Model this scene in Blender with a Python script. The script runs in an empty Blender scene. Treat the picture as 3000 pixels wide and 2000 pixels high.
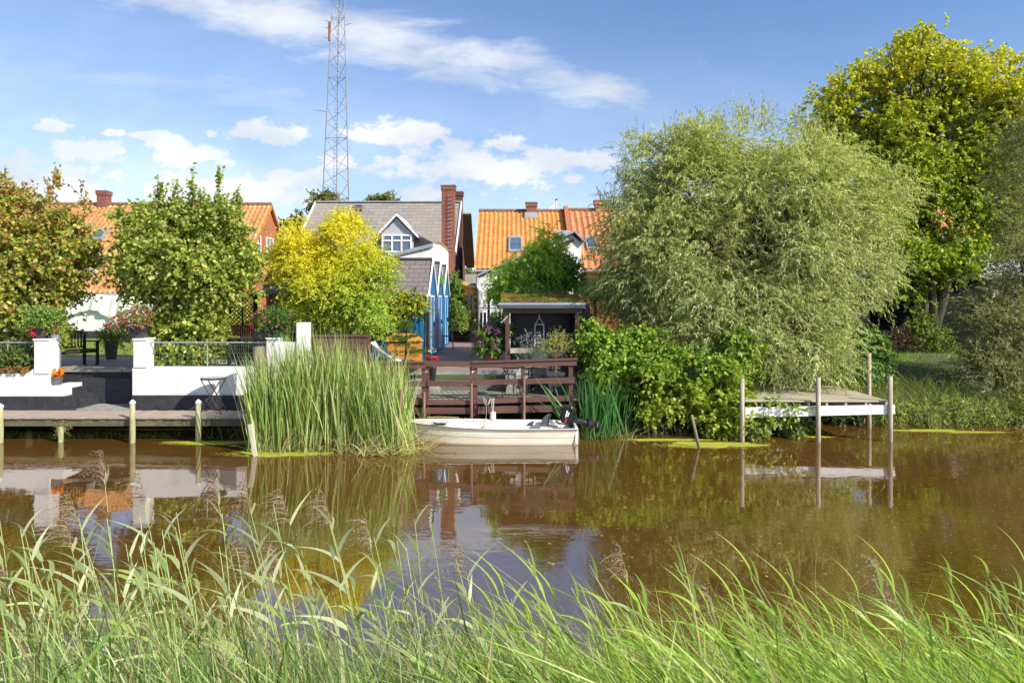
import bpy, bmesh, math, random
import numpy as np
from mathutils import Vector, Matrix
random.seed(7)
RG = np.random.default_rng(7)
S = bpy.context.scene
COL = S.collection
PI = math.pi

# ------------------------------------------------------------------ camera
CAMZ = 3.15
cd = bpy.data.cameras.new('camera'); cam = bpy.data.objects.new('camera', cd); COL.objects.link(cam)
cam.location = (0, 0, CAMZ); cam.rotation_euler = (PI/2, 0, 0)
cd.sensor_width = 36; cd.lens = 24.0; cd.shift_y = -130/3000
cd.clip_start = 0.1; cd.clip_end = 3000
S.camera = cam

# ------------------------------------------------------------------ light
SUN = Vector((0.82, -0.57, 0)).normalized(); EL = math.radians(34)
sd = Vector((SUN.x*math.cos(EL), SUN.y*math.cos(EL), math.sin(EL)))
ld = bpy.data.lights.new('sun', 'SUN'); lo = bpy.data.objects.new('sun', ld); COL.objects.link(lo)
ld.energy = 4.2; ld.angle = math.radians(0.5); ld.color = (1.0, 0.93, 0.82)
lo.rotation_euler = sd.to_track_quat('Z', 'Y').to_euler()
S.view_settings.view_transform = 'Standard'; S.view_settings.look = 'None'
S.view_settings.exposure = 0.82; S.view_settings.gamma = 1

# ------------------------------------------------------------------ sky
W = bpy.data.worlds.new('World'); S.world = W; W.use_nodes = True
nt = W.node_tree; N = nt.nodes; L = nt.links
for n in list(N): N.remove(n)
def nd(t, **k):
    n = N.new(t)
    for a, b in k.items(): setattr(n, a, b)
    return n
def setin(n, i, v):
    if hasattr(v, 'is_linked') or isinstance(v, bpy.types.NodeSocket): L.new(v, n.inputs[i])
    else: n.inputs[i].default_value = v
def mth(op, a, b=None, c=None, clamp=False):
    n = nd('ShaderNodeMath', operation=op, use_clamp=clamp); setin(n, 0, a)
    if b is not None: setin(n, 1, b)
    if c is not None: setin(n, 2, c)
    return n.outputs[0]
def sstep(v, lo_, hi_, o0=0.0, o1=1.0):
    n = nd('ShaderNodeMapRange', interpolation_type='SMOOTHSTEP'); setin(n, 0, v)
    n.inputs[1].default_value = lo_; n.inputs[2].default_value = hi_
    n.inputs[3].default_value = o0; n.inputs[4].default_value = o1
    return n.outputs[0]
sky = nd('ShaderNodeTexSky', sky_type='NISHITA'); sky.sun_disc = False
sky.sun_elevation = EL; sky.sun_rotation = math.atan2(SUN.x, SUN.y)
sky.air_density = 1.0; sky.dust_density = 0.5; sky.ozone_density = 3.5
tc = nd('ShaderNodeTexCoord'); sx = nd('ShaderNodeSeparateXYZ'); L.new(tc.outputs['Generated'], sx.inputs[0])
dy = mth('MAXIMUM', sx.outputs[1], 0.02)
U = mth('DIVIDE', sx.outputs[0], dy); V = mth('DIVIDE', sx.outputs[2], dy)
front = sstep(sx.outputs[1], 0.1, 0.3)
uv = nd('ShaderNodeCombineXYZ'); L.new(U, uv.inputs[0]); L.new(V, uv.inputs[1])
def noise(scale, detail=6, rough=0.55, sc=(1, 1, 1), rot=0, dist=0.0):
    mp = nd('ShaderNodeMapping'); L.new(uv.outputs[0], mp.inputs[0])
    mp.inputs['Scale'].default_value = sc; mp.inputs['Rotation'].default_value = (0, 0, rot)
    n = nd('ShaderNodeTexNoise'); L.new(mp.outputs[0], n.inputs['Vector'])
    n.inputs['Scale'].default_value = scale; n.inputs['Detail'].default_value = detail
    n.inputs['Roughness'].default_value = rough; n.inputs['Distortion'].default_value = dist
    return n.outputs[0]
def ang(px, py): return ((px-1500)/2000, (870-py)/2000)
# cumulus row above the roofs, as directions in the sky
blobs = [(120,535,210,62),(250,438,130,42),(50,480,90,40),(590,455,115,30),(500,425,60,22),(775,392,95,32),(1190,392,125,34),
         (1390,490,290,62),(1330,430,60,36),(1660,468,170,34),(870,520,105,34),(640,565,240,42),(905,580,120,30),(1225,568,85,34),
         (1680,516,42,18),(150,372,58,18),(320,390,40,12),(1480,430,70,26),(430,395,50,12),(620,390,20,12),(1000,470,60,25),(2100,600,300,60),(2750,560,200,80),(30,600,200,50)]
acc = None
for bx_, by_, rx_, ry_ in blobs:
    u0, v0 = ang(bx_, by_)
    a = mth('DIVIDE', mth('SUBTRACT', U, u0), rx_/2000); b = mth('SUBTRACT', V, v0)
    b = mth('DIVIDE', b, ry_/2000)
    d = mth('SQRT', mth('ADD', mth('MULTIPLY', a, a), mth('MULTIPLY', b, b)))
    m = mth('SUBTRACT', 1.5, d)
    acc = m if acc is None else mth('SMOOTH_MAX', acc, m, 0.25)
n1 = noise(17, 11, 0.64, (1, 1.6, 1)); n2 = noise(5, 4, 0.5, (1, 2, 1))
cum = mth('ADD', acc, mth('MULTIPLY', mth('SUBTRACT', n1, 0.5), 4.6))
cum = mth('ADD', cum, mth('MULTIPLY', mth('SUBTRACT', n2, 0.5), 1.6))
cum = mth('MULTIPLY', sstep(cum, 0.0, 0.9), 0.92)
# high cirrus band and a thin veil
def band(p0, p1, w0, w1, soft_end):
    (u0, v0), (u1, v1) = ang(*p0), ang(*p1)
    ln = math.hypot(u1-u0, v1-v0); tx, ty = (u1-u0)/ln, (v1-v0)/ln
    du = mth('SUBTRACT', U, u0); dv = mth('SUBTRACT', V, v0)
    t = mth('DIVIDE', mth('ADD', mth('MULTIPLY', du, tx), mth('MULTIPLY', dv, ty)), ln)
    c = mth('ADD', mth('MULTIPLY', du, -ty), mth('MULTIPLY', dv, tx))
    wd = mth('MULTIPLY_ADD', t, (w1-w0)/2000, w0/2000)
    c = mth('ABSOLUTE', mth('DIVIDE', c, mth('MAXIMUM', wd, 0.004)))
    e = mth('MULTIPLY', sstep(t, -0.15, 0.15), sstep(t, 1.0-soft_end, 1.05, 1.0, 0.0))
    return mth('MULTIPLY', sstep(c, 0.1, 1.6, 1.0, 0.0), e)
str1 = noise(7, 9, 0.62, (1, 3.2, 1), 0.22, 0.35)
b1 = band((700, 20), (2060, 335), 150, 45, 0.25)
b1 = mth('MULTIPLY', sstep(mth('ADD', b1, mth('MULTIPLY', mth('SUBTRACT', str1, 0.5), 2.3)), 0.2, 1.4), 0.8)
b0 = band((250, -60), (1500, 190), 70, 90, 0.3)
b0 = mth('MULTIPLY', sstep(mth('ADD', b0, mth('MULTIPLY', mth('SUBTRACT', str1, 0.5), 2.0)), 0.15, 1.2), 0.8)
str2 = noise(4, 7, 0.6, (1, 6, 1), 0.16, 0.3)
b2 = band((50, 205), (1250, 330), 30, 90, 0.5)
b2 = mth('MULTIPLY', sstep(mth('ADD', b2, mth('MULTIPLY', mth('SUBTRACT', str2, 0.5), 1.8)), 0.3, 1.4), 0.45)
veil = mth('MULTIPLY', mth('MULTIPLY', sstep(V, 0.45, 0.02), sstep(noise(2.0, 6, 0.6, (1, 2.5, 1), 0.1), 0.1, 0.75)), 0.6)
left = mth('MULTIPLY', sstep(U, 0.3, -0.9), 0.16)
msk = mth('MAXIMUM', mth('MAXIMUM', cum, mth('MAXIMUM', b1, b0)), mth('MAXIMUM', b2, mth('ADD', veil, left)))
msk = mth('MULTIPLY', msk, front, clamp=True)
back = mth('MULTIPLY', mth('SUBTRACT', 1.0, front), 0.15)
msk = mth('MAXIMUM', msk, back)
cc = nd('ShaderNodeMix', data_type='RGBA'); setin(cc, 0, sstep(n2, 0.35, 0.65))
cc.inputs[6].default_value = (4.3, 4.6, 5.1, 1); cc.inputs[7].default_value = (6.2, 6.3, 6.4, 1)
mx = nd('ShaderNodeMix', data_type='RGBA'); setin(mx, 0, msk)
tint = nd('ShaderNodeMix', data_type='RGBA', blend_type='MULTIPLY'); tint.inputs[0].default_value = 1
L.new(sky.outputs[0], tint.inputs[6]); tint.inputs[7].default_value = (.9, .97, 1.08, 1)
L.new(tint.outputs[2], mx.inputs[6]); L.new(cc.outputs[2], mx.inputs[7])
bg = nd('ShaderNodeBackground'); bg.inputs[1].default_value = 0.1; L.new(mx.outputs[2], bg.inputs[0])
wo = nd('ShaderNodeOutputWorld'); L.new(bg.outputs[0], wo.inputs[0])

# ------------------------------------------------------------------ helpers
def at(px, py, Y): return ((px-1500)/2000*Y, Y, CAMZ-(py-870)/2000*Y)
def wx(px, Y): return (px-1500)/2000*Y
def wz(py, Y): return CAMZ-(py-870)/2000*Y

def tag(o, label=None, cat=None, group=None, kind=None):
    if label: o['label'] = label
    if cat: o['category'] = cat
    if group: o['group'] = group
    if kind: o['kind'] = kind
    return o
def thing(name, loc, label, cat, group=None, rz=0):
    o = bpy.data.objects.new(name, None); COL.objects.link(o); o.location = loc; o.rotation_euler = (0, 0, rz)
    o.empty_display_size = 0.2
    return tag(o, label, cat, group)
def origin(p):
    v = Vector((0, 0, 0))
    while p is not None: v += p.location; p = p.parent
    return v
def copy_tree(o, parent=None):
    c = o.copy(); COL.objects.link(c); c.parent = parent
    for ch in list(o.children): copy_tree(ch, c)
    return c

MATS = {}
def mat(name, c1, c2=None, scale=4.0, rough=0.7, bump=0.0, bscale=None, metal=0.0, stretch=(1, 1, 1), spec=0.5, detail=6, coat=0):
    m = bpy.data.materials.new(name); m.use_nodes = True; t = m.node_tree; b = t.nodes['Principled BSDF']
    b.inputs['Roughness'].default_value = rough; b.inputs['Metallic'].default_value = metal
    b.inputs['Specular IOR Level'].default_value = spec; b.inputs['Coat Weight'].default_value = coat
    tcn = t.nodes.new('ShaderNodeTexCoord'); mp = t.nodes.new('ShaderNodeMapping'); mp.inputs['Scale'].default_value = stretch
    t.links.new(tcn.outputs['Object'], mp.inputs[0])
    c2 = c2 or tuple(x*0.75 for x in c1)
    nz = t.nodes.new('ShaderNodeTexNoise'); nz.inputs['Scale'].default_value = scale; nz.inputs['Detail'].default_value = detail
    nz.inputs['Roughness'].default_value = 0.6
    t.links.new(mp.outputs[0], nz.inputs['Vector'])
    r = t.nodes.new('ShaderNodeValToRGB'); r.color_ramp.elements[0].position = 0.33; r.color_ramp.elements[1].position = 0.67
    r.color_ramp.elements[0].color = (*c2, 1); r.color_ramp.elements[1].color = (*c1, 1)
    t.links.new(nz.outputs[0], r.inputs[0]); t.links.new(r.outputs[0], b.inputs['Base Color'])
    if bump:
        n2 = t.nodes.new('ShaderNodeTexNoise'); n2.inputs['Scale'].default_value = bscale or scale*4; n2.inputs['Detail'].default_value = 5
        t.links.new(mp.outputs[0], n2.inputs['Vector'])
        bp = t.nodes.new('ShaderNodeBump'); bp.inputs['Strength'].default_value = bump; bp.inputs['Distance'].default_value = 0.02
        t.links.new(n2.outputs[0], bp.inputs['Height']); t.links.new(bp.outputs[0], b.inputs['Normal'])
    MATS[name] = m
    return m
def brickmat(name, c1, c2, mortar, bw=0.23, bh=0.075, ms=0.01, rough=0.85, off=0.5, bias=0.0, dirt=None, dscale=0.5, bump=0.4):
    m = bpy.data.materials.new(name); m.use_nodes = True; t = m.node_tree; b = t.nodes['Principled BSDF']
    b.inputs['Roughness'].default_value = rough; b.inputs['Specular IOR Level'].default_value = 0.3
    u = t.nodes.new('ShaderNodeUVMap'); u.uv_map = 'UVMap'
    br = t.nodes.new('ShaderNodeTexBrick'); br.inputs['Scale'].default_value = 1; br.offset = off
    br.inputs['Color1'].default_value = (*c1, 1); br.inputs['Color2'].default_value = (*c2, 1); br.inputs['Mortar'].default_value = (*mortar, 1)
    br.inputs['Brick Width'].default_value = bw; br.inputs['Row Height'].default_value = bh; br.inputs['Mortar Size'].default_value = ms
    br.inputs['Bias'].default_value = bias
    t.links.new(u.outputs[0], br.inputs['Vector'])
    nz = t.nodes.new('ShaderNodeTexNoise'); nz.inputs['Scale'].default_value = dscale; nz.inputs['Detail'].default_value = 8; nz.inputs['Roughness'].default_value = 0.65
    t.links.new(u.outputs[0], nz.inputs['Vector'])
    r = t.nodes.new('ShaderNodeMapRange'); r.inputs[1].default_value = 0.4; r.inputs[2].default_value = 0.7; r.inputs[4].default_value = 0.6
    t.links.new(nz.outputs[0], r.inputs[0])
    mxn = t.nodes.new('ShaderNodeMix'); mxn.data_type = 'RGBA'
    mxn.inputs[7].default_value = (*(dirt or tuple(x*0.6 for x in c1)), 1)
    t.links.new(r.outputs[0], mxn.inputs[0]); t.links.new(br.outputs['Color'], mxn.inputs[6]); t.links.new(mxn.outputs[2], b.inputs['Base Color'])
    bp = t.nodes.new('ShaderNodeBump'); bp.inputs['Strength'].default_value = bump; bp.inputs['Distance'].default_value = 0.02; bp.invert = True
    t.links.new(br.outputs['Fac'], bp.inputs['Height']); t.links.new(bp.outputs[0], b.inputs['Normal'])
    MATS[name] = m
    return m
def leafmat(name, trans=0.4, rough=0.45, spec=0.4):
    m = bpy.data.materials.new(name); m.use_nodes = True; t = m.node_tree; b = t.nodes['Principled BSDF']
    b.inputs['Roughness'].default_value = rough; b.inputs['Specular IOR Level'].default_value = spec
    a = t.nodes.new('ShaderNodeAttribute'); a.attribute_name = 'Col'
    t.links.new(a.outputs['Color'], b.inputs['Base Color'])
    tr = t.nodes.new('ShaderNodeBsdfTranslucent'); g = t.nodes.new('ShaderNodeMix'); g.data_type = 'RGBA'; g.blend_type = 'MULTIPLY'
    g.inputs[0].default_value = 1; g.inputs[7].default_value = (1.5, 1.45, 0.7, 1)
    t.links.new(a.outputs['Color'], g.inputs[6]); t.links.new(g.outputs[2], tr.inputs[0])
    mxs = t.nodes.new('ShaderNodeMixShader'); mxs.inputs[0].default_value = trans
    out = t.nodes['Material Output']
    t.links.new(b.outputs[0], mxs.inputs[1]); t.links.new(tr.outputs[0], mxs.inputs[2]); t.links.new(mxs.outputs[0], out.inputs[0])
    MATS[name] = m
    return m

def fastmesh(name, verts, faces, m, parent=None, cols=None, smooth=False, local=False):
    """faces: (n,k) int array, all faces with k corners"""
    verts = np.asarray(verts, dtype=np.float32); faces = np.asarray(faces, dtype=np.int32)
    if not local:
        o = origin(parent); verts = verts - np.array([o.x, o.y, o.z], dtype=np.float32)
    me = bpy.data.meshes.new(name); n, k = faces.shape
    me.vertices.add(len(verts)); me.vertices.foreach_set('co', verts.ravel())
    me.loops.add(n*k); me.loops.foreach_set('vertex_index', faces.ravel())
    me.polygons.add(n); me.polygons.foreach_set('loop_start', np.arange(0, n*k, k, dtype=np.int32))
    me.polygons.foreach_set('loop_total', np.full(n, k, dtype=np.int32))
    if smooth: me.polygons.foreach_set('use_smooth', np.ones(n, dtype=bool))
    if cols is not None:
        a = me.color_attributes.new('Col', 'FLOAT_COLOR', 'POINT')
        c = np.ones((len(verts), 4), dtype=np.float32); c[:, :3] = cols
        a.data.foreach_set('color', c.ravel())
    me.materials.append(m); me.update(calc_edges=True)
    ob = bpy.data.objects.new(name, me); COL.objects.link(ob)
    if parent: ob.parent = parent
    return ob

class MB:
    def __init__(s): s.v = []; s.f = []
    def add(s, vs, fs):
        k = len(s.v); s.v += [tuple(v) for v in vs]; s.f += [tuple(i+k for i in f) for f in fs]; return s
    def box(s, x0, y0, z0, x1, y1, z1):
        return s.add([(x0,y0,z0),(x1,y0,z0),(x1,y1,z0),(x0,y1,z0),(x0,y0,z1),(x1,y0,z1),(x1,y1,z1),(x0,y1,z1)],
                     [(0,3,2,1),(4,5,6,7),(0,1,5,4),(1,2,6,5),(2,3,7,6),(3,0,4,7)])
    def bar(s, p0, p1, w, h, up=(0, 0, 1)):
        p0 = Vector(p0); p1 = Vector(p1); d = (p1-p0).normalized(); u = Vector(up)
        if abs(d.dot(u)) > 0.98: u = Vector((0, 1, 0))
        a = d.cross(u).normalized()*w/2; b = a.cross(d).normalized()*h/2
        vs = [p0-a-b, p0+a-b, p0+a+b, p0-a+b, p1-a-b, p1+a-b, p1+a+b, p1-a+b]
        return s.add(vs, [(0,1,2,3),(4,7,6,5),(0,4,5,1),(1,5,6,2),(2,6,7,3),(3,7,4,0)])
    def tube(s, pts, rad, n=8, cap=True):
        pts = [Vector(p) for p in pts]
        if not hasattr(rad, '__len__'): rad = [rad]*len(pts)
        ring = []; k0 = len(s.v); ref = None
        for i, p in enumerate(pts):
            d = (pts[min(i+1, len(pts)-1)]-pts[max(i-1, 0)]).normalized()
            if ref is None: ref = Vector((0, 0, 1)) if abs(d.z) < 0.9 else Vector((1, 0, 0))
            a = d.cross(ref).normalized(); b = a.cross(d); ref = b if i else b
            for j in range(n):
                t = 2*PI*j/n; s.v.append(tuple(p+(a*math.cos(t)+b*math.sin(t))*rad[i]))
        for i in range(len(pts)-1):
            for j in range(n):
                a0 = k0+i*n+j; a1 = k0+i*n+(j+1) % n
                s.f.append((a0, a1, a1+n, a0+n))
        if cap:
            s.f.append(tuple(k0+j for j in range(n))[::-1]); s.f.append(tuple(k0+(len(pts)-1)*n+j for j in range(n)))
        return s
    def lathe(s, c, prof, n=20):
        k0 = len(s.v)
        for r, z in prof:
            for j in range(n):
                t = 2*PI*j/n; s.v.append((c[0]+r*math.cos(t), c[1]+r*math.sin(t), c[2]+z))
        for i in range(len(prof)-1):
            for j in range(n):
                a0 = k0+i*n+j; a1 = k0+i*n+(j+1) % n
                s.f.append((a0, a1, a1+n, a0+n))
        s.f.append(tuple(k0+j for j in range(n))[::-1]); s.f.append(tuple(k0+(len(prof)-1)*n+j for j in range(n)))
        return s
    def prism(s, poly, vec):
        n = len(poly); vec = Vector(vec); P0 = [Vector(p) for p in poly]; k = len(s.v)
        s.v += [tuple(p) for p in P0]+[tuple(p+vec) for p in P0]
        s.f.append(tuple(k+i for i in range(n))[::-1]); s.f.append(tuple(k+n+i for i in range(n)))
        for i in range(n): s.f.append((k+i, k+(i+1) % n, k+n+(i+1) % n, k+n+i))
        return s
    def build(s, name, m, parent=None, smooth=False, local=False, bevel=0):
        o = Vector((0, 0, 0)) if local else origin(parent)
        me = bpy.data.meshes.new(name)
        me.from_pydata([(v[0]-o.x, v[1]-o.y, v[2]-o.z) for v in s.v], [], s.f)
        bm = bmesh.new(); bm.from_mesh(me); bmesh.ops.recalc_face_normals(bm, faces=bm.faces)
        uvl = bm.loops.layers.uv.new('UVMap')
        for f in bm.faces:
            nn = f.normal; ax = max(range(3), key=lambda i: abs(nn[i]))
            f.smooth = smooth
            for lp in f.loops:
                c = lp.vert.co+o
                lp[uvl].uv = (c.y, c.z) if ax == 0 else ((c.x, c.z) if ax == 1 else (c.x, c.y))
        bm.to_mesh(me); bm.free(); me.materials.append(m)
        ob = bpy.data.objects.new(name, me); COL.objects.link(ob)
        if parent: ob.parent = parent
        if bevel:
            b = ob.modifiers.new('bevel', 'BEVEL'); b.width = bevel; b.segments = 2; b.limit_method = 'ANGLE'
        return ob

def nrm(a): return a/np.maximum(np.linalg.norm(a, axis=-1, keepdims=True), 1e-9)
def leaves_mesh(P, D, Nn, length, width, col, name, m, parent, rnd=False, local=False):
    """P base points, D directions, Nn normals; one leaf each"""
    D = nrm(D); Wv = nrm(np.cross(Nn, D)); Nn = nrm(np.cross(D, Wv)); n = len(P)
    l = length[:, None]; w = width[:, None]
    if rnd:
        vs = np.stack([P, P+D*l*.3+Wv*w*.5, P+D*l*.7+Wv*w*.42, P+D*l-Nn*l*.12, P+D*l*.7-Wv*w*.42, P+D*l*.3-Wv*w*.5], 1); k = 6
    else:
        vs = np.stack([P, P+D*l*.42+Wv*w*.5, P+D*l-Nn*l*.15, P+D*l*.42-Wv*w*.5], 1); k = 4
    F = np.arange(n*k).reshape(n, k)
    return fastmesh(name, vs.reshape(-1, 3), F, m, parent, np.repeat(col, k, 0), local=local)
def pick(pal, n, rng, jit=0.25, wts=None):
    pal = np.array(pal, dtype=float); w = None if wts is None else np.array(wts, dtype=float)/sum(wts)
    c = pal[rng.choice(len(pal), n, p=w)]
    return c*(1+rng.uniform(-jit, jit, (n, 1)))
def crown(name, ell, ntw, per, twl, ll, lw, m, parent, pal, wts=None, up=0.3, droop=0.3, out=1.0, rr=0.6, shell=0.45, rnd=False, seed=1, colf=None, spread=0.7, gaps=0.0, lz=0.35, twigm=None, twigevery=3, nc=0, csz=.3, shr=.84):
    """leafy twigs through a set of ellipsoids (cx,cy,cz,rx,ry,rz[,weight])"""
    rng = np.random.default_rng(seed)
    E = np.array([e[:6] for e in ell], dtype=float); wt = np.array([e[6] if len(e) > 6 else (e[3]*e[4]*e[5])**0.7 for e in ell]); wt /= wt.sum()
    k = rng.choice(len(E), ntw, p=wt)
    dirs = nrm(rng.normal(size=(ntw, 3))); r = rng.uniform(0, 1, ntw)**shell
    P0 = E[k, :3]+dirs*E[k, 3:]*r[:, None]
    # clumping: pull twigs together round a smaller number of limbs' ends
    if nc:
        kc = rng.choice(len(E), nc, p=wt); dc = nrm(rng.normal(size=(nc, 3))); dc[:, 2] += .12; rc = rng.uniform(.25, 1, nc)**.5*shr
        cen = E[kc, :3]+dc*E[kc, 3:]*rc[:, None]; cs = csz*rng.uniform(.6, 1.35, nc); wj = cs**2/np.sum(cs**2)
        j = rng.choice(nc, ntw, p=wj); lo_ = nrm(rng.normal(size=(ntw, 3)))*(rng.uniform(0, 1, ntw)**.5)[:, None]
        lo_[:, 2] *= .75; P0 = cen[j]+lo_*cs[j][:, None]*1.5; dirs = nrm(nrm(dc[j])*.75+lo_*.7); gaps = 0
        ring = rng.uniform(size=ntw) < .12; P0[ring] = (E[k, :3]+nrm(rng.normal(size=(ntw, 3)))*E[k, 3:]*shr)[ring]
    if gaps > 0:
        n_c = max(8, ntw//14); cen = P0[rng.choice(ntw, n_c)]
        j = rng.integers(0, n_c, ntw); P0 = P0*(1-gaps)+cen[j]*gaps+rng.normal(size=(ntw, 3))*twl*0.45*gaps
    O = dirs if nc else nrm(dirs/E[k, 3:]*E[k, 3:].mean(1, keepdims=True))
    T = nrm(O*out+np.array([0, 0, up])+rng.normal(size=(ntw, 3))*rr)
    tl = twl*rng.uniform(.5, 1.25, ntw)
    idx = np.repeat(np.arange(ntw), per); n = len(idx)
    s = (np.tile(np.arange(per), ntw)+rng.uniform(0, 1, n))/per
    t_ = tl[idx][:, None]; S_ = s[:, None]
    P = P0[idx]+T[idx]*t_*S_+np.array([0, 0, -1.0])*t_*droop*S_**2
    tan = nrm(T[idx]+np.array([0, 0, -2.0])*droop*S_)
    D = nrm(tan*(1-spread)+nrm(rng.normal(size=(n, 3)))*spread+np.array([0, 0, -droop*.5]))
    Nn = nrm(O[idx]*.45+np.array([0, 0, lz])+rng.normal(size=(n, 3))*.6)
    c = pick(pal, n, rng, wts=wts)
    ct = 1+rng.uniform(-.28, .24, (ntw, 1)); c = c*ct[idx]
    if colf is not None: c = colf(P, c, rng)
    ls = ll*rng.uniform(.6, 1.25, n)
    ob = leaves_mesh(P, D, Nn, ls, ls*lw, np.clip(c*1.2, 0.002, 0.8), name, m, parent, rnd)
    if twigm is not None:
        mb = MB()
        for i in range(0, ntw, twigevery):
            a = P0[i]; b = a+T[i]*tl[i]*.5-np.array([0, 0, 1])*tl[i]*droop*.25; c_ = a+T[i]*tl[i]-np.array([0, 0, 1])*tl[i]*droop
            mb.tube([a, b, c_], [.006, .004, .002], 3, False)
        mb.build('twigs', twigm, parent)['kind'] = 'stuff'
    return ob, P0
def limbs(name, base, forks, tips, m, parent, r0=0.15, seed=3, r1=0.012, nseg=5, n=7):
    rng = random.Random(seed); mb = MB(); base = Vector(base)
    fk = []
    for f in forks:
        f = Vector(f); mid = base.lerp(f, .5)+Vector((rng.uniform(-.08, .08), rng.uniform(-.08, .08), 0))*(f-base).length*.5
        rb = r0/(len(forks)**.4); mb.tube([base+Vector((rng.uniform(-1, 1), rng.uniform(-1, 1), 0))*r0*.4, mid, f], [rb*1.25, rb*.9, rb*.6], n); fk.append((f, rb*.55))
    for t in tips:
        t = Vector(t); f, rb = min(fk, key=lambda q: (q[0]-t).length); pts = []; rad = []
        for i in range(nseg+1):
            s = i/nseg; p = f.lerp(t, s)+Vector((rng.uniform(-1, 1), rng.uniform(-1, 1), rng.uniform(-.3, 1)))*(t-f).length*.06*(1 if 0 < i < nseg else 0)
            p.z += math.sin(s*PI)*(t-f).length*.08
            pts.append(p); rad.append(max(r1, rb*(1-s)**1.3*.7+r1))
        mb.tube(pts, rad, 5, False)
    return mb.build(name, m, parent, smooth=True)
def blades(base, D0, B, length, width, col, name, m, parent=None, nseg=5, face=None, rng=RG, fold=0.0, local=False, taper=1.6, wbase=0.7):
    n = len(base); D0 = nrm(D0)
    if face is None:
        face = nrm(rng.normal(size=(n, 3))*np.array([1, 1, .2]))
    Sd = nrm(np.cross(D0, face)); vs = []; cs = []
    for i in range(nseg+1):
        s = i/nseg; p = base+length[:, None]*(D0*s+B*s*s)
        w = width*(wbase+(1-wbase)*min(1, s*4))*max(0.02, (1-s**taper))
        vs.append(p-Sd*w[:, None]*.5); vs.append(p+Sd*w[:, None]*.5)
    V_ = np.stack(vs, 1); k = 2*(nseg+1)
    F = []
    for i in range(nseg): F.append([2*i, 2*i+1, 2*i+3, 2*i+2])
    F = (np.array(F)[None]+(np.arange(n)*k)[:, None, None]).reshape(-1, 4)
    return fastmesh(name, V_.reshape(-1, 3), F, m, parent, np.repeat(col, k, 0), smooth=False, local=local)

# ------------------------------------------------------------------ materials
LEAF = leafmat('leaf', .42, .5); GLOSSY = leafmat('leaf_glossy', 0.38, 0.5, 0.5); BLADE = leafmat('blade', 0.45, 0.4, 0.4)
white = mat('white_render', (.72, .715, .70), (.70, .69, .66), 1.2, .85, .25, 30)
_r=[n_ for n_ in white.node_tree.nodes if n_.type=='VALTORGB'][0]; _r.color_ramp.elements[0].position=.2; _r.color_ramp.elements[0].color=(.5,.48,.4,1); _r.color_ramp.elements[1].position=.48
whitep = mat('white_paint', (.8, .8, .79), (.68, .67, .64), 6, .55, .1)
black = mat('black_tar', (.035, .037, .045), (.018, .019, .024), 6, .7, .9, 22)
darkw = mat('dark_wood', (.035, .022, .016), (.018, .012, .01), 5, .7, .3, stretch=(1, 1, .2))
brownw = mat('brown_stain', (.14, .062, .045), (.085, .04, .03), 3.5, .55, .4, 30, stretch=(.25, 1, 1))
brownv = mat('brown_stain_post', (.13, .058, .04), (.075, .036, .028), 3.5, .55, .4, 30, stretch=(1, 1, .2))
greyw = mat('weathered_deck', (.27, .25, .19), (.17, .165, .12), 3, .8, .5, 25, stretch=(1, .25, 1))
palew = mat('pale_wood', (.5, .44, .35), (.34, .29, .22), 3, .8, .5, 20, stretch=(1, 1, .2))
palep = mat('pale_planks', (.46, .41, .31), (.33, .29, .2), 2.5, .8, .5, 20, stretch=(.2, 3, 1))
pinkp = mat('walkway_planks', (.42, .34, .27), (.30, .235, .19), 3, .8, .4, 20, stretch=(3, .3, 1))
bark = mat('bark', (.13, .105, .075), (.055, .045, .03), 6, .9, .8, 25, stretch=(1, 1, .25))
barkp = mat('bark_pale', (.25, .21, .14), (.12, .1, .06), 8, .9, .6, 30, stretch=(1, 1, .3))
metal = mat('grey_metal', (.34, .35, .36), (.24, .25, .26), 6, .4, 0, metal=.7)
blackm = mat('black_metal', (.02, .02, .022), (.012, .012, .014), 8, .35)
rust = mat('rusty_steel', (.26, .14, .1), (.15, .075, .05), 9, .7, .4, stretch=(1, 1, .3))
glass = mat('window_glass', (.10, .15, .21), (.05, .08, .12), 1.0, .06, spec=.9)
zinc = mat('zinc', (.42, .44, .47), (.3, .32, .35), 3, .45, .1, metal=.3)
felt = mat('roof_felt', (.13, .12, .12), (.09, .085, .09), 4, .9, .4, 120)
concrete = mat('concrete', (.34, .34, .33), (.22, .22, .21), 3, .9, .4, 30)
soil = mat('soil', (.05, .04, .025), (.02, .016, .01), 3, 1, .5)
blue = mat('blue_paint', (.008, .165, .38), (.006, .10, .25), 3, .5, .3, 20, stretch=(4, 4, .35))
ochre = mat('ochre_paint', (.55, .25, .03), (.38, .16, .02), 4, .6)
terra = mat('pot_brown', (.19, .08, .05), (.11, .05, .035), 5, .35, .1)
potdark = mat('pot_dark', (.025, .025, .03), (.012, .012, .016), 6, .22, coat=.5)
potgrey = mat('pot_grey', (.12, .115, .12), (.06, .06, .065), 5, .4)
stone = mat('stone_sculpture', (.2, .22, .24), (.12, .13, .14), 7, .8, .4)
lead = mat('lead', (.4, .41, .44), (.3, .31, .34), 3, .6)
cream = mat('cream_gelcoat', (.80, .76, .64), (.68, .61, .46), 2.5, .3, .05, stretch=(.4, 1, 3), coat=.3)
creamlow = mat('stained_gelcoat', (.70, .58, .38), (.50, .37, .2), 4, .4, .05, stretch=(.4, 1, 2))
whiteg = mat('white_gelcoat', (.82, .81, .78), (.7, .68, .63), 3, .3, coat=.2)
rope = mat('rope', (.55, .52, .45), None, 20, .9)
cloth = mat('white_cloth', (.82, .79, .74), (.74, .7, .64), 2, .9, .3, 8, stretch=(3, 1, .5))
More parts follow.
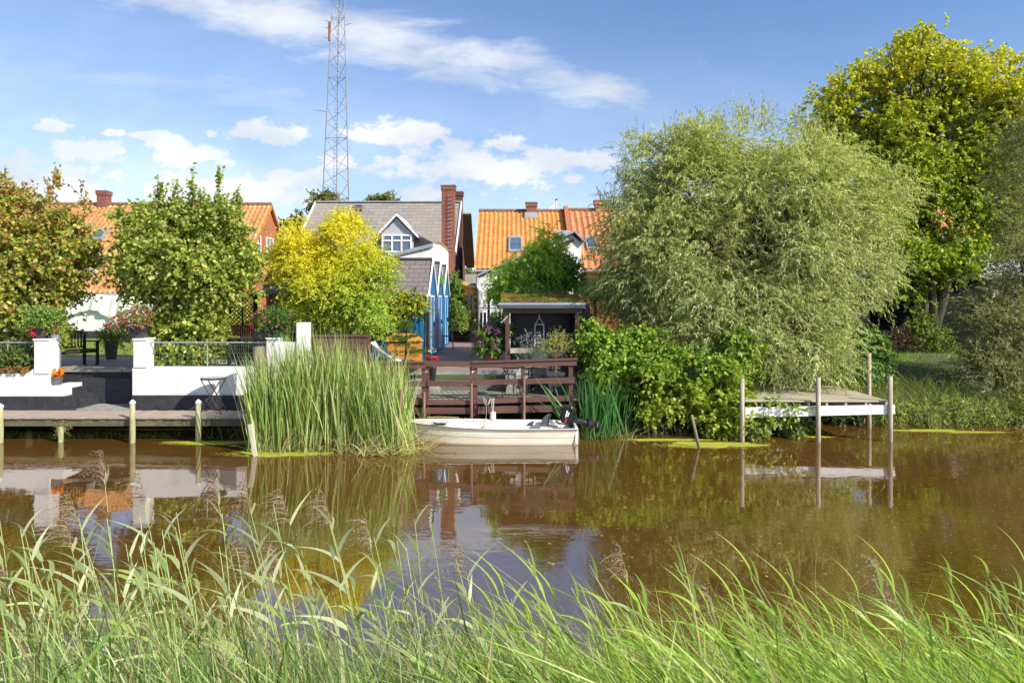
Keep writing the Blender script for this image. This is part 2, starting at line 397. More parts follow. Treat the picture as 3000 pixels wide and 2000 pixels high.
brickred = brickmat('red_brick', (.26, .07, .04), (.20, .05, .03), (.28, .2, .16), dirt=(.14, .045, .03))
brickor = brickmat('orange_brick', (.46, .13, .045), (.38, .10, .035), (.40, .24, .16), dirt=(.34, .1, .04))
brickdk = brickmat('dark_brick', (.13, .04, .03), (.1, .03, .024), (.14, .1, .09), dirt=(.07, .03, .025))
slate = brickmat('fibre_slates', (.285, .262, .235), (.215, .2, .185), (.12, .11, .10), .6, .26, .012, .9, .5, 0, (.30, .25, .19), .35, .5)
paver = brickmat('red_pavers', (.37, .26, .23), (.30, .2, .18), (.16, .13, .12), .21, .105, .012, .85, .5, 0, (.25, .18, .16), .7, .5)
slab = brickmat('grey_slabs', (.36, .33, .28), (.30, .27, .23), (.15, .14, .1), .6, .4, .018, .9, .5, 0, (.25, .22, .17), .8, .5)
shingle = brickmat('shingles', (.20, .175, .17), (.17, .15, .15), (.09, .08, .08), .34, .145, .012, .95, .5, 0, (.17, .14, .13), 2, .6)
clad = brickmat('black_cladding', (.007, .009, .015), (.005, .006, .011), (.002, .002, .003), 30, .16, .02, .75, 0, 0, (.008, .009, .012), 1, 1.0)
clad.node_tree.nodes['Principled BSDF'].inputs['Specular IOR Level'].default_value = .08
tan_clad = brickmat('tan_cladding', (.30, .22, .15), (.25, .18, .12), (.08, .06, .04), 30, .13, .012, .8, 0, 0, (.2, .15, .1), 1, .8)
def tilemat(name, c1, c2, moss):
    m = mat(name, c1, c2, 3.2, .6, .15, 40); t = m.node_tree; b = t.nodes['Principled BSDF']
    u = t.nodes.new('ShaderNodeAttribute'); u.attribute_name = 'Col'
    mm = t.nodes.new('ShaderNodeMix'); mm.data_type = 'RGBA'; mm.blend_type = 'MULTIPLY'; mm.inputs[0].default_value = 1
    src = b.inputs['Base Color'].links[0].from_socket
    t.links.new(src, mm.inputs[6]); t.links.new(u.outputs['Color'], mm.inputs[7])
    nz = t.nodes.new('ShaderNodeTexNoise'); nz.inputs['Scale'].default_value = 1.1; nz.inputs['Detail'].default_value = 9; nz.inputs['Roughness'].default_value = .7
    tcn = t.nodes.new('ShaderNodeTexCoord'); t.links.new(tcn.outputs['Object'], nz.inputs['Vector'])
    rr_ = t.nodes.new('ShaderNodeMapRange'); rr_.inputs[1].default_value = .55; rr_.inputs[2].default_value = .75; rr_.inputs[4].default_value = .55
    t.links.new(nz.outputs[0], rr_.inputs[0]); m2 = t.nodes.new('ShaderNodeMix'); m2.data_type = 'RGBA'; m2.inputs[7].default_value = (*moss, 1)
    t.links.new(rr_.outputs[0], m2.inputs[0]); t.links.new(mm.outputs[2], m2.inputs[6]); t.links.new(m2.outputs[2], b.inputs['Base Color'])
    return m
tileor = tilemat('orange_tiles', (.74, .30, .06), (.60, .22, .045), (.55, .30, .07))
tilered = tilemat('red_tiles', (.70, .27, .10), (.55, .19, .07), (.38, .2, .1))
tileold = tilemat('old_tiles', (.70, .34, .13), (.54, .24, .09), (.50, .36, .10))

# ------------------------------------------------------------------ ground, water
def sm(a, b, x): t = np.clip((x-a)/(b-a), 0, 1); return t*t*(3-2*t)
def gh(x, y):
    """height of the ground: near bank, river bed, far bank"""
    near = 1.45*(1-sm(0.2, 3.6, y))-0.7*sm(2.4, 4.2, y)
    lf = -0.7+1.93*sm(17.15, 17.4, y)
    md = -0.7+1.85*sm(16.9, 17.5, y)
    rt = -0.7+0.95*sm(16.5, 17.5, y)+0.75*sm(17.5, 23, y)
    wl = 1-sm(-5.0, -4.4, x); wr = sm(4.2, 5.6, x)
    far = lf*wl+md*(1-wl)*(1-wr)+rt*wr
    return np.where(y < 9, near, far)
xs = np.unique(np.concatenate([np.linspace(-900, -60, 12), np.linspace(-60, -16, 23), np.linspace(-16, 18, 137), np.linspace(18, 60, 22), np.linspace(60, 900, 12)]))
ys = np.unique(np.concatenate([np.linspace(-60, 0, 8), np.linspace(0, 5, 21), np.linspace(5, 15, 9), np.linspace(15, 24, 73), np.linspace(24, 60, 25), np.linspace(60, 1500, 20)]))
GX, GY = np.meshgrid(xs, ys); GZ = gh(GX, GY)
GZ = GZ+np.where((GX > 4.6) & (GY > 16) & (GY < 60), .05*np.sin(GX*2.1+GY)*np.cos(GY*1.7), 0)
nx, ny = len(xs), len(ys); idx = np.arange(nx*ny).reshape(ny, nx)
F = np.stack([idx[:-1, :-1], idx[:-1, 1:], idx[1:, 1:], idx[1:, :-1]], -1).reshape(-1, 4)
gmat = mat('ground_soil', (.06, .085, .022), (.045, .035, .02), 1.3, 1, .6, 12)
tag(fastmesh('ground', np.stack([GX, GY, GZ], -1).reshape(-1, 3), F, gmat, smooth=True), 'grassy and earthy ground of both river banks', kind='structure')

wm = bpy.data.materials.new('river_water'); wm.use_nodes = True; t = wm.node_tree; b = t.nodes['Principled BSDF']
b.inputs['Roughness'].default_value = .01; b.inputs['IOR'].default_value = 3.4
tcn = t.nodes.new('ShaderNodeTexCoord')
nz = t.nodes.new('ShaderNodeTexNoise'); nz.inputs['Scale'].default_value = .5; nz.inputs['Detail'].default_value = 6; t.links.new(tcn.outputs['Object'], nz.inputs['Vector'])
r = t.nodes.new('ShaderNodeValToRGB'); r.color_ramp.elements[0].position = .35; r.color_ramp.elements[1].position = .65
r.color_ramp.elements[0].color = (.09, .043, .008, 1); r.color_ramp.elements[1].color = (.115, .057, .012, 1)
t.links.new(nz.outputs[0], r.inputs[0]); t.links.new(r.outputs[0], b.inputs['Base Color'])
def wn(scale, sc, detail=3, rot=0):
    mp = t.nodes.new('ShaderNodeMapping'); mp.inputs['Scale'].default_value = sc; mp.inputs['Rotation'].default_value = (0, 0, rot); t.links.new(tcn.outputs['Object'], mp.inputs[0])
    q = t.nodes.new('ShaderNodeTexNoise'); q.inputs['Scale'].default_value = scale; q.inputs['Detail'].default_value = detail; t.links.new(mp.outputs[0], q.inputs['Vector']); return q.outputs[0]
def tm(op, a, b_):
    q = t.nodes.new('ShaderNodeMath'); q.operation = op
    for i, v in enumerate((a, b_)):
        if isinstance(v, (int, float)): q.inputs[i].default_value = v
        else: t.links.new(v, q.inputs[i])
    return q.outputs[0]
rough_area = t.nodes.new('ShaderNodeMapRange'); rough_area.inputs[1].default_value = .42; rough_area.inputs[2].default_value = .62; rough_area.inputs[3].default_value = .2; rough_area.inputs[4].default_value = 1.9
t.links.new(wn(.28, (1, 1.6, 1), 2), rough_area.inputs[0])
hgt = tm('ADD', tm('MULTIPLY', wn(5.5, (.7, 1.6, 1), 3, .1), 1.0), tm('MULTIPLY', wn(1.6, (.8, 1.3, 1), 2, -.2), 1.6))
hgt = tm('MULTIPLY', hgt, rough_area.outputs[0])
bp = t.nodes.new('ShaderNodeBump'); bp.inputs['Strength'].default_value = .25; bp.inputs['Distance'].default_value = .0055
t.links.new(hgt, bp.inputs['Height']); t.links.new(bp.outputs[0], b.inputs['Normal'])
mb = MB().add([(-400, 2.2, 0), (400, 2.2, 0), (400, 18, 0), (-400, 18, 0)], [(0, 1, 2, 3)])
tag(mb.build('river_water', wm), 'calm brown river water mirroring the far bank', kind='structure')

def sheet(name, pts, z, m, label):
    return tag(MB().add([(x, y, z) for x, y in pts], [tuple(range(len(pts)))]).build(name, m), label, kind='structure')
ZP = 1.33; ZT = 1.25; ZD = .795; ZW = .535
sheet('patio_paving', [(-30, 16.25), (-11.9, 16.25), (-11.9, 17.12), (-9.0, 17.12), (-9.0, 16.25), (-5.2, 16.25), (-5.2, 20.8), (-30, 20.8)], ZP-.004, slab, 'grey stone slabs of the left patio')
lawnm = mat('lawn', (.20, .26, .03), (.13, .19, .025), 9, 1, .5, 60)
sheet('lawn', [(-40, 20.8), (-6.6, 20.8), (-6.6, 32), (-40, 32)], ZP-.002, lawnm, 'sunlit mown lawn behind the patio')
sheet('brick_terrace', [(-5.0, 17.62), (2.3, 17.62), (2.3, 29.3), (-5.0, 29.3)], ZT, paver, 'terrace of small red brick pavers')
sheet('garden_path', [(-3.2, 30.4), (-.4, 30.4), (-.4, 60), (-3.2, 60)], ZT+.42, mat('tan_path', (.5, .36, .24), (.4, .28, .18), 3, .9), 'tan path behind the brick steps')
# lawn blades
def field(name, n, x0, x1, y0, y1, h, w, pal, label, hf=None, lean=.35, parent=None, seed=5, mask=None, bend=.5):
    rng = np.random.default_rng(seed); x = rng.uniform(x0, x1, n); y = rng.uniform(y0, y1, n)
    if mask is not None: k = mask(x, y); x = x[k]; y = y[k]; n = len(x)
    z = hf(x, y) if hf else np.zeros(n)
    base = np.stack([x, y, z], 1); D = np.stack([rng.normal(0, lean, n), rng.normal(0, lean, n), np.ones(n)], 1)
    B = np.stack([rng.normal(-.1, bend*.6, n), rng.normal(-.05, bend*.6, n), -np.abs(rng.normal(0, bend, n))*.6], 1)
    ob = blades(base, D, B, h*rng.uniform(.5, 1.3, n), w*rng.uniform(.6, 1.3, n), np.clip(pick(pal, n, rng), .005, .8), name, BLADE, parent, 3, rng=rng)
    return tag(ob, label, 'grass', kind='stuff')
field('lawn_grass', 26000, -18, -6.7, 20.9, 31.5, .045, .012, [(.2, .27, .03), (.26, .31, .04), (.14, .2, .025)], 'short bright grass of the lawn behind the patio', lambda x, y: x*0+ZP-.01)

# ------------------------------------------------------------------ tiled roofs
def tile_roof(name, x0, x1, e, rdg, m, parent, tw=.21, th=.34, amp=.035, step=.055, seed=1, slope_cols=None):
    (ye, ze), (yr, zr) = e, rdg; ln = math.hypot(yr-ye, zr-ze); nrow = int(round(ln/th)); th = ln/nrow
    us = np.arange(x0, x1+.001, tw/6); vs = []; off = []
    for i in range(nrow):
        vs += [i*th, (i+1)*th-.002]; off += [step, 0.0]
    vs = np.array(vs); off = np.array(off); Ug, Vg = np.meshgrid(us, vs)
    ph = (Ug/tw) % 1.0
    prof = np.where(ph < .35, np.sin(ph/.35*PI)*amp, -np.sin((ph-.35)/.65*PI)*amp*.6)
    H = prof+off[:, None]
    ny_, nz_ = -(zr-ze)/ln, (yr-ye)/ln
    X = Ug; Y = ye+(yr-ye)*Vg/ln+ny_*H; Z = ze+(zr-ze)*Vg/ln+nz_*H
    rng = np.random.default_rng(seed); col_i = np.floor(Ug/tw).astype(int)-int(x0/tw)+2; row_i = np.repeat(np.arange(nrow), 2)[:, None]+0*Ug.astype(int)
    tab = rng.uniform(.78, 1.12, (nrow+2, col_i.max()+3)); c = tab[row_i, col_i]
    cols = np.stack([c, c*.98, c*.96], -1).reshape(-1, 3)
    nu, nv = len(us), len(vs); ii = np.arange(nu*nv).reshape(nv, nu)
    F = np.stack([ii[:-1, :-1], ii[:-1, 1:], ii[1:, 1:], ii[1:, :-1]], -1).reshape(-1, 4)
    return fastmesh(name, np.stack([X, Y, Z], -1).reshape(-1, 3), F, m, parent, cols)
def ridge(mb, x0, x1, y, z, r=.11, seg=.38):
    x = x0
    while x < x1-.05:
        e = min(x+seg, x1); mb.tube([(x, y, z), (e+.03 if e < x1 else e, y, z)], [r, r*.86], 8); x = e
    return mb
def window_front(parent, x0, z0, x1, z1, y, fr, cols=2, rows=2, fw=.06, depth=.06):
    mb = MB(); d0 = y-depth
    mb.box(x0, d0, z0, x0+fw, y, z1); mb.box(x1-fw, d0, z0, x1, y, z1); mb.box(x0+fw, d0, z0, x1-fw, y, z0+fw); mb.box(x0+fw, d0, z1-fw, x1-fw, y, z1)
    for i in range(1, cols):
        xc = x0+(x1-x0)*i/cols; mb.box(xc-fw*.5, d0+.01, z0+fw, xc+fw*.5, y, z1-fw)
    for j in range(1, rows):
        zc = z0+(z1-z0)*j/rows
        for i in range(cols):
            xa = x0+(x1-x0)*i/cols+fw*.52; xb = x0+(x1-x0)*(i+1)/cols-fw*.52; mb.box(xa, d0+.014, zc-fw*.35, xb, y, zc+fw*.35)
    w = mb.build('window', fr, parent)
    MB().box(x0+.01, y-.02, z0+.01, x1-.01, y-.005, z1-.01).build('pane', glass, w)
    return w
def window_side(parent, y0, z0, y1, z1, x, fr, fw=.07, depth=.05):
    mb = MB(); d1 = x+depth
    mb.box(x, y0, z0, d1, y0+fw, z1); mb.box(x, y1-fw, z0, d1, y1, z1); mb.box(x, y0+fw, z0, d1, y1-fw, z0+fw); mb.box(x, y0+fw, z1-fw, d1, y1-fw, z1)
    yc = (y0+y1)/2; mb.box(x, yc-.03, z0+fw, d1-.01, yc+.03, z1-fw); zc = z0+(z1-z0)*.62; mb.box(x, y0+fw, zc-.025, d1-.015, yc-.03, zc+.025); mb.box(x, yc+.03, zc-.025, d1-.015, y1-fw, zc+.025)
    w = mb.build('window', fr, parent)
    MB().box(x+.003, y0+.01, z0+.01, x+.02, y1-.01, z1-.01).build('pane', glass, w)
    return w
def chimney(parent, cx, cy, w, d, z0, z1, m, capm=None, extra=None, name='chimney'):
    mb = MB(); mb.box(cx-w/2, cy-d/2, z0, cx+w/2, cy+d/2, z1-.2); mb.box(cx-w/2-.04, cy-d/2-.04, z1-.2, cx+w/2+.04, cy+d/2+.04, z1)
    c = mb.build(name, m, parent)
    MB().box(cx-w/2-.07, cy-d/2-.07, z1, cx+w/2+.07, cy+d/2+.07, z1+.05).build('cap', capm or concrete, c)
    return c
def skylight(parent, x0, x1, v0, v1, e, rdg, frm, name='roof_window'):
    (ye, ze), (yr, zr) = e, rdg
    def P(x, v, h):
        ln = math.hypot(yr-ye, zr-ze); return (x, ye+(yr-ye)*v-h*(zr-ze)/ln, ze+(zr-ze)*v+h*(yr-ye)/ln)
    w = MB(); dv = (v1-v0)*.13; dx = (x1-x0)*.12
    for (a, b_, c, d) in ((x0, x0+dx, v0, v1), (x1-dx, x1, v0, v1), (x0+dx, x1-dx, v0, v0+dv), (x0+dx, x1-dx, v1-dv, v1)):
        w.add([P(a, c, 0), P(b_, c, 0), P(b_, d, 0), P(a, d, 0), P(a, c, .13), P(b_, c, .13), P(b_, d, .13), P(a, d, .13)], [(0,3,2,1),(4,5,6,7),(0,1,5,4),(1,2,6,5),(2,3,7,6),(3,0,4,7)])
    w = w.build(name, frm, parent)
    MB().add([P(x0+.02, v0+.01, .09), P(x1-.02, v0+.01, .09), P(x1-.02, v1-.01, .09), P(x0+.02, v1-.01, .09)], [(0,1,2,3)]).build('pane', glass, w)
    return w

# --- left brick house with orange roof
h = thing('brick_house', (-19, 36.3, ZP), 'long brick house with a weathered orange tile roof behind the two left trees', 'house')
X0, X1 = -26.5, -12.9; YR, ZR = 36.3, 8.05; YE, ZE = 32.4, 4.45; YB = 40.2
MB().prism([(X0, YE+.3, 0), (X0, YB-.3, 0), (X0, YB-.3, ZE+.1), (X0, YR, ZR-.25), (X0, YE+.3, ZE+.1)], (X1-X0, 0, 0)).build('wall', brickor, h)
rf = tile_roof('roof', X0-.2, X1+.12, (YE, ZE), (YR, ZR), tileold, h, .24, .36, seed=2)
rb = MB().prism([(X0-.2, YR, ZR), (X0-.2, YB, ZE), (X0-.2, YB, ZE-.1), (X0-.2, YR, ZR-.1)], (X1+.32-X0, 0, 0)).build('rear_roof', tileold, h)
rb.data.color_attributes.new('Col', 'FLOAT_COLOR', 'POINT').data.foreach_set('color', [1.0]*4*len(rb.data.vertices))
o = ridge(MB(), X0-.2, X1+.12, YR, ZR+.03).build('ridge', rust, h)
MB().bar((X1+.14, YE, ZE-.06), (X1+.14, YR, ZR-.06), .04, .16).bar((X1+.14, YR, ZR-.06), (X1+.14, YB, ZE-.06), .04, .16).build('verge', ochre, h)
chimney(h, wx(305, YR), YR, .5, .5, ZR-.4, wz(562, YR), brickred)
for (a, b_) in ((34.2, 35.0), (35.8, 36.8)): window_side(h, a, 5.15, b_, 6.3, X1, whitep)
skylight(h, wx(262, 34), wx(298, 34), .42, .58, (YE, ZE), (YR, ZR), zinc)
# lean-to in front
h = thing('annexe', (-20, 31.3, ZP), 'low white annexe with an orange lean-to roof in front of the left house', 'building')
MB().box(-26, 30.6, ZP-.1, -15.2, 32.4, 3.25).build('wall', white, h)
MB().box(-26.01, 30.56, ZP-.1, -15.17, 30.6, ZP+.26).build('plinth', black, h)
tile_roof('roof', -26, -15.9, (30.35, 3.3), (32.3, 5.0), tileold, h, .24, .36, seed=4)
MB().box(-26.1, 30.25, 3.2, -15.0, 30.4, 3.32).build('gutter', zinc, h)
window_front(h, -21.0, 1.9, -20.0, 2.9, 30.6, whitep)
chimney(h, wx(278, 31.6), 31.5, .42, .42, 4.1, wz(728, 31.5), brickmat('white_joint_brick', (.2, .08, .06), (.13, .06, .05), (.7, .68, .64), .2, .075, .022))
# white screen wall with a draped cloth, standing nearer
Yw = 30.0
h = thing('garden_wall', (wx(330, Yw), Yw, ZP), 'tall white rendered wall with black foot at the end of the lawn', 'wall')
MB().box(wx(150, Yw), Yw, ZP+.33, wx(470, Yw), Yw+.3, wz(868, Yw)).build('wall', white, h)
MB().box(wx(150, Yw), Yw-.02, ZP-.1, wx(470, Yw), Yw+.32, ZP+.33).build('plinth', black, h)
n = 60; vs = []; rgg = random.Random(2)
for j in range(12):
    for i in range(n):
        u = i/(n-1); v = j/11; x = wx(186+u*200, Yw-.3); sag = .35*math.sin(u*PI*2.2)**2
        z = wz(862+v*70*(1-.35*abs(math.sin(u*5)))+sag*14, Yw-.3); y = Yw-.15-.035*math.sin(u*46+v*3)*(.2+v)-.03*math.sin(u*17)
        vs.append((x, y, z))
fs = [(j*n+i, j*n+i+1, (j+1)*n+i+1, (j+1)*n+i) for j in range(11) for i in range(n-1)]
o = MB().add(vs, fs).build('hanging_cloth', cloth, None, smooth=True)
tag(o, 'creased white cloth hung along the white wall behind the lawn', 'cloth'); sl = o.modifiers.new('s', 'SOLIDIFY'); sl.thickness = .01

# --- grey-roofed house in the middle
h = thing('slate_house', (-6.9, 38, ZT), 'house with a grey slate roof, a gabled dormer and a tall red chimney', 'house')
X0, X1 = -10.9, -2.85; YR, ZR = 38.0, 8.42; YE, ZE = 34.0, 5.35; YB = 42.3
MB().prism([(X0+.2, YE+.3, 0), (X0+.2, YB-.3, 0), (X0+.2, YB-.3, ZE), (X0+.2, YR, ZR-.2), (X0+.2, YE+.3, ZE+.05)], (X1-X0-.25, 0, 0)).build('wall', brickdk, h)
rm = MB(); rm.prism([(X0, YE, ZE), (X0, YR, ZR), (X0, YR, ZR-.12), (X0, YE, ZE-.12)], (X1-X0, 0, 0)); rm.build('roof', slate, h)
MB().prism([(X0, YR+.003, ZR), (X0, YB, 5.2), (X0, YB, 5.08), (X0, YR+.003, ZR-.12)], (X1-X0+.02, 0, 0)).build('rear_roof', slate, h)
MB().bar((X0, YR, ZR+.03), (X1, YR, ZR+.03), .3, .05).build('ridge', lead, h)
for xx in (X0-.03, X1+.04):
    MB().bar((xx, YE, ZE-.03), (xx, YR, ZR-.03), .06, .22).bar((xx, YR, ZR-.03), (xx, YB, 5.17), .06, .22).build('bargeboard', whitep, h)
MB().bar((X1+.3, YR+.6, ZR-.55), (X1+.3, YB, 5.0), .5, .1).build('eave_soffit', tan_clad, h)
c = chimney(h, wx(1314, 33.6), 33.6, .62, .6, 3.0, wz(547, 33.6), brickred)
mb = MB()
for i in range(15):
    z = 8.1-i*.19; xc = wx(1318, 33.3); MB().tube([(xc-.09, 33.29, z), (xc-.09, 33.2, z-.02), (xc+.09, 33.2, z-.02), (xc+.09, 33.29, z)], .016, 5).build('climbing_iron', zinc, c)
chimney(h, wx(1344, 38.3), 38.3, .42, .7, 3.0, wz(565, 38.3), brickdk)
# dormer
DY = 33.93
d = MB(); xa, xb = wx(1118, DY), wx(1208, DY); xm = (xa+xb)/2; z0, z1, z2 = wz(742, DY), wz(686, DY), wz(634, DY)
d.prism([(xa, DY, z0), (xb, DY, z0), (xb, DY, z1), (xm, DY, z2-.1), (xa, DY, z1)], (0, 3.4, 0))
d = d.build('dormer', mat('dormer_boards', (.42, .43, .46), (.33, .34, .37), 5, .8, .3, stretch=(6, 1, .6)), h)
MB().prism([(xa-.26, DY-.2, z1-.16), (xm, DY-.2, z2+.02), (xm, DY-.2, z2+.12), (xa-.26, DY-.2, z1-.05)], (0, 3.7, 0)).prism([(xb+.26, DY-.2, z1-.16), (xm+.002, DY-.2, z2+.02), (xm+.002, DY-.2, z2+.12), (xb+.26, DY-.2, z1-.05)], (0, 3.7, 0)).build('dormer_roof', whitep, d)
w = MB(); fw = .07; y1 = DY-.01; y0 = DY-.09
for q in range(4): xx = xa+.02+(xb-xa-.04-fw)*q/3; w.box(xx, y0, z0+.04, xx+fw, y1, z1-.02)
for zz in (z0+.04, z0+.04+(z1-z0)*.58, z1-.02-fw):
    for q in range(3):
        xx = xa+.02+(xb-xa-.04-fw)*q/3+fw; w.box(xx, y0+.004, zz, xa+.02+(xb-xa-.04-fw)*(q+1)/3, y1-.002, zz+fw)
w = w.build('window', whitep, d)
MB().box(xa+.04, y1-.03, z0+.05, xb-.04, y1-.012, z1-.03).build('pane', glass, w)
skylight(h, wx(1035, 37.2), wx(1060, 37.2), .80, .90, (YE, ZE), (YR, ZR), rust)

# --- white flat-roofed building in front of it
h = thing('white_building', (-4.5, 29, ZT), 'white rendered extension with a stepped parapet between grey-roofed house and blue huts', 'building')
YF = 29.0; XR = -3.09; zl, zr = wz(748, YF), wz(714, YF); XL = wx(1090, YF)
MB().prism([(XL, YF, 0), (XR, YF, 0), (XR, YF, zr), (XR-.25, YF, zr+.02), (XR-.3, YF, zr-.1), (XL, YF, zl-.25)], (0, 3.6, 0)).build('wall', white, h)
MB().box(-4.6, YF+3.61, 0, XR-.01, YF+6.2, 5.35).build('rear_wall', white, h)
MB().box(-4.2, YF+6.21, 0, XR+.02, YF+8.4, 4.85).build('low_wall', white, h)
MB().bar((XL, YF-.06, zl-.2), (XR-.26, YF-.06, zr-.06), .12, .14).build('gutter', zinc, h)
MB().bar((XR-.06, YF-.03, zr+.05), (XR-.06, YF+3.65, zr+.02), .2, .06).bar((XR-.06, YF+3.66, 5.4), (XR-.06, YF+6.25, 5.38), .18, .05).build('coping', tileold_c := mat('coping_tiles', (.5, .26, .07), (.36, .2, .06), 5, .8), h)
MB().box(XR, 29.9, 3.8, XR+.5, 31.6, 4.02).build('canopy', zinc, h)
window_front(h, wx(1172, YF), 3.2, wx(1228, YF), wz(757, YF), YF-.003, zinc, 1, 1)

# --- right house, orange tiles
h = thing('tiled_house', (3, 36, ZT), 'house with a bright orange pantile roof and brick chimney right of the passage', 'house')
X0, XM, X1 = -1.75, 2.82, 12.5; YR, ZR = 36.0, 7.66; YE, ZE = 31.5, 4.42; YB = 40.5
MB().prism([(X0+.08, YE+.3, 0), (X0+.08, YB-.3, 0), (X0+.08, YB-.3, ZE), (X0+.08, YR, ZR-.2), (X0+.08, YE+.3, ZE+.12)], (XM-X0, 0, 0)).build('wall', brickor, h)
tile_roof('roof', X0, XM-.1, (YE, ZE), (YR, ZR), tileor, h, .23, .33, seed=8)
MB().prism([(X0, YR, ZR), (X0, YB, ZE), (X0, YB, ZE-.1), (X0, YR, ZR-.1)], (XM-X0, 0, 0)).build('rear_roof', felt, h)
ridge(MB(), X0, XM-.1, YR, ZR+.03).build('ridge', rust, h)
MB().box(X0-.05, YE-.1, ZE-.1, XM, YE+.05, ZE).build('gutter', zinc, h)
MB().prism([(XM-.1, YE, ZE-.2), (XM-.1, YE, ZE+.3), (XM-.1, YR-.15, ZR+.28), (XM-.1, YR+.15, ZR+.28), (XM-.1, YB, ZE+.3), (XM-.1, YB, ZE-.2)], (.22, 0, 0)).build('party_wall', brickor, h)
chimney(h, wx(1557, 35.8), 35.8, .52, .5, ZR-.5, wz(596, 35.8), brickred)
MB().box(wx(1537, 35.4), 35.35, ZR-.42, wx(1577, 35.4), 35.54, ZR-.12).build('flashing', lead, h)
skylight(h, wx(1490, 33.3), wx(1530, 33.3), .25, .51, (YE, ZE), (YR, ZR), zinc)
h2 = thing('neighbour_house', (7, 36, ZT), 'redder tiled house adjoining, half hidden by the willow', 'house')
MB().prism([(XM+.2, YE+.3, 0), (XM+.2, YB-.3, 0), (XM+.2, YB-.3, ZE), (XM+.2, YR, ZR-.15), (XM+.2, YE+.3, ZE+.12)], (X1-XM-.4, 0, 0)).build('wall', brickor, h2)
tile_roof('roof', XM+.14, X1, (YE, ZE), (YR, ZR+.05), tilered, h2, .3, .42, amp=.05, seed=9)
MB().prism([(XM+.14, YR, ZR), (XM+.14, YB, ZE), (XM+.14, YB, ZE-.1), (XM+.14, YR, ZR-.1)], (X1-XM, 0, 0)).build('rear_roof', felt, h2)
ridge(MB(), XM+.14, X1, YR, ZR+.08).build('ridge', rust, h2)
chimney(h2, wx(1758, 36), 36, .55, .5, ZR-.4, wz(590, 36), brickor)
skylight(h2, wx(1715, 33.5), wx(1745, 33.5), .30, .5, (YE, ZE), (YR, ZR), zinc)
MB().box(XM+.3, YE-.1, ZE-.1, X1, YE+.05, ZE).build('gutter', zinc, h2)
MB().box(XM+.3, 29.6, 3.3, X1, 31.6, 3.4).build('porch_roof', zinc, h2)
MB().box(XM+.5, 29.9, 1.2, X1-.3, 30.0, 3.29).build('porch_wall', brickor, h2)
# white gabled wing
h = thing('white_wing', (.6, 28, ZT), 'white rendered wing with a long sloping gable before the orange roof', 'building')
Y0 = 28.0; pts = [(-1.36, Y0, 0), (2.85, Y0, 0), (2.85, Y0, 5.35), (2.45, Y0, 5.72), (-1.36, Y0, 3.95)]
MB().prism(pts, (0, 3.4, 0)).build('wall', white, h)
MB().bar((-1.5, Y0+1.6, 3.99), (2.55, Y0+1.6, 5.83), 3.6, .07, (0, 0, 1)).bar((2.56, Y0+1.6, 5.83), (3.0, Y0+1.6, 5.4), 3.6, .07).build('roof', zinc, h)
MB().bar((-.2, Y0-.14, 4.25), (2.5, Y0-.14, 5.5), .25, .1).build('fascia', darkw, h)
MB().box(1.85, Y0+1.0, 5.2, 2.5, Y0+1.9, 5.98).build('roof_box', lead, h)
MB().tube([at(1398, 812, Y0-.1), at(1398, 838, Y0-.1), at(1404, 850, Y0-.1), at(1404, 960, Y0-.1)], .06, 8).build('downpipe', zinc, h)
MB().box(.75, Y0-.05, ZT, .95, Y0, 3.9).box(1.0, Y0-.04, ZT, 1.3, Y0, 3.9).build('door', whitep, h)
# distant low roof between the houses
h = thing('outbuilding', (-2.6, 46, ZT), 'low grey-roofed outbuilding glimpsed between the two middle houses', 'building')
MB().box(-3.8, 45.6, 1, -1.8, 48, wz(828, 46)).build('wall', brickdk, h)
MB().prism([(-4, 45.3, wz(830, 45.3)), (-4, 47.2, wz(803, 47)), (-4, 49, wz(825, 49))], (2.6, 0, 0)).build('roof', slate, h)

# --- black shed, far buildings on the right
h = thing('black_shed', (18, 30, 1), 'large black clad shed behind the maple on the right bank', 'shed')
Ys = 30.0; zt = wz(812, Ys)
MB().box(wx(2545, Ys), Ys, .5, wx(2905, Ys), Ys+6, zt).build('wall', clad, h)
MB().prism([(wx(2530, Ys), Ys-.3, zt), (wx(2530, Ys), Ys+3, zt+1.2), (wx(2530, Ys), Ys+6.3, zt), (wx(2530, Ys), Ys+6.3, zt-.08), (wx(2530, Ys), Ys-.3, zt-.08)], (wx(2920, Ys)-wx(2530, Ys), 0, 0)).build('roof', mat('corrugated', (.5, .5, .52), (.38, .38, .4), 3, .5, .9, 40, stretch=(3, .05, .05)), h)
MB().tube([at(2683, 840, Ys-.1), at(2683, 995, Ys-.1)], .075, 8).build('downpipe', zinc, h)
h = thing('tan_shed', (14.5, 31, 1), 'small tan board-clad shed half hidden behind the willow', 'shed')
MB().box(wx(2330, 29), 29, .6, wx(2548, 29), 32, wz(868, 29)).build('wall', tan_clad, h)
MB().prism([(wx(2320, 29), 28.8, wz(868, 29)), (wx(2320, 29), 32.2, wz(868, 29)+.5), (wx(2320, 29), 32.2, wz(868, 29)+.4), (wx(2320, 29), 28.8, wz(868, 29)-.1)], (wx(2552, 29)-wx(2320, 29), 0, 0)).build('roof', felt, h)
window_front(h, wx(2352, 29), 1.9, wx(2382, 29), 2.6, 28.997, whitep)
h = thing('brick_cottage', (27, 40, 1), 'pale brick cottage with corrugated roof at the right edge behind the maple', 'house')
MB().box(wx(2880, 40), 40, .5, wx(3120, 40), 46, wz(815, 40)).build('wall', brickmat('pink_brick', (.62, .36, .25), (.55, .3, .2), (.55, .42, .34)), h)
